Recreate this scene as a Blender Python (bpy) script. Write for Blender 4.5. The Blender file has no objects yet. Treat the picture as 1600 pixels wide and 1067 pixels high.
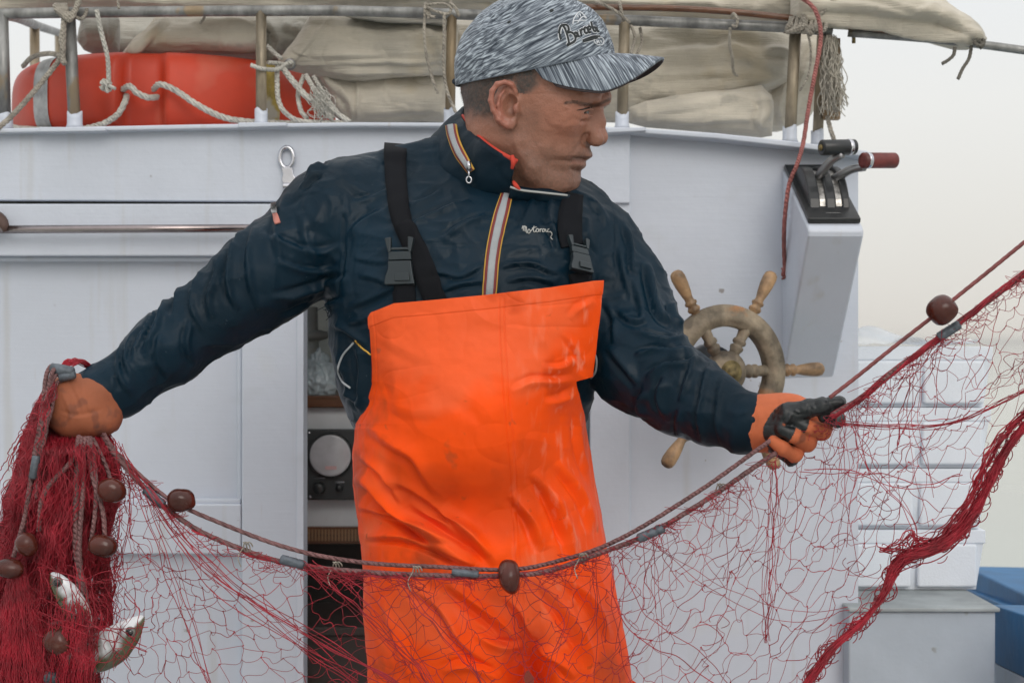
import bpy, math, random
import numpy as np
from mathutils import Vector
from mathutils.bvhtree import BVHTree
R = math.radians
random.seed(7); RNG = np.random.default_rng(7)
SC = bpy.context.scene
COL = SC.collection

# ------------------------------------------------------------------ camera
FPX, CX, CY, CAMZ = 2240.0, 800.0, 533.5, 1.34
cam_d = bpy.data.cameras.new("camera"); cam = bpy.data.objects.new("camera", cam_d); COL.objects.link(cam)
cam.location = (0, 0, CAMZ); cam.rotation_euler = (R(90), 0, 0)
cam_d.sensor_width = 36; cam_d.lens = 36 * FPX / 1600; cam_d.clip_end = 20000; cam_d.clip_start = 0.05
cam_d.dof.use_dof = True; cam_d.dof.focus_distance = 1.93; cam_d.dof.aperture_fstop = 9.0
SC.camera = cam
SC.view_settings.view_transform = 'Standard'; SC.view_settings.look = 'None'
SC.view_settings.gamma = 1; SC.view_settings.exposure = 0.0

# ------------------------------------------------------------------ sky and sun (overcast dawn)
SUN_EL, SUN_AZ = R(30), R(163)      # azimuth measured from +Y towards +X
w = bpy.data.worlds.new("World"); SC.world = w; w.use_nodes = True
nt = w.node_tree; nt.nodes.clear()
sky = nt.nodes.new('ShaderNodeTexSky'); sky.sky_type = 'NISHITA'; sky.sun_disc = False
sky.sun_elevation = SUN_EL; sky.sun_rotation = SUN_AZ; sky.air_density = 1.5; sky.dust_density = 4
tc = nt.nodes.new('ShaderNodeTexCoord'); sp = nt.nodes.new('ShaderNodeSeparateXYZ')
rmp = nt.nodes.new('ShaderNodeValToRGB')
els = rmp.color_ramp.elements
els[0].position = 0.0; els[0].color = (0.765, 0.73, 0.675, 1)
els[1].position = 1.0; els[1].color = (1.0, 1.0, 1.0, 1)
for p_, c_ in ((0.06, (0.80, 0.785, 0.745, 1)), (0.16, (0.87, 0.87, 0.85, 1)), (0.27, (0.87, 0.895, 0.92, 1)), (0.5, (1.0, 1.0, 1.0, 1))):
    e = els.new(p_); e.color = c_
mul = nt.nodes.new('ShaderNodeVectorMath'); mul.operation = 'SCALE'; mul.inputs[3].default_value = 10.2
# an overcast sky is brightest overhead: gain rising with elevation
gn = nt.nodes.new('ShaderNodeMapRange'); gn.inputs[1].default_value = .27; gn.inputs[2].default_value = .95; gn.inputs[3].default_value = 10.2; gn.inputs[4].default_value = 13.0
nt.links.new(sp.outputs[2], gn.inputs[0]); nt.links.new(gn.outputs[0], mul.inputs[3])
mx = nt.nodes.new('ShaderNodeMix'); mx.data_type = 'RGBA'; mx.inputs[0].default_value = 0.93
bg = nt.nodes.new('ShaderNodeBackground'); bg.inputs[1].default_value = 0.1
wo = nt.nodes.new('ShaderNodeOutputWorld')
L = nt.links.new
L(tc.outputs['Generated'], sp.inputs[0]); L(sp.outputs[2], rmp.inputs[0]); L(rmp.outputs[0], mul.inputs[0])
L(sky.outputs[0], mx.inputs[6]); L(mul.outputs[0], mx.inputs[7]); L(mx.outputs[2], bg.inputs[0]); L(bg.outputs[0], wo.inputs[0])
sd = bpy.data.lights.new("sun", 'SUN'); sun = bpy.data.objects.new("sun", sd); COL.objects.link(sun)
sd.energy = .88; sd.angle = R(32); sd.color = (1.0, 0.95, 0.88)
sv = Vector((math.sin(SUN_AZ) * math.cos(SUN_EL), math.cos(SUN_AZ) * math.cos(SUN_EL), math.sin(SUN_EL)))
sun.rotation_euler = (-sv).to_track_quat('-Z', 'Y').to_euler()

# ------------------------------------------------------------------ pixel / world helpers
def P(x, y, Y): return Vector(((x - CX) / FPX * Y, Y, CAMZ - (y - CY) / FPX * Y))
def PN(x, y, Y):
    x, y, Y = np.broadcast_arrays(np.asarray(x, float), np.asarray(y, float), np.asarray(Y, float))
    return np.stack([(x - CX) / FPX * Y, Y, CAMZ - (y - CY) / FPX * Y], -1)
def pix(V): return V[..., 0] / V[..., 1] * FPX + CX, CY - (V[..., 2] - CAMZ) / V[..., 1] * FPX
def lerp(a, b, t): return a + (b - a) * t
def itp(x, tab, j=1):
    a = np.array(tab, float); return np.interp(x, a[:, 0], a[:, j])
def smoothstep(a, b, x):
    t = np.clip((np.asarray(x, float) - a) / (b - a), 0, 1); return t * t * (3 - 2 * t)
def cr(pts, n):
    """Catmull-Rom resample of a polyline to n points"""
    p = np.array([list(q) for q in pts], float)
    if len(p) == 2:
        t = np.linspace(0, 1, n)[:, None]; return p[0] * (1 - t) + p[1] * t
    q = np.vstack([2 * p[0] - p[1], p, 2 * p[-1] - p[-2]])
    seg = np.linalg.norm(np.diff(p, axis=0), axis=1); cum = np.concatenate([[0], np.cumsum(seg)])
    s = np.linspace(0, cum[-1], n); i = np.clip(np.searchsorted(cum, s, side='right') - 1, 0, len(p) - 2)
    t = ((s - cum[i]) / np.maximum(seg[i], 1e-9))[:, None]
    a, b, c, d = q[i], q[i + 1], q[i + 2], q[i + 3]
    return .5 * ((2 * b) + (-a + c) * t + (2 * a - 5 * b + 4 * c - d) * t ** 2 + (-a + 3 * b - 3 * c + d) * t ** 3)
def vnoise(p, f=1.0, seed=0):
    """value noise in -1..1, vectorised"""
    q = np.asarray(p, float) * f + seed * 17.31
    i = np.floor(q).astype(np.int64); t = q - i; t = t * t * (3 - 2 * t)
    def h(a, b, c):
        n = (a * 73856093) ^ (b * 19349663) ^ (c * 83492791)
        n = (n ^ (n >> 13)) * 1274126177 & 0x7fffffff
        return ((n ^ (n >> 16)) & 0xffff) / 32767.5 - 1
    x, y, z = i[..., 0], i[..., 1], i[..., 2]; r = 0
    for dx in (0, 1):
        for dy in (0, 1):
            for dz in (0, 1):
                r = r + h(x + dx, y + dy, z + dz) * (t[..., 0] if dx else 1 - t[..., 0]) * (t[..., 1] if dy else 1 - t[..., 1]) * (t[..., 2] if dz else 1 - t[..., 2])
    return r
def fbm(p, f=1.0, o=4, seed=0):
    return sum(vnoise(p, f * 2 ** k, seed + k) * .5 ** k for k in range(o))

# ------------------------------------------------------------------ objects
ORG = {}
def link(o, parent=None, org=(0, 0, 0)):
    COL.objects.link(o); ORG[o.name] = Vector(org)
    if parent is not None: o.parent = parent
    return o
def tag(o, label=None, cat=None, group=None, kind=None):
    for k, v in (('label', label), ('category', cat), ('group', group), ('kind', kind)):
        if v: o[k] = v
    return o
def thing(name, label, cat, loc=(0, 0, 0), group=None):
    o = bpy.data.objects.new(name, None); o.location = loc; o.empty_display_size = .05
    link(o, None, loc); return tag(o, label, cat, group)
def mesh_obj(name, V, F, mat, parent=None, smooth=True, base=None, attrs=None, autosmooth=None, bevel=0, uv=None):
    """V in world coordinates; stored relative to the parent's (or base) origin"""
    org = ORG[parent.name] if parent is not None else Vector(base if base is not None else (0, 0, 0))
    V = np.asarray(V, float)
    me = bpy.data.meshes.new(name)
    Vl = V - np.array(org)
    if isinstance(F, np.ndarray) and F.ndim == 2:
        k = F.shape[1]; n = len(F)
        me.vertices.add(len(Vl)); me.vertices.foreach_set('co', Vl.astype(np.float32).ravel())
        me.loops.add(n * k); me.loops.foreach_set('vertex_index', F.astype(np.int32).ravel())
        me.polygons.add(n); me.polygons.foreach_set('loop_start', (np.arange(n) * k).astype(np.int32))
        me.update(calc_edges=True); me.validate()
    else:
        me.from_pydata([tuple(v) for v in Vl], [], [tuple(int(i) for i in f) for f in F]); me.update()
    if smooth: me.polygons.foreach_set('use_smooth', [True] * len(me.polygons))
    for an, av in (attrs or {}).items():
        a = me.color_attributes.new(an, 'FLOAT_COLOR', 'POINT')
        av = np.asarray(av, float)
        if av.ndim == 1: av = np.stack([av] * 3, -1)
        a.data.foreach_set('color', np.concatenate([av, np.ones((len(av), 1))], 1).astype(np.float32).ravel())
    if uv is not None:
        u = me.uv_layers.new(name='UVMap'); li = np.empty(len(me.loops), np.int32); me.loops.foreach_get('vertex_index', li)
        u.data.foreach_set('uv', np.asarray(uv, np.float32)[li].ravel())
    if mat is not None: me.materials.append(mat)
    o = bpy.data.objects.new(name, me); link(o, parent, org)
    if parent is None: o.location = org
    if bevel:
        b = o.modifiers.new('bevel', 'BEVEL'); b.width = bevel; b.segments = 2; b.limit_method = 'ANGLE'; b.angle_limit = R(40)
        try: b.harden_normals = True
        except Exception: pass
    return o
class MB:
    def __init__(s): s.v = []; s.f = []; s.n = 0
    def add(s, V, F):
        V = np.asarray(V, float); s.v.append(V)
        s.f += [tuple(int(i) + s.n for i in f) for f in F]; s.n += len(V); return s
    def tube(s, pts, r, sides=8, n=None, cap=True):
        p = cr(pts, n) if n else np.array([list(q) for q in pts], float)
        m = len(p); r = np.broadcast_to(np.interp(np.linspace(0, 1, m), np.linspace(0, 1, len(np.atleast_1d(r))), np.atleast_1d(r)), (m,))
        T = np.gradient(p, axis=0); T /= np.maximum(np.linalg.norm(T, axis=1, keepdims=True), 1e-9)
        u = np.cross(T[0], [0.13, 1, 0.29]); u /= np.linalg.norm(u); U = [u]
        for i in range(1, m):
            u = u - T[i] * (u @ T[i]); u /= max(np.linalg.norm(u), 1e-9); U.append(u)
        U = np.array(U); W = np.cross(T, U); a = np.arange(sides) / sides * 2 * math.pi
        V = p[:, None] + r[:, None, None] * (U[:, None] * np.cos(a)[None, :, None] + W[:, None] * np.sin(a)[None, :, None])
        F = [(i * sides + j, i * sides + (j + 1) % sides, (i + 1) * sides + (j + 1) % sides, (i + 1) * sides + j) for i in range(m - 1) for j in range(sides)]
        if cap: F += [tuple(range(sides))[::-1], tuple((m - 1) * sides + j for j in range(sides))]
        return s.add(V.reshape(-1, 3), F)
    def loops(s, V, close=True, cap=True, wrap=False):
        """V: (rows, cols, 3)"""
        m, n = V.shape[:2]; F = []
        for i in range(m - 1 + (1 if wrap else 0)):
            i2 = (i + 1) % m
            for j in range(n if close else n - 1):
                j2 = (j + 1) % n; F.append((i * n + j, i * n + j2, i2 * n + j2, i2 * n + j))
        if cap and close and not wrap: F += [tuple(range(n))[::-1], tuple((m - 1) * n + j for j in range(n))]
        return s.add(V.reshape(-1, 3), F)
    def box(s, lo, hi):
        x0, y0, z0 = lo; x1, y1, z1 = hi
        return s.add([(x0, y0, z0), (x1, y0, z0), (x1, y1, z0), (x0, y1, z0), (x0, y0, z1), (x1, y0, z1), (x1, y1, z1), (x0, y1, z1)],
                     [(0, 3, 2, 1), (4, 5, 6, 7), (0, 1, 5, 4), (1, 2, 6, 5), (2, 3, 7, 6), (3, 0, 4, 7)])
    def pbox(s, x0, y0, x1, y1, Y, th):
        a = P(x0, y1, Y); b = P(x1, y0, Y); return s.box((a.x, Y, a.z), (b.x, Y + th, b.z))
    def prism(s, poly, Y, th):
        """pixel polygon (clockwise as seen) at depth Y, extruded straight back by th"""
        n = len(poly); A = [P(x, y, Y) for x, y in poly]; B = [q + Vector((0, th, 0)) for q in A]
        F = [tuple(range(n))[::-1], tuple(range(n, 2 * n))] + [(i, (i + 1) % n, n + (i + 1) % n, n + i) for i in range(n)]
        return s.add([tuple(q) for q in A + B], F)
    def lathe(s, a, b, prof, sides=20):
        """profile [(t, r)] revolved round the axis a->b"""
        a = np.array(a, float); b = np.array(b, float); ax = b - a; d = ax / np.linalg.norm(ax)
        u = np.cross(d, [0.3, 0.2, 1]); u /= np.linalg.norm(u); w_ = np.cross(d, u); an = np.arange(sides) / sides * 2 * math.pi
        V = np.array([[a + ax * t + r * (u * math.cos(q) + w_ * math.sin(q)) for q in an] for t, r in prof])
        return s.loops(V)
    def obj(s, name, mat, parent=None, **k):
        return mesh_obj(name, np.vstack(s.v), s.f, mat, parent, **k)
def vnormals(V, F):
    N = np.zeros_like(V)
    F = np.asarray(F)
    a = np.cross(V[F[:, 2]] - V[F[:, 0]], V[F[:, -1]] - V[F[:, 1]])
    for k in range(F.shape[1]): np.add.at(N, F[:, k], a)
    return N / np.maximum(np.linalg.norm(N, axis=1, keepdims=True), 1e-12)

# ------------------------------------------------------------------ signed-distance sculpting
class Sdf:
    def __init__(s, xs, ys, zs):
        s.ax = [np.asarray(a, np.float32) for a in (xs, ys, zs)]
        s.d = np.full([len(a) for a in s.ax], 9.0, np.float32)
    def _sl(s, lo, hi, m):
        r = []
        for k in range(3):
            a = s.ax[k]; i0 = max(0, np.searchsorted(a, lo[k] - m) - 1); i1 = min(len(a), np.searchsorted(a, hi[k] + m) + 1)
            r.append(slice(i0, max(i1, i0)))
        return tuple(r)
    def g(s, sl): return s.ax[0][sl[0]][:, None, None], s.ax[1][sl[1]][None, :, None], s.ax[2][sl[2]][None, None, :]
    def op(s, f, lo, hi, k, sub=False):
        sl = s._sl(lo, hi, k + .012)
        if any(q.stop <= q.start for q in sl): return
        d = f(*s.g(sl)); o = s.d[sl]
        if sub: d = -d; h = np.clip(.5 - .5 * (d - o) / k * -1 * -1, 0, 1); h = np.clip(.5 + .5 * (d - o) / k, 0, 1); s.d[sl] = o * (1 - h) + d * h + k * h * (1 - h)
        else: h = np.clip(.5 + .5 * (o - d) / k, 0, 1); s.d[sl] = o * (1 - h) + d * h - k * h * (1 - h)
    def cone(s, a, b, ra, rb, k=.01, sub=False, sy=1.0):
        a = np.array(a, float); b = np.array(b, float); ba = b - a; bb = max(ba @ ba, 1e-12); r = max(ra, rb)
        s.op(lambda X, Y, Z: cone_d(X, Y, Z, a, ba, bb, ra, rb, sy), np.minimum(a, b) - r * max(1, 1 / sy), np.maximum(a, b) + r * max(1, 1 / sy), k, sub)
    def chain(s, pts, rs, k=.006, sub=False):
        for i in range(len(pts) - 1): s.cone(pts[i], pts[i + 1], rs[i], rs[i + 1], k, sub)
    def ell(s, c, rad, M=None, k=.01, sub=False):
        """ellipsoid, rows of M are its axes"""
        c = np.array(c, float); M = np.eye(3) if M is None else np.array(M, float); rad = np.array(rad, float)
        def f(X, Y, Z):
            X = X - c[0]; Y = Y - c[1]; Z = Z - c[2]; k0 = 0; k1 = 0
            for i in range(3):
                q = (X * M[i, 0] + Y * M[i, 1] + Z * M[i, 2]) / rad[i]; k0 = k0 + q * q; k1 = k1 + (q / rad[i]) ** 2
            k0 = np.sqrt(k0); k1 = np.sqrt(k1); return k0 * (k0 - 1) / np.maximum(k1, 1e-6)
        s.op(f, c - rad.max(), c + rad.max(), k, sub)
    def mesh(s): return surface_nets(s.d, s.ax)
def cone_d(X, Y, Z, a, ba, bb, ra, rb, sy=1.0):
    px, py, pz = X - a[0], Y - a[1], Z - a[2]
    t = np.clip((px * ba[0] + py * ba[1] + pz * ba[2]) / bb, 0, 1)
    return np.sqrt((px - ba[0] * t) ** 2 + ((py - ba[1] * t) * sy) ** 2 + (pz - ba[2] * t) ** 2) - (ra + (rb - ra) * t)
def surface_nets(d, ax):
    ins = d < 0; nx, ny, nz = d.shape
    cnt = np.zeros((nx - 1, ny - 1, nz - 1), np.int8)
    for i in (0, 1):
        for j in (0, 1):
            for k in (0, 1): cnt += ins[i:nx - 1 + i, j:ny - 1 + j, k:nz - 1 + k]
    act = np.argwhere((cnt > 0) & (cnt < 8)); idx = np.full(cnt.shape, -1, np.int32); idx[tuple(act.T)] = np.arange(len(act))
    acc = np.zeros((len(act), 3)); num = np.zeros(len(act))
    X = [np.asarray(a, float) for a in ax]
    C = [(i, j, k) for i in (0, 1) for j in (0, 1) for k in (0, 1)]
    for a in C:
        for k in range(3):
            if a[k]: continue
            b = list(a); b[k] = 1
            pa = act + np.array(a); pb = act + np.array(b)
            da = d[tuple(pa.T)]; db = d[tuple(pb.T)]; m = (da < 0) != (db < 0)
            t = np.where(m, da / np.where(da == db, 1, da - db), 0)
            wa = np.stack([X[q][pa[:, q]] for q in range(3)], 1); wb = np.stack([X[q][pb[:, q]] for q in range(3)], 1)
            acc += np.where(m[:, None], wa + (wb - wa) * t[:, None], 0); num += m
    V = acc / num[:, None]; F = []
    for k in range(3):
        sa = [slice(None)] * 3; sb = [slice(None)] * 3; sa[k] = slice(0, -1); sb[k] = slice(1, None)
        m = ins[tuple(sa)] != ins[tuple(sb)]; e = np.argwhere(m)
        u, v = [q for q in range(3) if q != k]
        ok = (e[:, u] > 0) & (e[:, v] > 0) & (e[:, u] < d.shape[u] - 1) & (e[:, v] < d.shape[v] - 1); e = e[ok]
        inside = ins[tuple(e.T)]
        def g(du, dv):
            q = e.copy(); q[:, u] += du; q[:, v] += dv; return idx[tuple(q.T)]
        q = np.stack([g(-1, -1), g(0, -1), g(0, 0), g(-1, 0)], 1)
        flip = inside if k != 1 else ~inside
        q = np.where(flip[:, None], q, q[:, ::-1]); F.append(q)
    F = np.vstack(F); F = F[(F >= 0).all(1)]
    return V, F

# ------------------------------------------------------------------ cloth folds as real displacement
def fold(V, N, pts, amp, wd, crease=.55, ends=.25, mask=None, front=.05, dep=None):
    """ridge (amp > 0, metres) along a polyline in design pixels, width wd px, with a crease on its lower side; returns offsets"""
    x, y = pix(V); p = cr([(a[0], a[1]) for a in pts], max(6, 5 * len(pts)))
    best = np.full(len(V), 1e9); sd_ = np.zeros(len(V)); tt = np.zeros(len(V)); cum = np.concatenate([[0], np.cumsum(np.linalg.norm(np.diff(p, axis=0), axis=1))])
    lo = p.min(0) - 4 * wd; hi = p.max(0) + 4 * wd
    ok = (x > lo[0]) & (x < hi[0]) & (y > lo[1]) & (y < hi[1]) & (-N[:, 1] > front)
    if dep is not None: ok &= (V[:, 1] > dep[0]) & (V[:, 1] < dep[1])
    if mask is not None: ok &= mask
    ii = np.where(ok)[0]; X = x[ii]; Y = y[ii]; b = best[ii]; s_ = sd_[ii]; t_ = tt[ii]
    for i in range(len(p) - 1):
        a = p[i]; d = p[i + 1] - a; l2 = max(d @ d, 1e-9); t = np.clip(((X - a[0]) * d[0] + (Y - a[1]) * d[1]) / l2, 0, 1)
        ex = X - a[0] - d[0] * t; ey = Y - a[1] - d[1] * t; q = np.hypot(ex, ey); m = q < b
        b = np.where(m, q, b); s_ = np.where(m, np.sign(d[0] * ey - d[1] * ex) * q, s_); t_ = np.where(m, (cum[i] + t * (cum[i + 1] - cum[i])) / cum[-1], t_)
    tp = np.clip(np.minimum(t_, 1 - t_) / max(ends, 1e-3), 0, 1) ** .7
    tp = np.where((t_ <= 0) | (t_ >= 1), 0, tp)
    f = amp * (np.exp(-(b / wd) ** 1.5) - crease * np.exp(-((s_ - 1.25 * wd) / (.6 * wd)) ** 2)) * tp
    out = np.zeros(len(V)); out[ii] = f * smoothstep(front, front + .35, -N[ii, 1]); return out

# ------------------------------------------------------------------ materials
MATS = {}
def mat(name, col, rough=.5, metal=0, var=.12, vs=6, bump=.15, bs=80, bd=.002, stretch=(1, 1, 1), coat=0, spec=.5, sss=0, attr=None, alpha=1, trans=0, specks=None, vcol=None, rvar=0, sheen=0, extra=None):
    m = bpy.data.materials.new(name); m.use_nodes = True; t = m.node_tree; n = t.nodes; l = t.links.new
    b = n['Principled BSDF']; tcx = n.new('ShaderNodeTexCoord'); mp = n.new('ShaderNodeMapping'); mp.inputs['Scale'].default_value = stretch
    l(tcx.outputs['Object'], mp.inputs[0])
    n1 = n.new('ShaderNodeTexNoise'); n1.inputs['Scale'].default_value = vs; n1.inputs['Detail'].default_value = 6; n1.inputs['Roughness'].default_value = .6
    l(mp.outputs[0], n1.inputs[0])
    r = n.new('ShaderNodeMapRange'); r.inputs[1].default_value = .3; r.inputs[2].default_value = .7; l(n1.outputs[0], r.inputs[0])
    c = n.new('ShaderNodeMix'); c.data_type = 'RGBA'; l(r.outputs[0], c.inputs[0])
    c2 = vcol or tuple(q * (1 - 2 * var) for q in col)
    c.inputs[6].default_value = (*c2, 1); c.inputs[7].default_value = (*[min(q * (1 + var * .6), 1) for q in col], 1)
    out = c.outputs[2]
    if attr:
        at = n.new('ShaderNodeAttribute'); at.attribute_name = attr
        mm = n.new('ShaderNodeMix'); mm.data_type = 'RGBA'; mm.blend_type = 'MULTIPLY'; mm.inputs[0].default_value = 1
        l(out, mm.inputs[6]); l(at.outputs[0], mm.inputs[7]); out = mm.outputs[2]
    for sc_, th, cc, amt in (specks or ()):
        ns = n.new('ShaderNodeTexNoise'); ns.inputs['Scale'].default_value = sc_; ns.inputs['Detail'].default_value = 4; l(mp.outputs[0], ns.inputs[0])
        rr = n.new('ShaderNodeMapRange'); rr.inputs[1].default_value = th; rr.inputs[2].default_value = th + .05; rr.inputs[4].default_value = amt; l(ns.outputs[0], rr.inputs[0])
        mm = n.new('ShaderNodeMix'); mm.data_type = 'RGBA'; mm.inputs[7].default_value = (*cc, 1); l(rr.outputs[0], mm.inputs[0]); l(out, mm.inputs[6]); out = mm.outputs[2]
    l(out, b.inputs['Base Color'])
    n2 = n.new('ShaderNodeTexNoise'); n2.inputs['Scale'].default_value = bs; n2.inputs['Detail'].default_value = 5; l(mp.outputs[0], n2.inputs[0])
    bp = n.new('ShaderNodeBump'); bp.inputs['Strength'].default_value = bump; bp.inputs['Distance'].default_value = bd; l(n2.outputs[0], bp.inputs['Height']); l(bp.outputs[0], b.inputs['Normal'])
    b.inputs['Roughness'].default_value = rough; b.inputs['Metallic'].default_value = metal; b.inputs['Specular IOR Level'].default_value = spec
    if rvar:
        n3 = n.new('ShaderNodeTexNoise'); n3.inputs['Scale'].default_value = vs * 1.7; n3.inputs['Detail'].default_value = 4; l(mp.outputs[0], n3.inputs[0])
        r3 = n.new('ShaderNodeMapRange'); r3.inputs[1].default_value = .35; r3.inputs[2].default_value = .65; r3.inputs[3].default_value = max(rough - rvar, .05); r3.inputs[4].default_value = rough + rvar
        l(n3.outputs[0], r3.inputs[0]); l(r3.outputs[0], b.inputs['Roughness'])
    if coat: b.inputs['Coat Weight'].default_value = coat; b.inputs['Coat Roughness'].default_value = .25
    if sss: b.inputs['Subsurface Weight'].default_value = sss; b.inputs['Subsurface Radius'].default_value = (.012, .005, .003); b.inputs['Subsurface Scale'].default_value = .6
    if sheen: b.inputs['Sheen Weight'].default_value = sheen
    if trans: b.inputs['Transmission Weight'].default_value = trans
    if alpha < 1: b.inputs['Alpha'].default_value = alpha
    m['n'] = 1
    if extra: extra(t, b, mp, bp)
    MATS[name] = m; return m
# ================================================================== materials of the boat
def paint_extra(t, b, mp, bp):
    """brush marks: long noise streaks in the bump"""
    n = t.nodes; l = t.links.new
    m2 = n.new('ShaderNodeMapping'); m2.inputs['Scale'].default_value = (3, 3, 60); l(mp.outputs[0], m2.inputs[0])
    ns = n.new('ShaderNodeTexNoise'); ns.inputs['Scale'].default_value = 3; ns.inputs['Detail'].default_value = 4; l(m2.outputs[0], ns.inputs[0])
    b2 = n.new('ShaderNodeBump'); b2.inputs['Strength'].default_value = .14; b2.inputs['Distance'].default_value = .002
    l(ns.outputs[0], b2.inputs['Height']); l(bp.outputs[0], b2.inputs['Normal']); l(b2.outputs[0], b.inputs['Normal'])
    # faint runs of grime and thin rust
    src = b.inputs['Base Color'].links[0].from_socket
    for sc, th, cc, am in (((26, 26, 1.6), .60, (.44, .43, .40, 1), .38), ((70, 70, 5), .70, (.36, .27, .18, 1), .5), ((9, 9, 14), .63, (.50, .53, .58, 1), .5)):
        m3 = n.new('ShaderNodeMapping'); m3.inputs['Scale'].default_value = sc; l(mp.outputs[0], m3.inputs[0])
        n3 = n.new('ShaderNodeTexNoise'); n3.inputs['Scale'].default_value = 1; n3.inputs['Detail'].default_value = 5; l(m3.outputs[0], n3.inputs[0])
        r3 = n.new('ShaderNodeMapRange'); r3.inputs[1].default_value = th; r3.inputs[2].default_value = th + .12; r3.inputs[4].default_value = am; l(n3.outputs[0], r3.inputs[0])
        x3 = n.new('ShaderNodeMix'); x3.data_type = 'RGBA'; x3.inputs[7].default_value = cc; l(r3.outputs[0], x3.inputs[0]); l(src, x3.inputs[6]); src = x3.outputs[2]
    l(src, b.inputs['Base Color'])
SPK = ((38, .72, (.22, .19, .17), .8), (3.2, .66, (.56, .58, .60), .5), (95, .74, (.30, .27, .25), .8))
white = mat('white_paint', (.57, .61, .69), .42, var=.05, vs=2.5, bump=.3, bs=45, bd=.002, specks=SPK, coat=.15, extra=paint_extra)
white2 = mat('white_paint_board', (.58, .62, .70), .45, var=.05, vs=4, bump=.4, bs=60, bd=.002, specks=SPK, extra=paint_extra)
grey_in = mat('cabin_inside_paint', (.36, .37, .38), .5, var=.1, vs=5)
steel = mat('galvanised_steel', (.30, .30, .29), .55, metal=.55, var=.35, vs=25, bump=.4, bs=120, rvar=.12, stretch=(1, 1, .4), specks=((18, .62, (.30, .22, .13), .8),))
steelb = mat('tarnished_steel_rail', (.42, .35, .25), .5, metal=.5, var=.35, vs=22, bump=.4, bs=120, rvar=.15, stretch=(1, 1, .3), specks=((10, .56, (.22, .16, .09), .8),))
polish = mat('polished_steel', (.62, .62, .66), .22, metal=1, var=.1)
black_p = mat('black_plastic', (.018, .02, .022), .35, var=.3, bump=.1)
dark_in = mat('dark_cupboard', (.02, .016, .014), .6)
varnish = mat('varnished_wood', (.16, .062, .025), .3, var=.35, vs=14, stretch=(1, 1, 9), bump=.3)
weather = mat('weathered_wood', (.27, .215, .15), .7, var=.45, vs=20, bump=.9, bs=60, bd=.003, specks=((22, .58, (.09, .07, .05), .7), (11, .60, (.36, .17, .07), .75)))
handle_w = mat('turned_wood_handle', (.40, .245, .125), .5, var=.4, vs=28, bump=.5, bs=80, specks=((30, .6, (.12, .09, .06), .6),))
brass = mat('brass', (.26, .20, .09), .55, metal=.7, var=.4, vs=60)
blue = mat('blue_hull_paint', (.004, .135, .33), .5, var=.2, vs=6, bump=.5, bs=50, specks=((30, .68, (.06, .16, .32), .5),), spec=.25)
conc = mat('grey_deck_paint', (.33, .36, .37), .7, var=.22, vs=7, bump=.5, bs=50)

boat = thing('fishing_boat', 'white painted wooden fishing boat with cabin, roof rail and open doorway behind the fisherman', 'boat', (0, 2.64, 0))
def bo(m, name, mt, par=None, **k): return m.obj(name, mt, par or boat, **k)

# deck and hull (below the picture, carry and light the rest)
m = MB().box((-2.2, .9, -.10), (.98, 5.2, 0)); bo(m, 'deck', conc, smooth=False)
m = MB().box((-2.3, .9, -.9), (1.10, 5.3, -.101)); bo(m, 'hull', blue, smooth=False)

# ---- cabin front, left of the doorway
m = MB().prism([(-260, 212), (-60, 206.5), (300, 199), (560, 195.5), (760, 196.5), (985, 205), (985, 318), (-260, 312)], 2.625, .06); bo(m, 'top_beam', white2, smooth=False, bevel=.003)
m = MB().prism([(-262, 208), (-60, 202), (300, 194.5), (560, 191), (760, 192), (985, 199.5), (1120, 208), (1250, 222), (1357, 236), (1357, 246), (1250, 231.5), (1120, 217), (985, 207.5), (760, 199), (560, 198), (300, 202), (-60, 209.5), (-262, 215)], 2.60, .12)
bo(m, 'roof_edge', white, bevel=.003, smooth=False)
for x0, x1, ya, yb in ((60, 165, 205.5, 199), (372, 448, 198.5, 191.5), (948, 1010, 207, 199)): bo(MB().prism([(x0, ya - 7), (x1, yb), (x1, yb + 6), (x0, ya + 1)], 2.592, .10), 'stanchion_base', white, bevel=.002, smooth=False)
bo(MB().pbox(-262, 308, 985, 324, 2.645, .02), 'gap_shade_strip', mat('gap_shade', (.075, .075, .06), .7, var=.4, vs=12), smooth=False)  # dark seal strip added in the board gap, coloured as the gap's shade
m = MB().pbox(-260, 318.5, 473, 400, 2.612, .05); bo(m, 'door_head_board', white2, smooth=False, bevel=.003)
m = MB().box((-1.7, 2.60, 1.58), (1.02 * .97, 5.1, 1.62)); 
m = MB().prism([(-260, 216), (560, 205), (985, 214), (1338, 244), (1338, 262), (-260, 262)], 2.70, 2.3); bo(m, 'roof', white, smooth=False)
door = MB()
door.pbox(377, 402, 473, 1750, 2.632, .04)                         # stile
door.pbox(-700, 787, 376.4, 866, 2.6325, .04)
door.pbox(-700, 400.5, 376.4, 408, 2.6325, .04)
dr = bo(door, 'cabin_door', white, smooth=False, bevel=.004)
m = MB().pbox(-700, 402, 385, 795, 2.662, .02); bo(m, 'panel', white, dr, smooth=False)
m = MB().pbox(-700, 860, 385, 1500, 2.660, .02); bo(m, 'panel', white, dr, smooth=False)
m = MB(); m.pbox(-700, 779, 376.2, 787.2, 2.642, .02); m.pbox(370, 404, 377.5, 787, 2.648, .016); bo(m, 'panel_moulding', white, dr, smooth=False, bevel=.003)
m = MB().pbox(463, 402, 474.5, 1700, 2.629, .05); bo(m, 'door_edge', white2, dr, smooth=False, bevel=.002)
m = MB().tube([P(-60, 359, 2.58), P(478, 356.5, 2.58)], .0075, 16); hb = bo(m, 'handrail', mat('brown_steel', (.36, .31, .31), .22, metal=1, var=.2))
m = MB().tube([P(-20, 330, 2.60), P(-4, 340, 2.59), P(6, 352, 2.578), P(10, 362, 2.578)], [.008, .012, .012, .006], 8, n=8)
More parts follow.
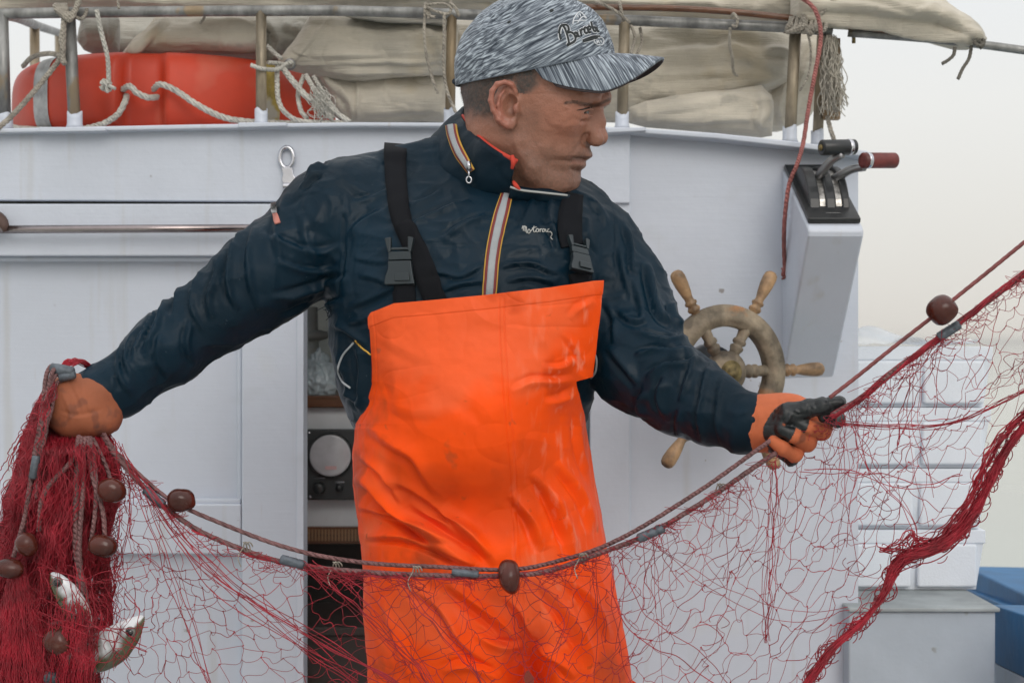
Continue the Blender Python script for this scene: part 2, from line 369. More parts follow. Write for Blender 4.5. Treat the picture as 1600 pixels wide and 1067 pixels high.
bo(m, 'rail_bracket', mat('rusty_bracket', (.09, .05, .04), .7, var=.4), hb)
# metal hasp
m = MB()
hs = [P(448, 243, 2.618) + Vector((.0125 * math.cos(a), 0, .019 * math.sin(a) - .004)) for a in np.linspace(0, 2 * math.pi, 21)]
m.tube(hs, .0042, 8, cap=False)
m.prism([(439, 262), (457, 262), (458, 272), (463, 280), (461, 292), (444, 293), (440, 280), (442, 272)], 2.612, .012)
m.tube([P(442, 291, 2.605), P(464, 291, 2.605)], .006, 10)
bo(m, 'hasp', polish, bevel=.0015, smooth=True)

# ---- doorway and the inside
m = MB(); a = P(906, 318, 2.652); b = P(906, 1750, 2.652); m.box((a.x, 2.652, b.z), (P(921, 0, 2.652).x, 2.86, a.z)); bo(m, 'door_jamb', mat('door_jamb_paint', (.20, .26, .29), .45), smooth=False)
m = MB().pbox(905, 300, 911, 1750, 2.644, .02); bo(m, 'jamb_trim', mat('jamb_trim_metal', (.42, .44, .45), .4), smooth=False)
zi = lambda y, Y: P(0, y, Y).z
for lo_, hi_ in (((-1.5, 4.9, 0), (.6, 4.95, .85)), ((-1.5, 4.9, 1.60), (.6, 4.95, 1.7)), ((-1.56, 2.70, 0), (-1.5, 4.95, 1.66)), ((.60, 2.74, 0), (.635, 4.95, 1.62)), ((-1.5, 4.9, .851), (-1.25, 4.95, 1.599)), ((-.50, 4.9, .851), (.6, 4.95, 1.599))):
    bo(MB().box(lo_, hi_), 'inner_wall', grey_in, smooth=False)
bo(MB().box((-1.3, 4.86, .80), (-.45, 4.866, 1.65)), 'window_pane', mat('old_window_glass', (.40, .46, .42), .3, alpha=.75, var=.2, vs=5), smooth=False)
m = MB(); m.tube([P(488, 480, 3.5), P(492, 625, 3.5)], .013, 12); m.lathe(P(492, 516, 3.5), P(493, 533, 3.5), [(0, .013), (.2, .03), (.5, .036), (.8, .03), (1, .013)])
bo(m, 'inner_post', mat('inner_post_paint', (.62, .66, .62), .5))
SH = 3.05
m = MB(); a = P(300, 636, SH); b = P(700, 618, SH); m.box((a.x, SH - .02, a.z), (b.x + .3, SH + .42, b.z)); bo(m, 'wooden_shelf', varnish, smooth=False, bevel=.003)
m = MB().pbox(300, 637, 760, 822, SH, .3); bo(m, 'instrument_bulkhead', mat('bulkhead_paint', (.60, .63, .66), .5, specks=SPK), smooth=False)
m = MB().pbox(300, 823, 760, 849, SH - .012, .3); vent = bo(m, 'slatted_vent', varnish, smooth=False)
m = MB()
for i in range(34): m.pbox(476 + i * 5.2, 827, 479 + i * 5.2, 845, SH - .016, .003)
bo(m, 'slat', mat('pale_cane', (.30, .17, .085), .6), vent, smooth=False)
m = MB().pbox(200, 850, 760, 2400, SH + .12, .04); bo(m, 'lower_cupboard', dark_in, smooth=False)
m = MB(); q0 = P(420, 992, 2.85); q1 = P(640, 1300, 2.85); m.box((q0.x, 2.85, 0), (q1.x, 3.10, q0.z)); m.box((q0.x - .01, 2.84, q0.z - .0), (q1.x + .01, 3.11, q0.z + .018))
bo(m, 'engine_box', mat('engine_box_paint', (.05, .038, .034), .5), smooth=False, bevel=.004)
# round-dial instrument
m = MB().pbox(478, 671, 562, 781, SH - .03, .028); ins = bo(m, 'instrument_panel', mat('instrument_black', (.035, .04, .043), .45), smooth=False, bevel=.003)
c = P(517, 711, SH - .03)
m = MB().lathe(c + Vector((0, .0, 0)), c + Vector((0, -.012, 0)), [(0, .047), (.6, .0475), (1, .0455), (1.02, .043)], 40); bo(m, 'bezel', black_p, ins)
m = MB().lathe(c + Vector((0, -.008, 0)), c + Vector((0, -.0135, 0)), [(0, .044), (.8, .0435), (1, .040)], 40)
scr = bo(m, 'dial_screen', mat('dial_glass', (.50, .50, .53), .15, var=.12, vs=20, coat=.6), ins)
m = MB(); m.pbox(508, 728, 526, 733.5, SH - .0446, .0009); bo(m, 'dial_display', mat('dial_display', (.62, .40, .40), .4), ins, smooth=False)
for x, y, r in ((499, 762, .0135), (531, 761, .008)):
    q = P(x, y, SH - .03); m = MB().lathe(q, q + Vector((0, -.022, 0)), [(0, r), (.1, r * 1.05), (.9, r * .85), (1, r * .7)], 14); bo(m, 'knob', black_p, ins)
for x, y in ((483, 676), (557, 676), (485, 776), (556, 776)):
    q = P(x, y, SH - .03); bo(MB().lathe(q, q + Vector((0, -.003, 0)), [(0, .0035), (1, .003)], 8), 'screw', polish, ins)
for q in ((524, 752, 538, 754), (490, 746, 508, 747.5)): bo(MB().pbox(*q, SH - .0315, .001), 'panel_marking', polish, ins, smooth=False)

# ---- cabin front, right of the doorway
m = MB().prism([(922, 320), (922, 1750), (985, 1750), (985, 207), (922, 204)], 2.634, .05); bo(m, 'door_post', white2, smooth=False, bevel=.003)
# gently bowed wall sheet
xs = np.linspace(984.5, 1341, 40); ys = np.linspace(0, 1, 40); V = []
for x in xs:
    top = itp(x, [(985, 206), (1120, 215), (1250, 230), (1341, 242)]); u = (x - 985) / 356
    V.append([P(x, lerp(top, 1800, t), 2.642 + .006 * math.sin(math.pi * u)) for t in ys])
V = np.array([[list(q) for q in r] for r in V]); B = V.copy(); B[..., 1] += .06
m = MB().loops(np.concatenate([V, B[:, ::-1]], 1)); bo(m, 'cabin_wall', white, smooth=False)
m = MB(); a = P(1341, 242, 2.655); m.box((a.x - .03, 2.72, 0), (a.x, 4.95, a.z - .02)); bo(m, 'side_wall', white, smooth=False)

# throttle console: a wedge under the lever plate
xa, xb = .499, .594; za = P(0, 263, 2.655).z; zb = P(0, 364, 2.42).z; zc = P(0, 592, 2.648).z
m = MB(); pr = [(2.655, za), (2.425, zb + .012), (2.418, zb + .004), (2.42, zb - .006), (2.648, zc), (2.668, zc)]
m.add([(x, y, z) for x in (xa, xb) for y, z in pr], [tuple(range(6)), tuple(range(6, 12))[::-1]] + [(i, i + 6, (i + 1) % 6 + 6, (i + 1) % 6) for i in range(6)])
con = bo(m, 'throttle_console', white, smooth=False, bevel=.005)
pt = lambda x, t, h=0: Vector((x, lerp(2.655, 2.425, t), lerp(za, zb + .012, t))) + Vector((0, -(za - zb - .012), -(2.655 - 2.425))).normalized() * 0 + Vector((0, -.35, .94)) * h
nrm = Vector((0, -(za - zb - .012), (2.655 - 2.425))).normalized()
def pt(x, t, h=0): return Vector((x, lerp(2.655, 2.425, t), lerp(za, zb + .012, t))) + nrm * h
m = MB(); m.add([pt(x, t, h) for h in (.001, .011) for x, t in ((xa + .003, .03), (xb - .003, .03), (xb - .003, .97), (xa + .003, .97))],
     [(0, 1, 2, 3), (7, 6, 5, 4), (0, 4, 5, 1), (1, 5, 6, 2), (2, 6, 7, 3), (3, 7, 4, 0)])
pl = bo(m, 'lever_plate', black_p, con, smooth=False, bevel=.002)
def hump(x0, x1, t0, t1, hh, n=14):
    A = [[pt(x, lerp(t0, t1, i / n), .010 + hh * math.sin(math.pi * (i / n)) ** .7) for i in range(n + 1)] for x in (x0, x1)]
    V = [q for r in A for q in r]; k = n + 1
    F = [(i, i + 1, k + i + 1, k + i) for i in range(n)] + [tuple(range(k))[::-1], tuple(range(k, 2 * k))]
    return V, F
for x0, x1 in ((.512, .531), (.541, .558), (.569, .582)): bo(MB().add(*hump(x0, x1, .18, .80, .036)), 'quadrant_guard', black_p, pl, smooth=False, bevel=.003)
mat('worn_steel', (.55, .53, .50), .35, metal=.9, var=.4, vs=90)
for x0, x1 in ((.5315, .5405), (.5590, .5685)): bo(MB().add(*hump(x0, x1, .22, .78, .029)), 'quadrant_disc', MATS['worn_steel'], pl, smooth=False)
mat('worn_white_print', (.5, .5, .5), .5)
for t, x0, x1 in ((.11, .532, .560), (.885, .536, .560)):
    bo(MB().add([pt(xx, t + e, .0116) for xx, e in ((x0, 0), (x1, 0), (x1, .012), (x0, .012))], [(0, 1, 2, 3)]), 'plate_lettering', mat('print_dashes', (.20, .20, .20), .5, var=.8, vs=900, stretch=(1, .01, .01)), pl, smooth=False)
def lever(x, top, grip_a, grip_b, gm, ring):
    m = MB(); a = pt(x, .50, .030)
    m.tube([a, a + (top - a) * .3 + Vector((-.005, -.004, .0)), a + (top - a) * .7 + Vector((-.006, -.004, .003)), top], [.0075, .0085, .0075, .006], 10, n=16)
    lv = bo(m, 'throttle_lever', mat('cast_lever', (.33, .33, .34), .35, metal=.8, var=.3), con)
    m = MB().lathe(grip_a, grip_b, [(0, .0075), (.01, .0125), (.03, .0135), (.97, .0135), (.99, .0125), (1, .007)], 22); g = bo(m, 'grip', gm, lv)
    m = MB().lathe(grip_a + (grip_b - grip_a) * ring, grip_a + (grip_b - grip_a) * (ring + .1), [(0, .0137), (0.1, .0141), (.9, .0141), (1, .0137)], 22); bo(m, 'grip_ring', polish, g)
    return g
g1 = lever(.536, P(1317, 242, 2.46), P(1283, 231, 2.455), P(1336, 230, 2.475), black_p, .78)
m = MB(); q = P(1283, 231, 2.455); d = (P(1336, 230, 2.475) - q).normalized(); m.lathe(q - d * .0005, q - d * .0035, [(0, .006), (1, .0045)], 12); bo(m, 'grip_bolt', brass, g1)
lever(.5635, P(1352, 262, 2.46), P(1347, 251, 2.45), P(1399, 251, 2.475), mat('red_grip', (.20, .035, .03), .5, var=.35, vs=30), .12)

# ---- ship's wheel, turned out of the wall plane
WC = P(1133, 581, 2.45); yaw = R(-21)
ux = Vector((math.cos(yaw), -math.sin(yaw), 0)) * 1.0; uz = Vector((0, 0, 1)); un = ux.cross(uz).normalized()   # points to the viewer
if un.y > 0: un = -un
def wp(r, a, h=0): return WC + ux * (r * math.sin(a)) + uz * (r * math.cos(a)) + un * h
wheel = MB(); S = .001
sec = [(.079, -.011), (.0775, -.004), (.0775, .006), (.080, .011), (.087, .013), (.0885, .0145), (.098, .0145), (.0995, .0125), (.110, .0115), (.1145, .008), (.1155, 0), (.1145, -.008), (.110, -.012)]
Vw = np.array([[list(wp(r, a, h)) for r, h in sec] for a in np.linspace(0, 2 * math.pi, 73)[:-1]])
wheel.loops(Vw, wrap=True); wh = bo(wheel, 'steering_wheel', weather)
hp = [(0, .004), (.02, .0075), (.06, .008), (.10, .0075), (.13, .0105), (.17, .0115), (.21, .009), (.24, .0075), (.27, .0105), (.31, .011), (.34, .008), (.40, .0075), (.52, .0098), (.70, .0120), (.85, .0125), (.94, .0110), (.985, .007), (1, .002)]
ip = [(0, .007), (.15, .0085), (.3, .0095), (.38, .012), (.44, .012), (.5, .008), (.56, .012), (.63, .012), (.7, .009), (.85, .010), (1, .012)]
ang = [R(-29.5), R(28.5), R(89), R(149), R(216), R(271)]
for a in ang: m = MB().lathe(wp(.108, a), wp(.196, a), hp, 18); bo(m, 'wheel_handle', handle_w, wh)
for a in ang: m = MB().lathe(wp(.022, a), wp(.082, a), ip, 16); bo(m, 'spoke', weather, wh)
m = MB().lathe(WC - un * .02, WC + un * .022, [(0, .030), (.3, .036), (.7, .036), (.9, .031), (1, .018), (1.02, .0)], 30); bo(m, 'wheel_hub', weather, wh)
m = MB().lathe(WC + un * .018, WC + un * .030, [(0, .020), (.35, .020), (.4, .017), (.7, .017), (.72, .012), (1, .010), (1.01, .0)], 30); bo(m, 'brass_boss', brass, wh)
m = MB().lathe(WC - un * .02, Vector((WC.x, 2.68, WC.z)) + un * -.0, [(0, .02), (.5, .02), (.55, .045), (1, .05)], 20); bo(m, 'wheel_shaft', black_p, wh)

# ---- bench on the right and blue bulwark
a = P(1326, 955, 2.60); b = P(1556, 955, 2.60)
m = MB().add([(a.x, 2.60, 0), (b.x, 2.60, 0), (b.x - .005, 3.6, 0), (a.x, 3.6, 0), (a.x, 2.60, a.z), (b.x, 2.60, a.z), (b.x - .0, 3.6, a.z), (a.x, 3.6, a.z)],
     [(0, 3, 2, 1), (4, 5, 6, 7), (0, 1, 5, 4), (1, 2, 6, 5), (2, 3, 7, 6), (3, 0, 4, 7)]); bo(m, 'side_locker', mat('locker_paint', (.42, .47, .53), .5, var=.08, vs=5, bump=.4, bs=60, specks=((24, .66, (.22, .21, .18), .6),)), smooth=False, bevel=.004)
m = MB().box((a.x - .002, 2.592, a.z), (b.x + .006, 3.6, a.z + .008)); bo(m, 'locker_top', conc, smooth=False, bevel=.003)
def beam(A, B, wd, h, th=.0):
    d = (B - A).normalized(); s = Vector((d.y, -d.x, 0)).normalized()
    if s.x < 0: s = -s
    V = [A, B, B + s * wd, A + s * wd]; V = V + [q - Vector((0, 0, h)) for q in V]
    return V, [(0, 1, 2, 3), (7, 6, 5, 4), (0, 4, 5, 1), (1, 5, 6, 2), (2, 6, 7, 3), (3, 7, 4, 0)]
m = MB().add(*beam(P(1507, 884, 3.75), P(1720, 985, 2.5), .16, .055)); bo(m, 'bulwark_cap', blue, smooth=False, bevel=.006)
m = MB().add(*beam(P(1502, 915, 3.78), P(1640, 978, 2.7), .14, .09)); bo(m, 'bulwark_strake', blue, smooth=False, bevel=.004)
m = MB().add(*beam(P(1550, 944, 2.85), P(1680, 985, 2.3), .10, .115)); bo(m, 'bulwark', blue, smooth=False, bevel=.004)
m = MB().add(*beam(P(1551, 944, 2.85) - Vector((0, -.004, .1155)), P(1681, 985, 2.3) - Vector((0, -.004, .1155)), .095, .62)); bo(m, 'bulwark_base', white2, smooth=False)

# ---- roof rail
def zr(x, tab=((-200, 28), (0, 22), (60, 21), (120, 20), (300, 18), (520, 17), (640, 20), (800, 26), (1000, 33), (1230, 43), (1330, 51), (1440, 62), (1540, 71), (1700, 92))): return itp(x, tab)
RY = 2.68
rail = thing('roof_rail', 'tarnished steel tube railing on posts around the cabin roof', 'railing', P(560, 198, RY))
m = MB().tube([P(x, float(zr(x)), RY) for x in list(range(-200, 1331, 60))], .0100, 14, n=90); m.obj('top_tube', steel, rail)
m = MB().tube([P(1325, float(zr(1325)) + 1, RY), P(1440, 60, RY - .02), P(1540, 71, RY - .03), P(1720, 96, RY - .05)], .0078, 12, n=20); m.obj('boom_tube', steel, rail)
m = MB().tube([P(860, 11, RY - .02), P(1100, 16, RY - .02), P(1330, 40, RY - .015), P(1440, 56, RY - .03)], .006, 8, n=20); m.obj('awning_batten', varnish, rail)
def base_y(x): return float(itp(x, [(-60, 202), (300, 194.5), (560, 191), (760, 192), (985, 199.5), (1120, 208), (1250, 222), (1357, 236)]))
for x0, x1, r in ((3, 8, .0115), (108, 117, .0115), (408, 408, .0100), (706, 703, .0095), (976, 972, .0105), (1243, 1234, .0110), (1285, 1277, .010)):
    yb = base_y(x1)
    m = MB().tube([P(x0, float(zr(x0)), RY + (.05 if x0 == 1285 else 0)), P(x1, yb + 4, RY + (.05 if x0 == 1285 else 0))], r, 14); po = m.obj('post', steelb if x0 > 400 else steel, rail)
    n = 18; V = []
    ph = [RNG.uniform(0, 6) for _ in range(3)]
    for i in range(5):
        row = []
        for j in range(n):
            an = j / n * 2 * math.pi; tb = (.024 + .003 * math.sin(an * 2 + ph[0]) + .0012 * math.sin(an * 5 + ph[1]))
            A = P(x1, yb + 4, RY + (.05 if x0 == 1285 else 0)); rr = r * (1.22 if i < 4 else 1.02) + (.003 if i == 0 else 0)
            row.append([A.x + rr * math.cos(an), A.y + rr * math.sin(an), A.z + tb * [0, .3, .7, .98, 1][i] * 1.25])
        V.append(row)
    m = MB().loops(np.array(V)); m.obj('painted_foot', white, po)
# side run of the rail going away on the left
m = MB().tube([P(-30, 22, RY), P(20, 26, 2.9), P(62, 42, 3.5), P(118, 60, 4.6)], .0105, 12, n=30); m.obj('side_tube', steel, rail)
for x, y, Y in ((54, 40, 3.40), (92, 52, 4.1)):
    m = MB().tube([P(x, y, Y), P(x + 3, 0, Y) * 1 + Vector((0, 0, -(Y * .2)))], .011, 10) if 0 else MB().tube([P(x, y, Y), Vector((P(x + 2, y, Y).x, Y, 1.72))], .0115, 10)
    m.obj('side_post', steelb, rail)
# ================================================================== sea
def sea_extra(t, b, mp, bp):
    bp.inputs['Distance'].default_value = .05; b.inputs['IOR'].default_value = 1.33
seam = mat('sea_water', (.39, .42, .38), .12, var=.06, vs=.05, bump=.25, bs=.9, stretch=(1, .35, 1), extra=sea_extra)
m = MB().add([(-6000, -400, -.6), (6000, -400, -.6), (6000, 9000, -.6), (-6000, 9000, -.6)], [(0, 1, 2, 3)])
tag(m.obj('sea', seam, None, smooth=False), kind='structure')

# ================================================================== canvas awning
def cloth_extra(t, b, mp, bp):
    n = t.nodes; l = t.links.new
    m2 = n.new('ShaderNodeMapping'); m2.inputs['Scale'].default_value = (70, 70, 1100); m2.inputs['Rotation'].default_value = (0, .12, 0); l(mp.outputs[0], m2.inputs[0])
    ns = n.new('ShaderNodeTexNoise'); ns.inputs['Scale'].default_value = .35; ns.inputs['Detail'].default_value = 3; ns.inputs['Distortion'].default_value = .3; l(m2.outputs[0], ns.inputs[0])
    b2 = n.new('ShaderNodeBump'); b2.inputs['Strength'].default_value = .8; b2.inputs['Distance'].default_value = .003
    l(ns.outputs[0], b2.inputs['Height']); l(bp.outputs[0], b2.inputs['Normal']); l(b2.outputs[0], b.inputs['Normal'])
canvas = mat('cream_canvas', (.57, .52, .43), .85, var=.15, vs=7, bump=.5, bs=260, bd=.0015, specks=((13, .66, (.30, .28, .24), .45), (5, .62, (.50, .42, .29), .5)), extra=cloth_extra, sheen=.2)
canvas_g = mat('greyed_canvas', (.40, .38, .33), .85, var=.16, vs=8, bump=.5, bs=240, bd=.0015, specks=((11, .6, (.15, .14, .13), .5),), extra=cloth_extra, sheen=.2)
awn = thing('canvas_awning', 'cream canvas awning bundled and folded along the roof rail, tied with cords', 'awning', P(640, 120, 2.86))
def pillow(name, xs, top, bot, Yc, th, nx, nv, strokes=(), mt=canvas, seed=0, noise=.006, par=None, pw=.6, lumps=.0):
    """closed cloth bundle between a traced top and bottom edge"""
    X = np.linspace(xs[0], xs[1], nx); T = itp(X, top); B = itp(X, bot); v = np.linspace(0, 1, nv)
    cx = np.minimum(1, np.minimum(X - xs[0], xs[1] - X) / 14 + .02) ** .5
    x = X[:, None] + v * 0; y = T[:, None] * (1 - v) + B[:, None] * v
    h = th * np.sin(math.pi * np.clip(v, 0, 1)) ** pw * cx[:, None]
    Yb = (Yc(x, y) if callable(Yc) else Yc + 0 * x)
    f = PN(x, y, Yb - h); bk = PN(x, y, Yb); bk = bk + np.stack([0 * h, h * .6 + .004, 0 * h], -1)
    V = np.concatenate([f, bk[:, ::-1]], 1); r = V.shape; MBm = MB().loops(V); W = np.vstack(MBm.v); Fq = np.array([q for q in MBm.f if len(q) == 4])
    N = vnormals(W, Fq)
    if (N[(W[:, 1] < np.median(W[:, 1]))][:, 1]).mean() > 0: N = -N
    off = np.zeros(len(W))
    for s in strokes: off += fold(W, N, *s)
    off += noise * fbm(W * np.array([1, 1, 1.9]), 9, 4, seed) * (1 + 0 * off) * np.clip(-N[:, 1] + .3, 0, 1)
    wq = W + .03 * np.stack([vnoise(W, 7, seed + 31), vnoise(W, 7, seed + 32), vnoise(W, 7, seed + 33)], -1)
    off += (.0075 * (1 - np.abs(vnoise(wq * np.array([.8, 1, 1.5]), 10, seed + 40))) ** 4 - .004 * (1 - np.abs(vnoise(wq * np.array([1, 1, 1.4]), 19, seed + 41))) ** 5) * np.clip(-N[:, 1], 0, 1)
    W = W + N * off[:, None]
    return mesh_obj(name, W, MBm.f, mt, par or awn)
# roll lying on top of the rail
roll = pillow('rolled_canvas', (-140, 1250), [(-140, -60), (1250, -40)], [(-140, 30), (0, 30), (30, 27), (70, 12), (120, 14), (420, 17), (560, 17), (640, 21), (700, 23), (900, 29), (1080, 34), (1120, 38), (1250, 44)],
    lambda x, y: 2.745 + 0 * x, .045, 260, 30, [([(-20, -2), (40, -6), (150, -4), (300, 2)], .008, 6), ([(180, 4), (420, 5), (620, 0)], .007, 5), ([(560, -6), (800, -2), (1000, 4), (1200, 14)], .009, 6),
    ([(400, -10), (560, -4), (690, -12)], .01, 6), ([(1040, 2), (1110, 4), (1130, 14)], .008, 5)], seed=3, noise=.009)
flap = pillow('awning_end', (1236, 1541), [(1236, -40), (1290, -30), (1436, -24), (1468, -8), (1495, 18), (1530, 46), (1541, 60)], [(1236, 34), (1262, 42), (1320, 46), (1370, 50), (1420, 58), (1465, 71), (1492, 78), (1512, 78), (1530, 70), (1541, 62)],
    lambda x, y: 2.68 + 0 * x, .05, 150, 44, [([(1250, 2), (1330, 8), (1420, 18), (1500, 36), (1536, 58)], .016, 10), ([(1240, 24), (1330, 36), (1430, 50), (1510, 66)], .010, 7), ([(1300, -10), (1400, 0), (1490, 26)], .012, 9),
    ([(1380, 45), (1450, 56), (1500, 62)], .008, 5), ([(1350, -2), (1450, 24), (1536, 60)], .008, 5)], seed=9, noise=.006)
# hanging bundle behind the posts, far side up
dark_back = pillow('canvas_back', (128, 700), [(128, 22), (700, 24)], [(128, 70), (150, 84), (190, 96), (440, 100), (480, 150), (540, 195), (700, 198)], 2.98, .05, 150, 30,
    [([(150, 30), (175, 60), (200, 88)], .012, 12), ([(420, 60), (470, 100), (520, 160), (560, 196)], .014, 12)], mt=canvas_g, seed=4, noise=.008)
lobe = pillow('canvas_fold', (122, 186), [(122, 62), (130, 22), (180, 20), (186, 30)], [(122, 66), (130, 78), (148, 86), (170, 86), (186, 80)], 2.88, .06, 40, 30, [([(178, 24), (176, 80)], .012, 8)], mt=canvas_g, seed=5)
mid = pillow('canvas_fold', (188, 412), [(188, 88), (215, 60), (245, 24), (412, 22)], [(188, 90), (230, 87), (330, 84), (380, 84), (412, 78)], 2.84, .055, 110, 36,
    [([(200, 88), (232, 62), (262, 24)], .009, 6), ([(262, 70), (330, 62), (405, 66)], .008, 12), ([(300, 30), (350, 40), (410, 38)], .010, 10), ([(240, 80), (320, 76), (400, 80)], .006, 6)], seed=6, noise=.006)
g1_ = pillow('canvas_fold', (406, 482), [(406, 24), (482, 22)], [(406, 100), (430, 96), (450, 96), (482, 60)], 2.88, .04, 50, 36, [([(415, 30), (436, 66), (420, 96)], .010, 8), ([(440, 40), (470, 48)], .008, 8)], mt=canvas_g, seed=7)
main = pillow('canvas_side', (434, 716), [(434, 94), (452, 74), (485, 24), (560, 24), (600, 32), (716, 38)], [(434, 98), (452, 110), (480, 117), (540, 126), (570, 127), (620, 121), (716, 116)], 2.80, .05, 170, 60,
    [([(455, 100), (480, 72), (520, 24)], .0035, 3), ([(456, 78), (466, 84), (482, 87)], .003, 2.5), ([(485, 86), (600, 84), (690, 80)], .010, 7), ([(500, 96), (600, 95), (700, 94)], .007, 5), ([(560, 64), (620, 70), (700, 58)], .013, 11),
     ([(500, 112), (570, 112), (700, 108)], .009, 6), ([(520, 40), (590, 52), (680, 50)], .010, 11), ([(640, 44), (680, 64), (700, 100)], .007, 8)], seed=8, noise=.004)
low = pillow('canvas_side', (496, 704), [(496, 112), (704, 108)], [(496, 118), (512, 140), (528, 178), (540, 192), (575, 190), (640, 191), (660, 189), (704, 192)], 2.84, .04, 120, 46,
    [([(560, 122), (559, 190)], .007, 4), ([(600, 150), (690, 158)], .006, 14), ([(570, 176), (680, 170)], .007, 9), ([(520, 130), (548, 160), (552, 192)], .010, 8)], seed=10, noise=.004)
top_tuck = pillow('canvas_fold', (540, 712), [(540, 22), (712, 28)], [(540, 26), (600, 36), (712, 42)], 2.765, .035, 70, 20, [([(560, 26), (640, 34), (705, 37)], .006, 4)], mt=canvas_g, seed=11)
bagR = pillow('canvas_side', (700, 1236), [(700, 30), (830, 32), (1000, 38), (1236, 50)], [(700, 112), (760, 130), (900, 190), (975, 192), (1000, 180), (1080, 167), (1150, 156), (1236, 132)], 2.86, .055, 240, 64,
    [([(985, 50), (1080, 52), (1160, 62), (1225, 58)], .014, 11), ([(1000, 150), (1100, 142), (1180, 122), (1228, 104)], .012, 14), ([(1010, 86), (1100, 88), (1190, 74)], .009, 14), ([(1190, 86), (1222, 84), (1232, 92)], .014, 7),
     ([(1120, 70), (1190, 98), (1228, 96)], .010, 9), ([(990, 162), (1080, 158), (1160, 146)], .009, 6), ([(985, 60), (1030, 66), (1090, 54)], .010, 10), ([(720, 50), (716, 110)], .01, 10), ([(990, 120), (1090, 112), (1200, 108)], .006, 10)], seed=12, noise=.005)
lowR = pillow('canvas_side', (983, 1206), [(983, 168), (1010, 158), (1060, 150), (1150, 140), (1190, 132), (1206, 150)], [(983, 192), (1010, 199), (1110, 207), (1190, 215), (1206, 212)], 2.79, .05, 120, 44,
    [([(1000, 172), (1080, 166), (1170, 150)], .008, 8), ([(1186, 145), (1196, 170), (1188, 190), (1200, 202)], .012, 8), ([(1040, 190), (1120, 186), (1190, 186)], .006, 7)], seed=13, noise=.004)
tailR = pillow('canvas_side', (1190, 1300), [(1190, 60), (1236, 50), (1262, 48), (1286, 56), (1300, 62)], [(1190, 206), (1215, 206), (1240, 200), (1262, 190), (1280, 160), (1300, 96)], 2.90, .045, 80, 60,
    [([(1290, 64), (1262, 100), (1246, 140), (1240, 196)], .012, 8), ([(1262, 60), (1240, 110), (1216, 150), (1200, 200)], .012, 9), ([(1225, 130), (1218, 170), (1226, 204)], .010, 7)], seed=14, noise=.005)
m = MB().lathe(P(453, 101, 2.742), P(453, 101, 2.732), [(0, .0105), (.5, .0115), (1, .0095), (1.0, .0055), (.4, .005)], 20); m.obj('eyelet', mat('dull_eyelet', (.30, .30, .30), .4, metal=.8), main)

# ================================================================== lifebuoy
orange_b = mat('lifebuoy_plastic', (.56, .042, .010), .5, var=.18, vs=4, bump=.12, bs=120, specks=((28, .68, (.42, .035, .015), .6), (3, .60, (.60, .20, .13), .45)), rvar=.1)
tape = mat('reflective_tape', (.40, .41, .41), .5, var=.3, vs=30, specks=((25, .6, (.22, .2, .17), .6),))
tape_y = mat('yellowed_tape', (.48, .36, .08), .6, var=.3, vs=30, specks=((14, .52, (.38, .37, .35), .8),))
LC = Vector((P(278, 0, 3.06).x, 3.06, P(0, 207, 2.76).z)); RO, RH, TW = .335, .156, .115
buoy = thing('lifebuoy', 'orange plastic ring lifebuoy with reflective tape lying under the canvas on the cabin roof', 'lifebuoy', LC)
def buoy_V(a0, a1, n, grow=0., closed=True):
    an = np.linspace(a0, a1, n, endpoint=not closed); k = 36; V = []
    for a in an:
        ph = np.linspace(0, 2 * math.pi, k, endpoint=False); cs, sn = np.cos(ph), np.sin(ph); e = .62
        r_ = RO - TW / 2 + np.sign(cs) * np.abs(cs) ** e * (TW / 2 + grow); z_ = RH / 2 + np.sign(sn) * np.abs(sn) ** e * (RH / 2 + grow)
        px = P(0, 0, 1)
        dn = 0
        for nc in (R(-89), R(1), R(91), R(181)):
            dd = (a - nc + math.pi) % (2 * math.pi) - math.pi; dn = dn + (smoothstep(R(8.8), R(5.6), abs(dd)))
        r_ = r_ - .034 * dn * np.clip(cs, 0, 1) ** .5
        V.append(np.stack([LC.x + r_ * math.cos(a), LC.y + r_ * math.sin(a), LC.z + z_], -1))
    return np.array(V)
V = buoy_V(0, 2 * math.pi, 300); m = MB().loops(V, wrap=True); m.obj('ring', orange_b, buoy)
for a0, a1, mt in ((R(228), R(236), tape), (R(313), R(319), tape_y), (R(20), R(28), tape), (R(110), R(118), tape)):
    V = buoy_V(a0, a1, 10, .0018, False); m = MB().loops(V, cap=False); m.obj('tape_band', mt, buoy)

# ================================================================== ropes
def rope_extra(t, b, mp, bp):
    n = t.nodes; l = t.links.new; wv = n.new('ShaderNodeTexWave'); wv.inputs['Scale'].default_value = 90; wv.bands_direction = 'DIAGONAL'; wv.inputs['Distortion'].default_value = 1; l(mp.outputs[0], wv.inputs[0])
    b2 = n.new('ShaderNodeBump'); b2.inputs['Strength'].default_value = .8; b2.inputs['Distance'].default_value = .002; l(wv.outputs[1], b2.inputs['Height']); l(bp.outputs[0], b2.inputs['Normal']); l(b2.outputs[0], b.inputs['Normal'])
rope_w = mat('white_braided_rope', (.62, .60, .54), .8, var=.15, vs=50, bump=.7, bs=300, extra=rope_extra)
cord_g = mat('grey_cord', (.42, .38, .32), .85, var=.25, vs=40, bump=.7, bs=300, extra=rope_extra)
cord_r = mat('faded_red_cord', (.40, .135, .12), .7, var=.25, vs=40, bump=.6, bs=300, extra=rope_extra)
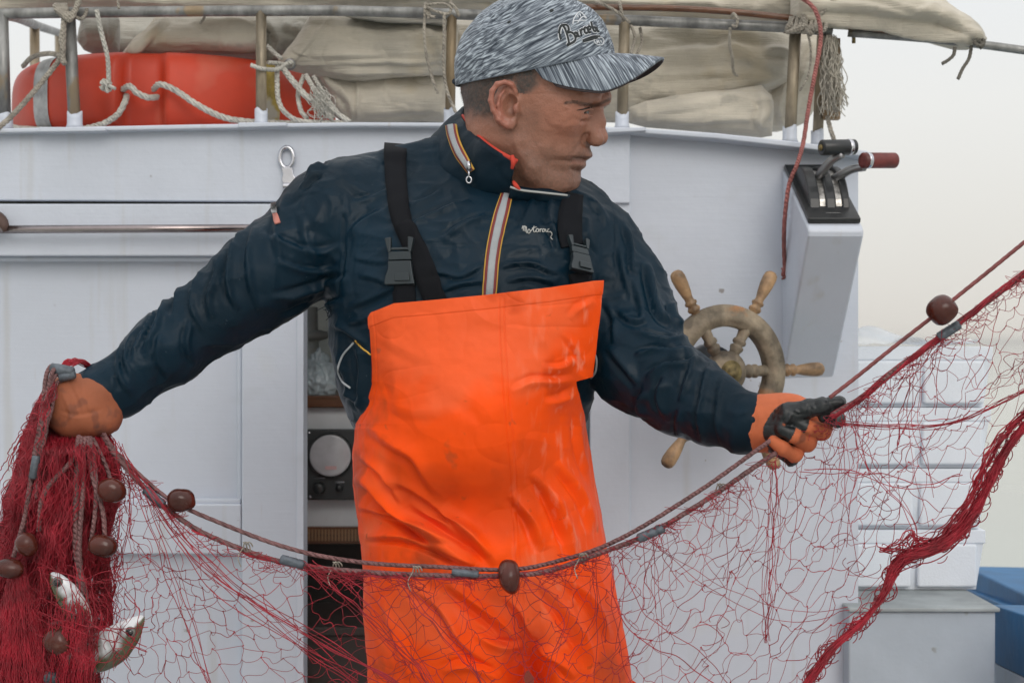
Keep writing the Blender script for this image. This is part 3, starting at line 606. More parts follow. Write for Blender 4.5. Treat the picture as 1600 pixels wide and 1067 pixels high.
def braid(mb, pts, r, n=60, strands=3, turns=None):
    """twisted rope as strands wound round the path"""
    p = cr([tuple(q) for q in pts], n); Ln = np.linalg.norm(np.diff(p, axis=0), axis=1).sum(); turns = turns or Ln / (r * 6)
    n2 = int(max(n, turns * 10)); p = cr([tuple(q) for q in pts], n2); T = np.gradient(p, axis=0); T /= np.linalg.norm(T, axis=1, keepdims=True)
    u = np.cross(T, [.2, 1, .1]); u /= np.linalg.norm(u, axis=1, keepdims=True); w_ = np.cross(T, u); t = np.linspace(0, turns * 2 * math.pi, n2)
    for s in range(strands):
        a = t + s * 2 * math.pi / strands; mb.tube(p + r * .38 * (u * np.cos(a)[:, None] + w_ * np.sin(a)[:, None]), r * .66, 6)
    return mb
def laid(mb, pts_, r, n=200):
    """smooth laid cord: shallow strands, long lay"""
    p = cr([tuple(q) for q in pts_], n); Ln = np.linalg.norm(np.diff(p, axis=0), axis=1).sum(); turns = Ln / (r * 13); n2 = int(max(n, turns * 9)); p = cr([tuple(q) for q in pts_], n2)
    p = p + .0012 * np.stack([vnoise(p, 14, 1), 0 * p[:, 0], vnoise(p, 14, 2)], -1)
    T = np.gradient(p, axis=0); T /= np.linalg.norm(T, axis=1, keepdims=True); u = np.cross(T, [.2, 1, .1]); u /= np.linalg.norm(u, axis=1, keepdims=True); w_ = np.cross(T, u); t = np.linspace(0, turns * 2 * math.pi, n2)
    for s in range(3):
        an = t + s * 2 * math.pi / 3; mb.tube(p + r * .24 * (u * np.cos(an)[:, None] + w_ * np.sin(an)[:, None]), r * .80, 7)
    return mb
grab = MB()
braid(grab, [P(18, 198, 2.93), P(60, 203, 2.80), P(110, 204, 2.735), P(155, 196, 2.715), P(183, 180, 2.712), P(195, 160, 2.715), P(198, 150, 2.75)], .0062, 90)
braid(grab, [P(192, 140, 2.745), P(203, 135, 2.715), P(215, 146, 2.712), P(232, 153, 2.713), P(246, 152, 2.74)], .0062, 60)
braid(grab, [P(240, 140, 2.745), P(250, 132, 2.713), P(275, 142, 2.71), P(310, 165, 2.708), P(350, 184, 2.708), P(395, 191, 2.71), P(440, 193, 2.72), P(500, 193, 2.75)], .0062, 100)
tag(grab.obj('grab_rope', rope_w, None, base=P(250, 160, 2.71)), 'white braided grab rope looped round the orange lifebuoy', 'rope')
k = MB(); 
for pts in ([P(151, 16, 2.66), P(158, 50, 2.665), P(168, 90, 2.67), P(170, 128, 2.68)],): braid(k, pts, .0045, 40)
for i in range(7):
    c = Vector(P(168, 132, 2.68)); k.tube([c + Vector(RNG.normal(0, .006, 3)) for _ in range(5)], .0035, 6, n=14)
k.tube([P(170, 134, 2.675), P(180, 139, 2.67)], .0035, 6)
tag(k.obj('hanging_cord', rope_w, None, base=P(160, 60, 2.67)), 'short white cord with a knotted end hanging over the lifebuoy', 'cord')
k = MB()
for i in range(5): braid(k, [P(86 + 4 * i, 8, 2.655 + .004 * i), P(92 + 4 * i, 20 + 3 * i, 2.648), P(112 + 2 * i, 24 - 3 * i, 2.65), P(122 + i, 6 - 4 * i, 2.66)], .0052, 24)
braid(k, [P(100, 20, 2.655), P(99, 55, 2.655), P(98, 90, 2.655), P(101, 100, 2.65)], .0055, 40)
braid(k, [P(104, 20, 2.66), P(96, 60, 2.665), P(97, 86, 2.665), P(60, 135, 2.66), P(20, 180, 2.63), P(-6, 203, 2.595)], .0052, 80)
braid(k, [P(98, 88, 2.665), P(75, 84, 2.72), P(50, 90, 2.78), P(36, 104, 2.84)], .0050, 40)
braid(k, [P(112, 22, 2.66), P(124, 30, 2.66), P(132, 26, 2.665), P(136, 14, 2.67)], .0035, 24)
tag(k.obj('lashing_rope', cord_g, None, base=P(100, 30, 2.65)), 'grey lashing rope wound round the left roof post and running over the lifebuoy', 'rope')
k = MB()
braid(k, [P(434, 100, 2.72), P(433, 130, 2.70), P(436, 160, 2.695), P(450, 180, 2.69), P(475, 190, 2.69), P(545, 192, 2.69)], .0050, 70)
braid(k, [P(440, 104, 2.72), P(460, 130, 2.70), P(480, 152, 2.695), P(505, 170, 2.69), P(520, 186, 2.69)], .0062, 60)
braid(k, [P(475, 118, 2.74), P(466, 145, 2.72), P(470, 172, 2.70), P(480, 186, 2.695)], .0048, 40)
braid(k, [P(478, 118, 2.73), P(495, 145, 2.70), P(520, 172, 2.69), P(547, 191, 2.685)], .0052, 60)
braid(k, [P(490, 120, 2.74), P(508, 150, 2.71), P(530, 180, 2.69)], .0045, 40)
braid(k, [P(392, 102, 2.66), P(410, 108, 2.665), P(434, 109, 2.70), P(446, 101, 2.72), P(456, 98, 2.722), P(453, 104, 2.735), P(440, 100, 2.72), P(418, 98, 2.70)], .0042, 60)
braid(k, [P(418, 72, 2.74), P(430, 84, 2.73), P(440, 92, 2.72)], .0042, 26)
tag(k.obj('tie_ropes', rope_w, None, base=P(470, 150, 2.70)), 'tangle of pale tie ropes through the canvas eyelet, beside the second roof post', 'rope')
k = MB()
for i in range(26):
    a = P(RNG.uniform(484, 500), RNG.uniform(136, 150), 2.69); b_ = P(RNG.uniform(498, 525), RNG.uniform(172, 194), 2.685); mdl = (a + b_) / 2 + Vector(RNG.normal(0, .012, 3))
    k.tube([a, mdl, b_], .0009, 4, n=10)
for i in range(16):
    c = P(RNG.uniform(488, 505), RNG.uniform(140, 180), 2.685); a0 = RNG.uniform(0, 6); k.tube([c + Vector((math.cos(a0 + t) * .012, RNG.uniform(-.004, .004), math.sin(a0 + t) * .009)) for t in np.linspace(0, 4.5, 8)], .0007, 4, n=18)
tag(k.obj('frayed_twine', rope_w, None, base=P(500, 160, 2.69)), 'frayed curly twine ends tangled in the pale tie ropes by the lifebuoy', 'twine')
def cord(name, label, lines, mt=cord_g, r=.0028, base=None):
    t = thing(name, label, 'cord', tuple(P(*(base or lines[0][0]))))
    for q in lines: braid(MB(), [P(*a) for a in q], r, 36).obj('strand', mt, t)
    return t
cord('cord', 'thin grey cord looped round the rail, hanging just left of the cap', [[(670, 30, 2.655), (664, 10, 2.66), (666, 6, 2.665), (672, 24, 2.655), (680, 27, 2.65)], [(664, 12, 2.655), (663, 50, 2.66), (666, 85, 2.665), (674, 118, 2.67), (684, 146, 2.67)], [(668, 8, 2.66), (690, 6, 2.655), (704, 12, 2.65), (700, 22, 2.652), (680, 18, 2.65), (668, 12, 2.655)]])
cord('cord', 'grey and white cord running down the post just behind the cap', [[(694, 22, 2.65), (694, 60, 2.655), (693, 100, 2.66), (698, 140, 2.66), (712, 176, 2.655)], [(703, 4, 2.655), (712, 14, 2.65), (717, 26, 2.655)]], r=.0032)
cord('cord', 'pale cord knotted diagonally over the rail above the cap peak', [[(930, 3, 2.655), (940, 6, 2.64), (962, 18, 2.64), (984, 36, 2.65)], [(968, 2, 2.655), (971, 18, 2.648), (974, 34, 2.655)], [(986, 40, 2.67), (992, 60, 2.68), (986, 84, 2.66)], [(1000, 44, 2.69), (1003, 66, 2.69), (994, 88, 2.68)]], r=.0030)
cord('cord', 'thin grey cord tied round the rail, hanging over canvas right of the cap peak', [[(1142, 28, 2.66), (1146, 22, 2.65), (1152, 30, 2.648), (1150, 42, 2.65), (1144, 40, 2.655)], [(1141, 44, 2.665), (1140, 70, 2.68), (1144, 90, 2.70), (1146, 112, 2.73), (1152, 119, 2.74)]], r=.0030)
k = MB()
for i in range(7): braid(k, [P(1232 + 8 * i, 34 + 2 * i % 5, 2.69), P(1230 + 8 * i, 50, 2.645), P(1242 + 8 * i, 44 - 3 * (i % 3), 2.635), P(1246 + 7 * i, 26, 2.66), P(1240 + 7 * i, 34, 2.70)], .0045, 26)
for i in range(12): k.tube([P(1238 + RNG.uniform(-6, 6), 26, 2.65), P(1234 + RNG.uniform(-6, 4), 42, 2.64), P(1228 + RNG.uniform(-4, 6), 52, 2.65)], .0016, 5, n=8)
braid(k, [P(1262, 18, 2.655), P(1256, 26, 2.64), P(1262, 48, 2.635), P(1268, 54, 2.64)], .0055, 24)
braid(k, [P(1252, 30, 2.64), P(1264, 60, 2.64), P(1267, 90, 2.645), P(1262, 120, 2.65), P(1250, 142, 2.655)], .0022, 50)
braid(k, [P(1274, 30, 2.645), P(1288, 16, 2.63), P(1306, -6, 2.62)], .0052, 40)
tag(k.obj('lashing_knot', cord_g, None, base=P(1262, 40, 2.65)), 'big knot of grey rope lashing the rail to the post above the throttle levers', 'rope')
k = MB(); fibre = mat('frayed_fibre', (.52, .48, .41), .9, var=.25, vs=60, bump=.3, bs=300)
for i in range(260):
    x0 = 1296 + RNG.normal(0, 4); y0 = 58 + RNG.uniform(-4, 6); t = RNG.uniform(.5, 1.05); dx = RNG.normal(6, 9) * t; Y = 2.68 + RNG.normal(0, .010); wob = RNG.normal(0, 4.5, 6)
    k.tube([P(x0, y0, Y), P(x0 + dx * .2 + wob[0], y0 + 24 * t, Y + RNG.normal(0, .006)), P(x0 + dx * .4 + wob[1], y0 + 48 * t, Y + RNG.normal(0, .006)), P(x0 + dx * .6 + wob[2], y0 + 72 * t, Y + RNG.normal(0, .008)), P(x0 + dx * .85 + wob[3], y0 + 96 * t, Y + RNG.normal(0, .01)), P(x0 + dx + wob[4], y0 + 118 * t, Y + RNG.normal(0, .01))], .0009, 4, n=20)
tag(k.obj('frayed_tassel', fibre, None, base=P(1296, 60, 2.68)), 'frayed grey rope tassel hanging from the right end of the rail', 'tassel')
k = MB().tube([P(1287, 60, 2.72), P(1292, 186, 2.72)], .004, 6).pbox(1286, 60, 1313, 186, 2.715, .02); rail_b = k.obj('wooden_block', mat('old_wood', (.30, .20, .11), .7, var=.4, stretch=(1, 1, .3)), rail, smooth=False)
k = MB().tube([P(1334, 48, 2.69), P(1334, 68, 2.69)], .0035, 8); k.obj('peg', brass, rail)
k = MB(); braid(k, [P(1293, 182, 2.70), P(1297, 200, 2.69), P(1304, 222, 2.68), P(1306, 240, 2.67)], .0045, 30)
tag(k.obj('grey_rope_end', cord_g, None, base=P(1297, 200, 2.69)), 'short grey rope going down behind the black throttle grip', 'rope')
k = MB()
for q in ([(1530, 62, 2.63), (1522, 66, 2.625), (1530, 72, 2.625), (1538, 66, 2.63), (1532, 60, 2.635)], [(1492, 74, 2.64), (1490, 86, 2.64), (1482, 94, 2.64), (1472, 100, 2.64)], [(1518, 72, 2.64), (1514, 92, 2.64), (1504, 108, 2.64), (1497, 124, 2.64)], [(1528, 64, 2.63), (1536, 70, 2.63), (1531, 76, 2.63)]):
    braid(k, [P(*a) for a in q], .0034, 30)
tag(k.obj('tip_cord', mat('dark_cord', (.13, .12, .10), .8, var=.3), None, base=P(1530, 66, 2.63)), 'dark cord tying the pointed end of the canvas to the pole', 'cord')
# small cord bits on the left canvas, red cord down the wall
cord('cord', 'tiny cord end sticking out of the canvas above the lifebuoy', [[(318, 16, 2.70), (319, 28, 2.70), (312, 38, 2.70)], [(184, 2, 2.65), (186, 14, 2.648)]], r=.0026)
k = MB()
laid(k, [P(1240, -8, 2.62), P(1262, 4, 2.61), (P(1276, 22, 2.60)), P(1282, 60, 2.59), P(1272, 120, 2.58), P(1262, 180, 2.57), P(1255, 225, 2.555), P(1246, 256, 2.54), P(1232, 290, 2.545), P(1227, 340, 2.56), P(1225, 390, 2.60), P(1226, 432, 2.625)], .0040, 220)
for i in range(8): c = P(1226, 424 + i, 2.622); k.tube([c + Vector(RNG.normal(0, .004, 3)) for _ in range(4)], .002, 5, n=9)
tag(k.obj('red_cord', cord_r, None, base=P(1255, 225, 2.56)), 'faded red cord hanging from the canvas down past the throttle console', 'cord')

# ================================================================== foam fish crates
foam = mat('white_foam', (.72, .76, .82), .7, var=.03, vs=8, bump=.5, bs=260, bd=.0015, sss=.0)
def crate(name, label, x0, zb, h, Yf, w_, dp):
    t = thing(name, label, 'crate', (x0 + w_ / 2, Yf + dp / 2, zb), 'white foam fish crates stacked on the side locker')
    m = MB(); g = .012
    # tapered body with a lip
    def ring(z, ins): return [(x0 + ins, Yf + ins, z), (x0 + w_ - ins, Yf + ins, z), (x0 + w_ - ins, Yf + dp - ins, z), (x0 + ins, Yf + dp - ins, z)]
    zs = [(zb, .014), (zb + h * .78, .003), (zb + h * .785, 0), (zb + h, 0)]
    V = [q for z, i in zs for q in ring(z, i)]; V += [q for q in ring(zb + h, .022)] + [q for q in ring(zb + .02, .026)]
    F = [tuple(range(4))[::-1]]
    for i in range(5): F += [(4 * i + j, 4 * i + (j + 1) % 4, 4 * i + 4 + (j + 1) % 4, 4 * i + 4 + j) for j in range(4)]
    F.append((20, 21, 22, 23)); m.add(V, F); m.obj('box', foam, t, smooth=False, bevel=.005)
    n = 3
    for i in range(n):
        a = x0 + .012 + (w_ - .02) * i / n; b = a + (w_ - .02) / n - .018
        MB().box((a + .003, Yf - .0012, zb + .006), (b + .010, Yf + .012, zb + h * .775)).obj('moulded_panel', foam, t, smooth=False, bevel=.006)
    return t
z0 = P(0, 955, 2.60).z + .008; Hc = .117
names = ['white foam fish crate at the bottom of the stack, standing on the grey locker top', 'white foam fish crate second from the bottom of the stack', 'white foam fish crate third from the bottom of the stack', 'white foam fish crate at the top of the stack, under the clear plastic sheet']
for i in range(4):
    dx = (0, .006, .012, .016)[i]
    crate('foam_crate', names[i], P(1215, 0, 2.77).x + dx * .5, z0 + Hc * i + .001 * i, Hc, 2.77 + dx * .3, .402 + dx * .5, .30)
# crumpled clear plastic over the top crate
n = 40; X = np.linspace(1290, 1532, n); Yd = np.linspace(0, 1, n); A, B = np.meshgrid(X, Yd, indexing='ij'); base = PN(A, 547, 2.77)
V = base.copy(); V[..., 1] += B * .30; V[..., 2] = z0 + Hc * 4 + .008
V[..., 2] += .022 * np.exp(-((A - 1360) / 60) ** 2) * smoothstep(0, .25, B) + .006 * fbm(V.reshape(-1, 3), 20, 4, 5).reshape(A.shape) + .012 * np.abs(vnoise(V.reshape(-1, 3), 16, 2)).reshape(A.shape)
m = MB().loops(V, close=False); o = m.obj('plastic_sheet', mat('clear_plastic', (.85, .90, .95), .12, alpha=.5, bump=.6, bs=60), None, base=P(1420, 545, 2.9))
tag(o, 'crumpled clear plastic sheet lying over the top foam crate', 'plastic sheet')

# plastic bag on the shelf inside
import bmesh
bm = bmesh.new(); bmesh.ops.create_icosphere(bm, subdivisions=5, radius=1); V = np.array([list(v.co) for v in bm.verts]); F = np.array([[v.index for v in f.verts] for f in bm.faces]); bm.free()
c = np.array(P(496, 590, 3.10)); q = V.copy(); z = q[:, 2]
rr = 1 - .55 * smoothstep(-.3, 1, z); q = q * np.array([.042, .04, .052]) * np.stack([rr, rr, 1 + 0 * rr], -1)
q[:, 2] = np.maximum(q[:, 2], -.040); q += V * (.012 * np.abs(fbm(V, 2.2, 4, 3)) + .004 * fbm(V, 7, 3, 8))[:, None]
o = mesh_obj('plastic_bag', q + c + np.array([0, 0, .002]), F, mat('thin_plastic_film', (.55, .66, .72), .2, alpha=.8, bump=.5, bs=40, spec=.6), None, base=P(496, 617, 3.10)); tag(o, 'crumpled pale plastic bag on the wooden shelf inside the doorway', 'plastic bag')
# ================================================================== the fisherman
def skin_extra(t, b, mp, bp):
    n = t.nodes; l = t.links.new
    ns = n.new('ShaderNodeTexNoise'); ns.inputs['Scale'].default_value = 420; ns.inputs['Detail'].default_value = 3; l(mp.outputs[0], ns.inputs[0])
    b2 = n.new('ShaderNodeBump'); b2.inputs['Strength'].default_value = .5; b2.inputs['Distance'].default_value = .0012
    l(ns.outputs[0], b2.inputs['Height']); l(bp.outputs[0], b2.inputs['Normal']); l(b2.outputs[0], b.inputs['Normal'])
skin = mat('skin', (1, 1, 1), .44, var=.05, vs=30, bump=.12, bs=120, bd=.0012, attr='Col', sss=.05, spec=.5, extra=skin_extra, specks=((650, .58, (.16, .085, .06), .42),))
def nylon_extra(t, b, mp, bp):
    """crumpled nylon: distorted ridges in two scales"""
    n = t.nodes; l = t.links.new; prev = bp
    for sc, st, ds in ((11, .35, .010), (30, .4, .005), (75, .35, .002)):
        wv = n.new('ShaderNodeTexNoise'); wv.noise_type = 'RIDGED_MULTIFRACTAL'; wv.inputs['Scale'].default_value = sc; wv.inputs['Detail'].default_value = 3; wv.inputs['Distortion'].default_value = .6; l(mp.outputs[0], wv.inputs[0])
        b2 = n.new('ShaderNodeBump'); b2.inputs['Strength'].default_value = st; b2.inputs['Distance'].default_value = ds
        l(wv.outputs[0], b2.inputs['Height']); l(prev.outputs[0], b2.inputs['Normal']); prev = b2
    l(prev.outputs[0], b.inputs['Normal'])
nylon = mat('navy_nylon', (.0015, .0155, .0300), .45, var=.3, vs=4, bump=.3, bs=500, bd=.0006, spec=.14, rvar=.16, extra=nylon_extra, specks=((160, .72, (.10, .12, .14), .5),))
web = mat('black_webbing', (.006, .007, .010), .75, var=.2, bump=.3, bs=900, bd=.0006, spec=.12)
def pvc_extra(t, b, mp, bp):
    """dried salt scuffs: pale streaks that run down the cloth"""
    n = t.nodes; l = t.links.new; src = b.inputs['Base Color'].links[0].from_socket
    m2 = n.new('ShaderNodeMapping'); m2.inputs['Scale'].default_value = (60, 60, 16); m2.inputs['Rotation'].default_value = (0, .25, 0); l(mp.outputs[0], m2.inputs[0])
    ns = n.new('ShaderNodeTexNoise'); ns.inputs['Scale'].default_value = 1.4; ns.inputs['Detail'].default_value = 5; l(m2.outputs[0], ns.inputs[0])
    big = n.new('ShaderNodeTexNoise'); big.inputs['Scale'].default_value = 4.5; l(mp.outputs[0], big.inputs[0])
    sx = n.new('ShaderNodeSeparateXYZ'); l(mp.outputs[0], sx.inputs[0])
    r0 = n.new('ShaderNodeMapRange'); r0.inputs[1].default_value = .02; r0.inputs[2].default_value = .2; l(sx.outputs[0], r0.inputs[0])
    r1 = n.new('ShaderNodeMapRange'); r1.inputs[1].default_value = .55; r1.inputs[2].default_value = .68; l(ns.outputs[0], r1.inputs[0])
    r2 = n.new('ShaderNodeMapRange'); r2.inputs[1].default_value = .42; r2.inputs[2].default_value = .62; r2.inputs[4].default_value = .75; l(big.outputs[0], r2.inputs[0])
    mu = n.new('ShaderNodeMath'); mu.operation = 'MULTIPLY'; l(r1.outputs[0], mu.inputs[0]); l(r2.outputs[0], mu.inputs[1])
    mu2 = n.new('ShaderNodeMath'); mu2.operation = 'MULTIPLY'; l(mu.outputs[0], mu2.inputs[0]); l(r0.outputs[0], mu2.inputs[1])
    mm = n.new('ShaderNodeMix'); mm.data_type = 'RGBA'; mm.inputs[7].default_value = (.85, .42, .28, 1); l(mu2.outputs[0], mm.inputs[0]); l(src, mm.inputs[6]); l(mm.outputs[2], b.inputs['Base Color'])
pvc = mat('orange_pvc', (.95, .080, .001), .6, var=.10, vs=5, bump=.2, bs=160, bd=.001, spec=.16, rvar=.14, vcol=(.80, .070, .003),
          specks=((3.5, .52, (.78, .15, .055), .45), (3.0, .55, (.60, .055, .004), .6), (9, .60, (.55, .050, .004), .5), (6.5, .63, (.30, .050, .015), .5), (60, .70, (.42, .06, .01), .6), (17, .68, (.36, .065, .02), .5), (33, .72, (.30, .08, .04), .5)), extra=pvc_extra)
lining = mat('red_lining', (.62, .05, .025), .7)
man = thing('person', 'man in a heathered grey cap, navy jacket and orange bib overalls, hauling the net', 'person', (P(760, 0, 2.02).x, 2.02, 0))

# ---- head frame: forward, near side, up
ya, pi_, ro = R(17), R(4), R(7)
F0 = np.array([math.cos(ya), -math.sin(ya), 0]); N0 = np.array([-math.sin(ya), -math.cos(ya), 0]); U0 = np.array([0, 0, 1.])
HN = N0 * math.cos(ro) - U0 * math.sin(ro); U1 = U0 * math.cos(ro) + N0 * math.sin(ro)
HF = F0 * math.cos(pi_) - U1 * math.sin(pi_); HU = U1 * math.cos(pi_) + F0 * math.sin(pi_)
HO = np.array(P(835, 150, 2.015)); CAMP = np.array([0, 0, CAMZ]); HM = np.stack([HF, HN, HU])
def H(x, y, l=0.):
    d = np.array([(x - CX) / FPX, 1, -(y - CY) / FPX]); t = ((HO - CAMP) @ HN + l) / (d @ HN); return CAMP + d * t
def hl(f, l, u): return HO + HF * f + HN * l + HU * u
def fu(V): V = np.asarray(V) - HO; return V @ HF, V @ HN, V @ HU
def ax(segs):
    out = []
    for a, b, h in segs: out.append(np.arange(a, b - 1e-6, h))
    out.append([segs[-1][1]]); return np.concatenate(out)
HH = .0014
S = Sdf(ax([(-.80, -.10, .012), (-.10, .165, HH), (.165, .60, .012)]), ax([(1.72, 1.92, .012), (1.92, 2.14, HH * 1.1), (2.14, 2.30, .012)]), ax([(-.02, 1.535, .012), (1.535, 1.83, HH)]))
# face and skull as stacked cross-sections
fp = [(944, 60), (949, 100), (951, 130), (950, 150), (941, 160), (934, 167), (929, 178), (926, 190), (923, 205), (920, 216), (920, 228), (922, 238), (921, 244), (914, 249.5), (911, 252), (911.5, 259), (906, 267), (905.5, 274), (904.5, 284), (899, 293), (890, 300), (876, 303.5)]
ff = np.array([fu(H(*q))[0] for q in fp]); fu_ = np.array([fu(H(*q))[2] for q in fp]); o_ = np.argsort(fu_); FFu, FFf = fu_[o_], ff[o_]
wt = [(-.155, .026), (-.145, .040), (-.13, .051), (-.11, .059), (-.09, .0645), (-.07, .068), (-.05, .070), (-.03, .0715), (-.01, .0725), (.02, .0735), (.05, .073), (.08, .066)]
bk = [(-.155, .0), (-.14, -.02), (-.12, -.05), (-.10, -.065), (-.08, -.078), (-.05, -.090), (-.03, -.097), (0, -.102), (.04, -.104), (.08, -.09)]
fcx = [(-.155, .045), (-.13, .025), (-.10, .000), (-.05, -.012), (0, -.015), (.08, -.02)]
nfr = [(-.155, 2.1), (-.13, 2.1), (-.10, 2.0), (-.06, 2.1), (-.02, 2.15), (.02, 2.3), (.08, 2.3)]
UB = FFu[0]
def head_f(X, Y, Z):
    x = X - HO[0]; y = Y - HO[1]; z = Z - HO[2]
    f = x * HF[0] + y * HF[1] + z * HF[2]; l = x * HN[0] + y * HN[1] + z * HN[2]; u = x * HU[0] + y * HU[1] + z * HU[2]
    fr = np.interp(u, FFu, FFf); w_ = itp(u, wt); b = itp(u, bk); c = itp(u, fcx); n = itp(u, nfr)
    df = f - c; a = np.where(df > 0, fr - c, c - b); n = np.where(df > 0, n, 2.1); df = np.abs(df) / np.maximum(a, .01); dl = np.abs(l) / w_
    s = (df ** n + dl ** n + 1e-9) ** (1 / n)
    d = (s - 1) * np.minimum(w_, .07); hb = UB + .004 - u; ht = u - .075
    return np.maximum(np.maximum(d, hb), ht)
S.op(head_f, HO - .2, HO + .2, .002)
S.ell(hl(-.005, 0, .028), (.103, .074, .085), HM, .01)
S.cone(hl(-.040, 0, -.06), P(770, 335, 2.075), .056, .062, .02)
# lower jaw and cheek
S.chain([H(812, 222, .056), H(832, 262, .050), H(868, 288, .028), H(887, 290, .006)], [.013, .013, .012, .012], .012)
S.chain([H(812, 222, -.056), H(832, 262, -.050), H(868, 288, -.028), H(887, 290, -.006)], [.013, .013, .012, .012], .012)
for sg in (1, -1):
    S.ell(hl(.054, sg * .043, -.020), (.022, .018, .022), HM, .035)
    S.chain([H(945, 157, sg * .010), H(927, 160, sg * .028), hl(.079, sg * .048, -.003)], [.0078, .0082, .006], .009)
    S.ell(hl(.096, sg * .032, -.021), (.013, .015, .0115), HM, .009, sub=True)
    # nose
S.chain([H(935, 166), H(938.5, 190), H(939, 212)], [.0050, .0056, .0068], .008)
S.ell(H(937.5, 216.5), (.0092, .0095, .0094), HM, .009)
for sg in (1, -1):
    S.ell(H(930.5, 219, sg * .0125), (.0115, .0065, .0088), HM, .0035)
    S.chain([H(930, 176, sg * .006), H(926, 205, sg * .011)], [.007, .009], .010)
    S.ell(H(929, 229, sg * .0075), (.0065, .0034, .0042), HM, .002, sub=True)
    # crease round the wing of the nose
    S.chain([hl(*(lambda q: (q[0], q[1] + 0, q[2]))(fu(H(919, 210, sg * .0195)))), H(916, 222, sg * .020), H(920, 230, sg * .016)], [.0016] * 3, .005, sub=True)
# lips
S.ell(H(917, 243, 0), (.0065, .012, .0045), HM, .008)
S.ell(H(906.5, 257, 0), (.0060, .012, .0048), HM, .008)
# eyelids round the eyeball
EC = H(908.5, 175, .0320); 
fE, lE, uE = fu(EC); EC = hl(fE - .0022, lE, uE); fE -= .0012
S.ell(EC, (.0128, .0128, .0128), HM, .003)
S.chain([hl(fE + .0135, lE - .012, uE - .0015), hl(fE + .0105, lE + .0045, uE + .0005), hl(fE + .001, lE + .0125, uE - .0025)], [.0024, .0033, .0028], .0015, sub=True)   # the slit
S.chain([hl(fE + .0145, lE - .010, uE + .0030), hl(fE + .0125, lE + .0045, uE + .0048), hl(fE + .001, lE + .0140, uE + .0010)], [.0023, .0028, .0022], .003)      # upper lid fold
S.chain([hl(fE + .0135, lE - .009, uE - .0055), hl(fE + .0105, lE + .0055, uE - .0062), hl(fE + .000, lE + .0125, uE - .0062)], [.0016, .0019, .0014], .003)     # lower lid
S.chain([hl(fE + .012, lE - .008, uE - .012), hl(fE + .006, lE + .010, uE - .0135), hl(fE - .006, lE + .016, uE - .010)], [.0012] * 3, .005, sub=True)        # bag crease
# ear
for sg in (1, -1):
    def E(x, y, l): q = fu(H(x, y, l)); return hl(q[0], sg * q[1], q[2])
    S.ell(E(788, 163, .0755), (.0165, .0065, .030), [HF * math.cos(.18) - HU * math.sin(.18), HN, HU * math.cos(.18) + HF * math.sin(.18)], .006)
    S.chain([E(803, 158, .074), E(806, 144, .077), E(800, 133, .081), E(789, 129, .085), E(777, 132, .088), E(769, 143, .090), E(767, 158, .090), E(771, 173, .088), E(779, 187, .085), E(790, 196, .080)], [.0024, .0030, .0034, .0036, .0038, .0038, .0036, .0034, .0034, .004], .002)
    S.ell(E(798, 194, .0765), (.0070, .0045, .0080), HM, .006)
    S.chain([E(808, 158, .073), E(807, 175, .073), E(803, 190, .073)], [.005, .005, .004], .006)
    S.ell(E(795, 165, .0850), (.0105, .0165, .0165), HM, .003, sub=True)
    S.ell(E(788, 147, .0885), (.0085, .0095, .011), HM, .003, sub=True)
    S.chain([E(788, 142, .0835), E(781, 150, .085), E(778, 165, .085), E(782, 180, .083), E(790, 186, .080)], [.0016, .0022, .0024, .0022, .002], .003)
    S.ell(E(806, 170, .077), (.005, .005, .0075), HM, .003)
# the rest of the body, under the clothes
S.chain([P(700, 320, 2.05), P(560, 330, 2.05)], [.05, .055], .03); S.chain([P(800, 330, 2.06), P(905, 370, 2.07)], [.05, .052], .03)
S.cone(P(735, 400, 2.05), P(730, 640, 2.05), .105, .10, .04); S.cone(P(725, 640, 2.05), P(760, 980, 2.03), .10, .095, .04)
S.chain([P(545, 345, 2.05), P(430, 420, 2.01), P(345, 486, 1.98), P(190, 600, 1.93), P(140, 635, 1.92)], [.05, .046, .038, .028, .03], .02)
S.chain([P(915, 375, 2.07), P(968, 470, 2.04), P(1000, 570, 1.99), P(1075, 618, 1.93), P(1175, 660, 1.86), P(1240, 665, 1.84)], [.05, .046, .038, .036, .026, .022], .02)
for a, b in (((700, 1000, 2.02), (690, 1120, 2.0)), ((865, 1000, 2.03), (895, 1120, 2.03))):
    S.chain([P(*a), Vector((P(*b).x, 2.02, .50)), Vector((P(*b).x - .0, 2.06, .10)), Vector((P(*b).x, 1.93, .05))], [.085, .06, .04, .035], .03)
Vb, Fb = S.mesh(); Nb = vnormals(Vb, Fb)
if (Nb[:, 1] * (Vb[:, 1] - 2.05)).mean() < 0: Fb = Fb[:, ::-1]; Nb = -Nb
f_, l_, u_ = fu(Vb); inhead = (f_ > -.13) & (f_ < .16) & (np.abs(l_) < .11) & (u_ > -.17)
off = np.where(inhead, .0006 * fbm(Vb, 90, 3, 2) + .0009 * fbm(Vb, 28, 2, 5), 0)
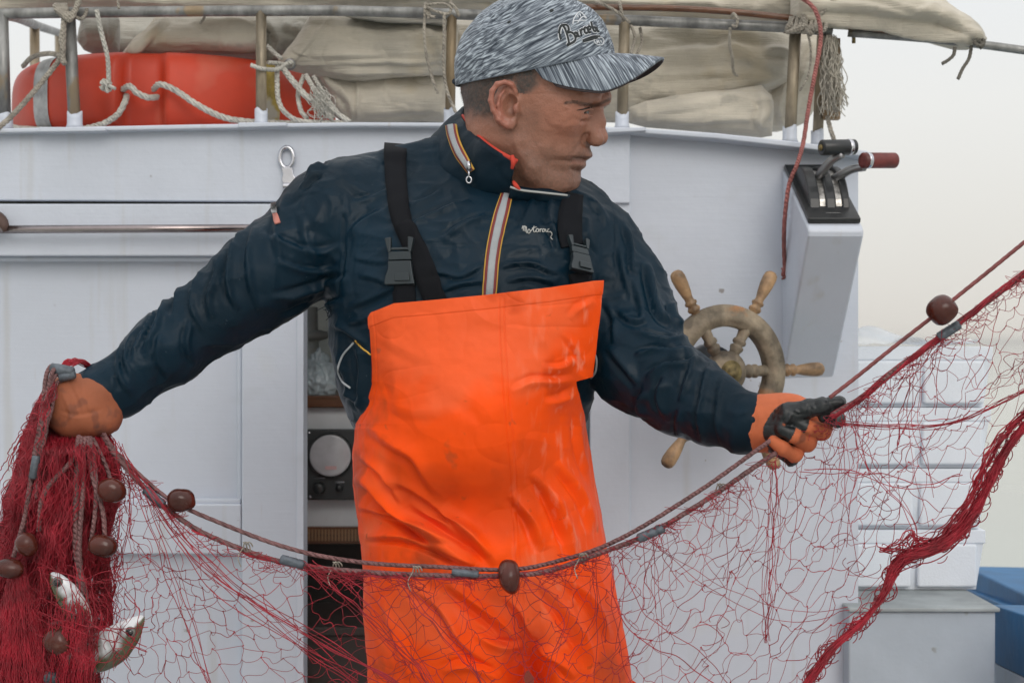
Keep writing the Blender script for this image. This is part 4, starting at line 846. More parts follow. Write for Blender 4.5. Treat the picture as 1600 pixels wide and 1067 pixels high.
for s in (([(915, 207), (910.5, 216), (912, 225), (920, 230)], -.0024, 2.0), ([(898, 166), (908, 166.5), (922, 166)], -.0012, 1.6), ([(921, 247.5), (912, 249.5), (903, 249.3), (895, 248)], -.0034, 1.7), ([(912, 257), (904, 257), (896, 253)], .0012, 3), ([(906, 267), (898, 267), (890, 263)], -.0016, 3), ([(917, 212), (905, 228), (895, 240), (888, 250)], -.0015, 4), ([(925, 190), (912, 190), (900, 186), (892, 180)], -.0010, 2.2), ([(893, 168), (886, 164), (880, 160)], -.0007, 1.5), ([(893, 172), (884, 174), (876, 178)], -.0007, 1.5),
          ([(880, 200), (868, 230), (862, 262)], -.0008, 5), ([(890, 250), (886, 256), (885, 262)], -.0012, 3), ([(938, 168), (946, 166)], -.0012, 2), ([(943, 146), (941, 158)], -.0012, 1.6),
          ([(830, 150), (850, 146), (880, 150)], -.0006, 2), ([(800, 208), (812, 240), (838, 272)], .0012, 7), ([(905, 196), (880, 196), (856, 192)], .0012, 6)):
    off += fold(Vb, Nb, *s, crease=0, mask=inhead)
Vb = Vb + Nb * off[:, None]
# skin colour by place: stubble, ruddy ear and nose, lips, cropped hair
sk = np.array([.370, .162, .106]); colb = np.tile(sk, (len(Vb), 1)); nz = fbm(Vb, 60, 3, 4); nz2 = fbm(Vb, 400, 2, 6)
px_, py_ = pix(Vb)
def mixc(c, k): 
    global colb
    colb = colb * (1 - k[:, None]) + np.array(c) * k[:, None]
al = np.abs(l_)
beard = smoothstep(-.035, -.090, u_ + .15 * np.clip(.055 - f_, 0, 1) * 0 + .012 * nz + np.where(f_ > .09, .0, .0)) * smoothstep(-.045, -.005, f_)
beard = np.maximum(beard, smoothstep(-.012, .012, .024 - np.abs(f_ - .005) + .003 * nz) * smoothstep(-.005, -.03, u_) * .6)
beard *= 1 - smoothstep(.012, .004, np.hypot(al, (u_ + .085) * 1.0)) * .0
mixc((.105, .060, .042), np.clip(beard * (.55 + .15 * nz2), 0, .7) * (u_ > -.2))
mixc((.50, .165, .10), smoothstep(.02, .0, np.hypot(np.hypot(f_ - .12, al), u_ + .055)) * .6)
mixc((.52, .17, .10), smoothstep(.045, .015, np.hypot(np.hypot(f_ - .06, al - .05), u_ + .03)) * .22)
mixc((.40, .140, .098), smoothstep(.076, .084, al) * .7)
lipd = np.maximum(smoothstep(5.5, 2.5, np.abs(py_ - (253.5 + (911 - px_) * -.05))) * smoothstep(884, 892, px_), 0) * (f_ > .06) * (al < .03)
mixc((.33, .13, .09), lipd * .4)
hairline = smoothstep(-.004, .004, (-.012 - f_) + .35 * np.clip(u_ + .0, -1, 1) + .002 * nz) * smoothstep(-.042, -.014, u_ + .006 * nz + .1 * (f_ + .09)) 
side = smoothstep(.034, .016, f_ + 1.2 * np.clip(.012 - u_, 0, 1) + .003 * nz) * smoothstep(-.020, -.004, u_ + .003 * nz) * smoothstep(-.02, .0, f_)
hair_m = np.clip(np.maximum(hairline, side), 0, 1) * (al < .0765 + .0) * (u_ > -.075)
hair_m = np.where((f_ < .012) & (f_ > -.035) & (u_ < .0) , hair_m * 0, hair_m)
mixc((.050, .046, .043), hair_m * np.clip(.88 + .15 * nz2, 0, 1))
mixc((.40, .19, .13), smoothstep(.0, .02, -.16 - u_) * .0)
_bi = np.where(inhead & (px_ > 878) & (px_ < 960) & (py_ > 148) & (py_ < 178))[0]; _q = cr([(884, 161, 0), (898, 160, 0), (915, 163, 0), (930, 165.5, 0), (943, 160, 0), (953, 155, 0)], 40)
_d = np.min(np.hypot(px_[_bi][:, None] - _q[None, :, 0], py_[_bi][:, None] - _q[None, :, 1]), 1); _k = np.zeros(len(Vb)); _k[_bi] = smoothstep(3.6, 1.2, _d) * .6; mixc((.07, .045, .035), _k)
body = mesh_obj('body', Vb, Fb, skin, man, attrs={'Col': colb})
bvh_body = BVHTree.FromPolygons([tuple(v) for v in Vb], [tuple(int(i) for i in f) for f in Fb])
def proj(x, y, bvh, off=0., dflt=1.95):
    """the point of a surface that is seen at a photo pixel, lifted off by off"""
    d = Vector(((x - CX) / FPX, 1, -(y - CY) / FPX)).normalized(); h = bvh.ray_cast(Vector((0, 0, CAMZ)), d)
    if h[0] is None: return P(x, y, dflt), Vector((0, -1, 0))
    n = h[1]; n = -n if n.dot(d) > 0 else n
    return h[0] + n * off, n
# eye
m = MB(); m.lathe(Vector(EC + HF * -.0122), Vector(EC + HF * .0122), [((1 - math.cos(a)) / 2, .0122 * math.sin(a) + 1e-5) for a in np.linspace(0, math.pi, 16)], 24); ey = m.obj('eye', mat('eye_white', (.46, .40, .37), .12, var=.1, vs=60, bump=0), body)
gz = HF * .86 + HN * .34 - HU * .12; gz = gz / np.linalg.norm(gz)
m = MB(); m.lathe(Vector(EC + gz * .0113), Vector(EC + gz * .0126), [(0, .0055), (.5, .005), (.8, .0035), (1, .0)], 20); m.obj('iris', mat('brown_iris', (.05, .028, .015), .1, bump=0), ey)
m = MB(); m.tube([hl(fE + .0155, lE - .010, uE + .0012), hl(fE + .0135, lE + .0050, uE + .0030), hl(fE + .002, lE + .0145, uE + .0)], [.0005, .0009, .0004], 6, n=14)
mat('dark_lash', (.02, .014, .012), .7)
for nm, pl_, r_ in (('eyelashes', [(901, 172.8), (906, 172), (912, 171), (918, 169.5), (925, 168)], [.0003, .0008, .0010, .0010, .0005]),):
    q = [proj(a_[0], a_[1], bvh_body, .0001)[0] for a_ in cr([(p_[0], p_[1], 0) for p_ in pl_], 16)]; MB().tube(q, r_, 6).obj(nm, MATS['dark_lash'], body)
# short hairs: cropped head hair, brows and stubble as tiny blades
def hairs(name, sel, n, ln, rad, col, dirf, lift=.35, seed=1):
    rg = np.random.default_rng(seed); idx = np.where(sel)[0]
    if len(idx) == 0: return
    pk = rg.choice(idx, n); b = Vb[pk] + rg.normal(0, .0007, (n, 3)); nn = Nb[pk]; d = dirf(b) + nn * lift + rg.normal(0, .25, (n, 3)); d /= np.linalg.norm(d, axis=1, keepdims=True)
    sdv = np.cross(d, nn); sdv /= np.maximum(np.linalg.norm(sdv, axis=1, keepdims=True), 1e-6); L_ = ln * rg.uniform(.6, 1.2, (n, 1))
    V = np.stack([b - sdv * rad - nn * .0003, b + sdv * rad - nn * .0003, b + d * L_], 1).reshape(-1, 3)
    return mesh_obj(name, V, np.arange(n * 3).reshape(n, 3), col, body, smooth=False)
hair_c = mat('short_dark_hair', (.060, .043, .036), .6, var=.4, vs=200)
hairs('hair', (hair_m > .5) & inhead, 22000, .0028, .00013, hair_c, lambda b: -HU * .7 - HF * .5 + b * 0, .35, 3)
brow = inhead & (np.abs(l_) > .012) & (np.abs(l_) < .054) & (f_ > .05)
bu = np.interp(np.abs(l_), [.012, .025, .040, .054], [fu(H(944, 163, .010))[2], fu(H(925, 165, .028))[2] + .000, -.005, -.011])
def pdist(pl):
    q = cr([(a_[0], a_[1], 0) for a_ in pl], 30); return np.min(np.hypot(px_[:, None] - q[None, :, 0], py_[:, None] - q[None, :, 1]), 1) if 0 else np.array([np.min(np.hypot(x0 - q[:, 0], y0 - q[:, 1])) for x0, y0 in zip(px_, py_)])
bsel = inhead & (px_ > 878) & (px_ < 960) & (py_ > 148) & (py_ < 178); bi = np.where(bsel)[0]; qb = cr([(884, 161, 0), (898, 160, 0), (915, 163, 0), (930, 165.5, 0), (943, 160, 0), (953, 155, 0)], 40)
bd0 = np.min(np.hypot(px_[bi][:, None] - qb[None, :, 0], py_[bi][:, None] - qb[None, :, 1]), 1); bm = np.zeros(len(Vb), bool); bm[bi] = bd0 < np.interp(px_[bi], [884, 900, 935, 953], [1.2, 2.8, 3.2, 1.6])
hairs('eyebrow', bm | (brow & (l_ < 0) & (np.abs(u_ - bu) < .003)), 1300, .0042, .00018, hair_c, lambda b: HN * np.sign((b - HO) @ HN)[:, None] * .8 - HF * .4 - HU * .05, .12, 5)
hairs('stubble', (beard > .4) & inhead & (u_ < -.02), 14000, .0008, .00008, hair_c, lambda b: -HU + b * 0, .8, 6)

# ================================================================== jacket
J = Sdf(np.arange(-.70, .44, .0031), np.arange(1.76, 2.235, .0033), np.arange(1.10, 1.70, .0031))
tor = [(205, 690, 800, .040, 2.10), (216, 645, 815, .046, 2.095), (226, 600, 830, .050, 2.09), (240, 556, 850, .056, 2.085), (262, 524, 890, .062, 2.08), (282, 525, 925, .070, 2.07), (300, 512, 945, .080, 2.065), (330, 507, 952, .098, 2.055), (370, 505, 955, .115, 2.045), (430, 508, 958, .128, 2.04), (500, 514, 952, .132, 2.035), (560, 520, 935, .132, 2.035), (620, 532, 925, .130, 2.035), (655, 548, 915, .124, 2.035), (672, 556, 905, .105, 2.035), (700, 560, 900, .09, 2.035)]
def tor_f(X, Y, Z):
    py = CY - (Z - CAMZ) / 2.04 * FPX; Lx = (itp(py, tor, 1) - CX) / FPX * 2.04; Rx = (itp(py, tor, 2) - CX) / FPX * 2.04; hd = itp(py, tor, 3); yc = itp(py, tor, 4)
    a = (Rx - Lx) / 2; c = (Rx + Lx) / 2; n = 2.35; s = ((np.abs(X - c) / a) ** n + (np.abs(Y - yc) / hd) ** n + 1e-9) ** (1 / n)
    return np.maximum(np.maximum((s - 1) * np.minimum(hd, a), Z - P(0, 206, 2.09).z), P(0, 690, 2.04).z - Z)
J.op(tor_f, (-.5, 1.8, 1.1), (.4, 2.25, 1.7), .004)
px2 = 2.0 / FPX
def arm(pts, k=.02): J.chain([P(x, y, Y) for x, y, Y, r in pts], [r * Y / FPX for x, y, Y, r in pts], k)
arm([(548, 322, 2.05, 76), (520, 345, 2.045, 82), (430, 421, 2.01, 73), (388, 452, 1.995, 68), (345, 485, 1.98, 58), (262, 545, 1.955, 53), (196, 598, 1.93, 47)], .018)
arm([(205, 592, 1.935, 46), (182, 606, 1.925, 49)], .006); arm([(178, 607, 1.92, 44), (152, 620, 1.91, 44)], .004)
arm([(908, 370, 2.06, 66), (930, 392, 2.055, 70), (965, 455, 2.04, 74), (985, 510, 2.02, 74), (1003, 568, 1.98, 74), (1062, 612, 1.93, 62), (1115, 638, 1.89, 51), (1150, 655, 1.87, 45)], .018)
arm([(1140, 650, 1.875, 47), (1160, 660, 1.86, 48)], .005)
Vj, Fj = J.mesh(); Nj = vnormals(Vj, Fj)
if (Nj[:, 1] * (Vj[:, 1] - 2.03)).mean() < 0: Fj = Fj[:, ::-1]; Nj = -Nj
# smooth normals a little for clean displacement
off = np.zeros(len(Vj)); xj, yj = pix(Vj)
larm = xj < 545; rarm = xj > 925
ST = [  # viewer-left sleeve
 ([(452, 300), (438, 330), (432, 370), (440, 410)], .006, 9, larm), ([(380, 358), (362, 405), (358, 455), (372, 484)], .011, 6, larm), ([(398, 352), (388, 400), (392, 450), (410, 490)], .007, 7, larm),
 ([(348, 394), (338, 436), (326, 466), (330, 500)], .010, 6, larm), ([(320, 418), (306, 446), (300, 480), (318, 520)], .007, 6, larm), ([(292, 434), (281, 464), (269, 497)], .008, 4.5, larm), ([(281, 448), (260, 480), (240, 518), (224, 552)], .010, 6, larm),
 ([(262, 470), (240, 498), (214, 540), (206, 570)], .007, 5, larm), ([(222, 508), (205, 535), (196, 560), (204, 590)], .007, 6, larm), ([(196, 535), (184, 560), (186, 590), (206, 620)], .006, 5, larm), ([(250, 520), (246, 560), (262, 590)], .006, 6, larm), ([(300, 500), (290, 540), (302, 566)], .007, 7, larm),
 ([(512, 262), (496, 264), (478, 280)], .010, 5, None), ([(505, 275), (490, 282), (472, 300)], -.007, 5, None), ([(548, 436), (500, 448), (455, 462), (420, 466)], .009, 9, None), ([(538, 384), (490, 396), (440, 380), (408, 366)], .006, 9, None), ([(540, 470), (490, 482), (440, 498)], .009, 8, None), ([(530, 420), (480, 424), (430, 408)], .006, 7, None),
 ([(470, 330), (480, 380), (500, 420)], .004, 10, None), ([(535, 300), (537, 380), (533, 440), (526, 480)], -.0035, 2.2, None), ([(541, 300), (543, 380), (539, 440)], .0015, 2.5, None),
 # chest
 ([(735, 315), (690, 330), (655, 346), (636, 368)], .006, 7, None), ([(760, 338), (715, 358), (690, 376)], .006, 7, None), ([(690, 300), (660, 316), (640, 322)], .005, 6, None), ([(600, 330), (570, 345), (545, 372)], .005, 9, None), ([(612, 300), (580, 312), (550, 318)], .004, 7, None),
 ([(640, 434), (683, 426), (719, 433), (757, 412)], .006, 5, None), ([(674, 386), (715, 385), (757, 382)], -.0016, 1.6, None), ([(545, 386), (575, 388), (608, 386)], -.0016, 1.6, None), ([(690, 455), (720, 444), (757, 440)], .006, 6, None), ([(552, 402), (590, 410), (612, 404)], .004, 6, None),
 ([(780, 420), (800, 414), (830, 412), (858, 424), (874, 426)], .006, 5, None), ([(776, 384), (820, 384), (866, 386)], -.0014, 1.6, None), ([(836, 300), (828, 325), (812, 362)], .005, 7, None), ([(862, 305), (856, 340), (868, 370)], .006, 6, None), ([(790, 440), (830, 434), (870, 444)], .006, 6, None), ([(846, 350), (862, 362), (872, 392)], .006, 6, None),
 ([(545, 480), (578, 468), (622, 446)], .007, 7, None), ([(520, 505), (548, 520), (575, 540)], .007, 7, None), ([(560, 430), (590, 436), (616, 450)], .006, 6, None), ([(545, 505), (570, 500), (585, 490)], .006, 6, None), ([(520, 540), (540, 590), (545, 640)], .005, 8, None), ([(560, 540), (566, 590), (560, 640)], .006, 7, None), ([(530, 612), (548, 620), (566, 640)], .005, 6, None),
 # viewer-right shoulder and sleeve
 ([(958, 318), (962, 370), (958, 420), (950, 436)], -.003, 2.2, None), ([(920, 310), (940, 330), (950, 352)], .004, 8, None), ([(915, 335), (920, 370), (940, 400)], .004, 8, None), ([(975, 350), (985, 385), (988, 420), (998, 428)], .007, 5, rarm), ([(968, 385), (975, 430), (990, 470)], .006, 7, rarm), ([(1010, 410), (1018, 450), (1030, 490), (1060, 512)], .010, 8, rarm),
 ([(985, 430), (1000, 470), (1005, 505)], .006, 8, rarm), ([(1048, 470), (1050, 492), (1068, 520)], .008, 7, rarm), ([(1075, 528), (1045, 532), (1010, 524), (985, 515)], .009, 7, rarm), ([(1093, 547), (1055, 552), (1020, 548), (990, 555)], .010, 7, rarm), ([(1100, 560), (1066, 572), (1040, 572), (1010, 590)], .009, 7, rarm),
 ([(1085, 556), (1075, 590), (1062, 628)], .007, 6, rarm), ([(1108, 566), (1100, 600), (1092, 650), (1098, 690)], .008, 6, rarm), ([(1130, 582), (1122, 620), (1120, 664), (1128, 696)], .006, 5, rarm), ([(1040, 590), (1030, 620), (1040, 650)], .008, 8, rarm), ([(950, 540), (975, 570), (1000, 600)], .008, 9, rarm), ([(960, 480), (985, 500), (1010, 498)], .006, 7, rarm),
 ([(1010, 610), (1000, 632), (1010, 655)], .008, 8, rarm), ([(1065, 640), (1060, 668), (1070, 690)], .006, 7, rarm), ([(945, 470), (960, 500), (962, 540)], .006, 8, rarm)]
for pts, a, wd, mk in ST: off += fold(Vj, Nj, pts, a * .95, max(wd * .78, 1.6), mask=mk, crease=.7)
wq = Vj + .02 * np.stack([vnoise(Vj, 9, 61), vnoise(Vj, 9, 62), vnoise(Vj, 9, 63)], -1)
off += .0016 * fbm(Vj * np.array([1, 1, .6]), 12, 2, 3) + .0020 * (1 - np.abs(vnoise(wq * np.array([1.2, 1, .8]), 15, 8))) ** 5 + .0022 * (1 - np.abs(vnoise(wq * np.array([.8, 1, 1.3]), 31, 18))) ** 4 - .0016 * (1 - np.abs(vnoise(wq, 24, 28))) ** 5
# knitted cuffs: little ribs
Vj = Vj + Nj * off[:, None]
jacket = mesh_obj('jacket', Vj, Fj, nylon, man)
bvh_j = BVHTree.FromPolygons([tuple(v) for v in Vj], [tuple(int(i) for i in f) for f in Fj])

def ribbon(name, pts, wpx, mt, bvh, off, par, n=40, th=.0016, taper=None, smooth_=3, cross=5, dflt=1.95, pre=()):
    p = cr([(a[0], a[1], 0) for a in pts], n); wv = np.interp(np.linspace(0, 1, n), np.linspace(0, 1, len(np.atleast_1d(wpx))), np.atleast_1d(wpx))
    T = np.gradient(p, axis=0); T /= np.linalg.norm(T, axis=1, keepdims=True); Sx = np.stack([-T[:, 1], T[:, 0]], -1)
    G = np.zeros((n, cross, 3)); NN = np.zeros((n, cross, 3))
    for i in range(n):
        for j in range(cross):
            s = (j / (cross - 1) - .5) * wv[i]; q, nn = proj(p[i, 0] + Sx[i, 0] * s, p[i, 1] + Sx[i, 1] * s, bvh, off, dflt); G[i, j] = q; NN[i, j] = nn
    for k_, (x_, y_, Y_, w0) in enumerate(pre):
        for j in range(cross): G[k_, j] = P(x_ + (j / (cross - 1) - .5) * w0 * (-1 if Sx[0, 0] < 0 else 1), y_ - 3 * (j / (cross - 1) - .5), Y_); NN[k_, j] = (0, -.6, .8)
    for _ in range(smooth_):
        D = G.copy(); D[1:-1] = (G[:-2] + 2 * G[1:-1] + G[2:]) / 4; G = D
        NN[1:-1] = (NN[:-2] + 2 * NN[1:-1] + NN[2:]) / 4
    NN /= np.maximum(np.linalg.norm(NN, axis=2, keepdims=True), 1e-6)
    NN = NN * .4 + np.mean(NN, 1, keepdims=True) * .6
    V = np.concatenate([G + NN * th, (G - NN * .002)[:, ::-1]], 1); m = MB().loops(V); return m.obj(name, mt, par, smooth=True)
# collar
def strip(name, top, bot, mt, par, n=60, k=8, bulge=.006, th=.005, fn=None):
    A = cr([P(*q) for q in top], n); B = cr([P(*q) for q in bot], n); t = np.linspace(0, 1, k)[None, :, None]
    G = A[:, None] * (1 - t) + B[:, None] * t; tg = np.gradient(G, axis=0); cn = np.cross(tg, (B - A)[:, None]); cn /= np.maximum(np.linalg.norm(cn, axis=2, keepdims=True), 1e-9)
    cn = np.where(cn[..., 1:2] > 0, -cn, cn) if fn is None else fn(cn); G = G + cn * (bulge * np.sin(math.pi * t))
    G = G + cn * (.0022 * fbm(G.reshape(-1, 3) * np.array([1, 1, 1.8]), 26, 3, 7) - .0022 * (1 - np.abs(vnoise(G.reshape(-1, 3) * np.array([.7, .7, 1.6]), 34, 9))) ** 4).reshape(G.shape[0], G.shape[1], 1)
    V = np.concatenate([G, (G - cn * th)[:, ::-1]], 1); return MB().loops(V).obj(name, mt, par), G, cn
col_top = [(765, 168, 2.13), (738, 164, 2.13), (721, 169, 2.10), (719, 180, 2.06), (730, 196, 2.015), (750, 217, 1.975), (775, 236, 1.952), (804, 252, 1.945)]
col_bot = [(760, 240, 2.16), (710, 225, 2.15), (668, 222, 2.10), (664, 240, 2.06), (682, 272, 2.02), (712, 296, 2.0), (752, 310, 1.985), (797, 306, 1.975)]
def outn(cn):  # outward from the neck axis
    return cn
cl, Gc, Cn = strip('collar', col_top, col_bot, nylon, jacket, 90, 12, .005, .005, fn=lambda c: np.where((c @ np.array([-.4, -1, .15]))[..., None] < 0, -c, c))
bvh_c = BVHTree.FromPolygons([tuple(v) for v in Gc.reshape(-1, 3)], [(i * 12 + j, i * 12 + j + 1, (i + 1) * 12 + j + 1, (i + 1) * 12 + j) for i in range(89) for j in range(11)])
rt = [(797, 291, 1.955), (815, 296, 1.958), (850, 300, 1.965), (886, 304, 1.985), (895, 300, 2.02), (880, 285, 2.08), (850, 262, 2.12)]
rb = [(794, 318, 1.975), (815, 322, 1.985), (850, 325, 1.99), (888, 326, 2.0), (912, 320, 2.02), (925, 305, 2.07), (900, 275, 2.12)]
cr_, Gr, _ = strip('collar', rt, rb, nylon, jacket, 60, 8, .006, .005)
m = MB().tube([P(x, y + 1.5, Y - .001) for x, y, Y in rt[:4]], .0016, 8, n=30); m.obj('collar_zip', mat('pale_zip', (.42, .43, .42), .5), cr_)
m = MB().tube([P(x + 4, y + 1, Y + .004) for x, y, Y in col_top[3:]] , [.0022, .0022, .0024, .0034], 10, n=40); m.tube([P(800, 244, 1.947), P(802, 254, 1.944), P(800, 264, 1.948)], [.003, .0036, .002], 10, n=10); m.obj('collar_lining', lining, cl)
m = MB().tube([P(802, 284, 1.96), P(806, 290, 1.955), P(812, 297, 1.957)], [.002, .0034, .002], 10, n=10); m.obj('collar_lining', lining, cr_)
zy, zr_, zg = mat('yellow_piping', (.62, .36, .05), .6), mat('maroon_piping', (.20, .02, .02), .6), mat('grey_zip_tape', (.38, .40, .42), .5, var=.2, bs=400, bump=.5)
ZP = [(796, 292), (788, 318), (777, 360), (769, 405), (764, 465)]
for w_, mt, o in ((23, zy, .001), (19.5, zr_, .0018), (11, zg, .0026)): ribbon('zip_stripe', ZP, (w_ * .7, w_, w_, w_, w_), mt, bvh_j, o, jacket, 50)
ZC = [(706, 197), (709, 215), (719, 240), (737, 268)]
for w_, mt, o in ((17, zy, .001), (14, zr_, .0018), (8.5, zg, .0026)): ribbon('zip_stripe', ZC, (w_, w_, w_, w_ * .7), mt, bvh_c, o, cl, 30, dflt=1.98)
def tubeon(name, pts, r, mt, bvh, off, par, n=24, sides=8):
    p = cr([(a[0], a[1], 0) for a in pts], n); q = [proj(a[0], a[1], bvh, off)[0] for a in p]; return MB().tube(q, r, sides).obj(name, mt, par)
for bv, (x, y), par in ((bvh_j, (797, 300), jacket), (bvh_c, (737, 262), cl)):
    q, nn = proj(x, y, bv, .006); m = MB().tube([q + Vector((0, 0, .008)), q - Vector((0, 0, .004))], [.0025, .0035], 8)
    m.tube([q - Vector((0, .001, .004)), q - Vector((0, .002, .014))], .0015, 6)
    m.tube([q + Vector((math.cos(a) * .0035, -.002, math.sin(a) * .0045 - .018)) for a in np.linspace(0, 6.3, 14)], .0013, 6, cap=False); m.obj('zip_puller', polish, par)
# chest embroidery and sleeve flag
emb = mat('white_embroidery', (.50, .50, .48), .7, bump=.6, bs=600)
ox, oy, sc = 780, 280, 5.93
LET = [[(210, 464), (218, 440), (224, 446), (222, 480)], [(223, 454), (232, 438), (238, 446), (236, 486)], [(237, 456), (246, 444), (251, 458), (248, 488), (256, 498), (262, 492)], [(262, 494), (264, 478), (276, 470), (287, 480), (283, 498), (270, 503), (262, 494)], [(286, 484), (298, 478), (312, 462)],
       [(322, 440), (316, 466), (320, 490), (332, 490)], [(304, 460), (344, 448)], [(332, 490), (340, 478)], [(340, 486), (343, 470), (354, 463), (364, 472), (361, 488), (349, 492), (340, 486)], [(364, 476), (374, 468)], [(376, 494), (378, 466)], [(378, 476), (388, 464), (396, 468)], [(398, 490), (402, 470), (414, 464), (420, 474), (414, 490), (402, 492), (398, 486)],
       [(420, 474), (430, 464), (432, 484), (440, 490), (450, 474)], [(466, 462), (452, 468), (452, 486), (466, 490), (478, 484)], [(478, 488), (490, 498), (492, 516), (482, 536), (488, 552), (500, 558)]]
m = MB()
for s in LET:
    p = cr([(a / sc + ox, b / sc + oy, 0) for a, b in s], 22); m.tube([proj(a[0], a[1], bvh_j, .0008)[0] for a in p], .0007, 6)
m.obj('embroidered_name', emb, jacket)
ribbon('sleeve_flag', [(427, 316), (429, 334)], 8, mat('flag_white', (.55, .56, .58), .6), bvh_j, .001, jacket, 8); ribbon('sleeve_flag', [(430, 335), (434, 350)], 8, mat('flag_pink', (.55, .20, .16), .6), bvh_j, .001, jacket, 8)
tubeon('pocket_zip', [(553, 536), (536, 556), (529, 578), (536, 596), (548, 606)], .0015, zg, bvh_j, .001, jacket); tubeon('pocket_zip', [(556, 532), (566, 544), (580, 554)], .0012, zy, bvh_j, .001, jacket)
tubeon('pocket_zip', [(928, 548), (934, 562), (932, 580), (925, 590)], .0015, zg, bvh_j, .002, jacket)
m = MB()
for i in range(40):
    q, nn = proj(RNG.uniform(500, 516), RNG.uniform(470, 488), bvh_j, .0, 99)
    if q.y > 50: continue
    m.tube([q, q + Vector(RNG.normal(0, .004, 3)) - Vector((0, 0, .004)), q + Vector(RNG.normal(0, .006, 3)) - Vector((0, 0, .008))], .0005, 4, n=8)
m.obj('torn_threads', nylon, jacket)

# ================================================================== overalls
def ov_L(y): return itp(y, [(438, 578), (492, 574), (520, 577), (600, 580), (632, 571), (662, 553), (700, 549), (760, 550), (830, 560), (900, 568), (980, 573), (1067, 578), (1140, 580)])
def ov_R(y): return itp(y, [(438, 942), (470, 940), (530, 932), (588, 925), (596, 900), (610, 902), (650, 912), (700, 922), (760, 932), (860, 951), (960, 972), (1067, 990), (1140, 1000)])
topc = [(0, 497), (.015, 488), (.11, 474), (.3, 468), (.5, 461), (.78, 449), (.96, 439), (1, 438)]
nu, nv = 420, 620
U_, Vv = np.meshgrid(np.linspace(0, 1, nu), np.linspace(0, 1, nv)); yn = 438 + Vv * (1130 - 438)
ty = itp(U_, topc); yy = yn + (ty - 438) * np.clip(1 - (yn - 438) / 170, 0, 1)
yL = yy; Lx, Rx = ov_L(yL), ov_R(yL); Rs = itp(yL, [(438, 942), (470, 940), (530, 932), (588, 925), (650, 914), (700, 922), (760, 932), (860, 951), (960, 972), (1067, 990), (1140, 1000)])
xx = Lx + (Rs - Lx) * U_ - (Rs - Rx) * smoothstep(.86, 1, U_)
hd = itp(yy, [(438, .150), (560, .155), (660, .152), (780, .150), (900, .150), (1000, .150), (1130, .150)]); wfac = itp(yy, [(438, 1.35), (600, 1.22), (665, 1.03), (720, 1.0), (1130, 1.0)])
cxx = (Lx + Rs) / 2; aa = (Rs - Lx) / 2 * wfac; prof = np.sqrt(np.clip(1 - np.abs((xx - cxx) / aa) ** 2.3, 0, 1)); YC = 2.03
YF = YC - hd * prof - .010
# two legs: a groove deepening downwards
gx = itp(yy, [(900, 806), (1067, 826), (1130, 835)]); gd = np.exp(-((xx - gx) / 26) ** 2) * smoothstep(930, 1080, yy) * .09; YF += gd
YF -= .022 * np.exp(-((xx - 740) / 130) ** 2 - ((yy - 655) / 95) ** 2) - .026 * np.exp(-((xx - 690) / 130) ** 2 - ((yy - 800) / 48) ** 2)
YF -= .018 * np.exp(-((xx - 690) / 75) ** 2 - ((yy - 1010) / 90) ** 2) + .014 * np.exp(-((xx - 885) / 60) ** 2 - ((yy - 1000) / 110) ** 2) + .010 * np.exp(-((xx - 700) / 110) ** 2 - ((yy - 690) / 110) ** 2)
front = PN(xx, yy, YF); W = front.reshape(-1, 3)
ii = np.arange(nu * nv).reshape(nv, nu); Fo = np.stack([ii[:-1, :-1], ii[1:, :-1], ii[1:, 1:], ii[:-1, 1:]], -1).reshape(-1, 4)
No = vnormals(W, Fo)
if No[:, 1].mean() > 0: No = -No; Fo = Fo[:, ::-1]
off = np.zeros(len(W))
for s in (([(555, 742), (597, 770), (644, 812), (690, 848), (740, 884)], .020, 14), ([(640, 780), (690, 812), (750, 850), (780, 880)], .014, 13), ([(556, 790), (600, 800), (640, 818), (676, 838), (720, 850)], .010, 8), ([(570, 838), (620, 838), (660, 848), (706, 869), (748, 884)], .011, 8), ([(575, 665), (610, 690), (649, 712), (672, 750), (700, 780)], .008, 14),
          ([(600, 745), (650, 762), (700, 800), (740, 850)], .008, 10), ([(560, 712), (600, 740), (640, 790)], .007, 8), ([(690, 790), (730, 830), (765, 870)], .009, 9), ([(834, 736), (862, 775), (884, 826), (900, 872)], .012, 12), ([(800, 770), (830, 810), (850, 860)], .010, 12), ([(870, 720), (905, 770), (930, 830)], .007, 10),
          ([(896, 594), (866, 598), (830, 598), (800, 614)], .009, 9), ([(900, 560), (878, 575), (845, 575)], .006, 8), ([(905, 610), (880, 625), (850, 632)], .007, 10), ([(930, 470), (905, 482), (890, 500)], .005, 8), ([(880, 520), (900, 545), (918, 575)], .005, 7), ([(900, 640), (905, 700), (925, 760)], .005, 8),
          ([(700, 910), (740, 940), (778, 970), (815, 1010)], .013, 12), ([(640, 915), (690, 950), (720, 1000), (770, 1040)], .010, 12), ([(845, 905), (880, 950), (905, 990), (930, 1040)], .013, 13), ([(790, 930), (820, 960), (835, 1000)], .009, 9), ([(880, 900), (925, 940), (955, 1000)], .008, 9), ([(600, 930), (620, 990), (640, 1060)], .008, 12),
          ([(820, 1010), (780, 1010), (740, 990)], .009, 9), ([(835, 1005), (870, 1030), (900, 1060)], .010, 10), ([(780, 1060), (730, 1040), (690, 1050)], .008, 9), ([(600, 520), (620, 540), (660, 560)], .003, 14), ([(700, 600), (760, 640), (780, 690)], .004, 18), ([(590, 620), (640, 640), (690, 640)], .004, 16), ([(860, 470), (850, 520), (860, 560)], .003, 14)):
    k_ = .6 if np.mean([q[1] for q in s[0]]) < 700 else 1.1; s = (s[0], s[1] * k_, s[2] * .85); off += fold(W, No, *s, ends=.35, crease=.7)
wq = W + .02 * np.stack([vnoise(W, 8, 71), vnoise(W, 8, 72), vnoise(W, 8, 73)], -1)
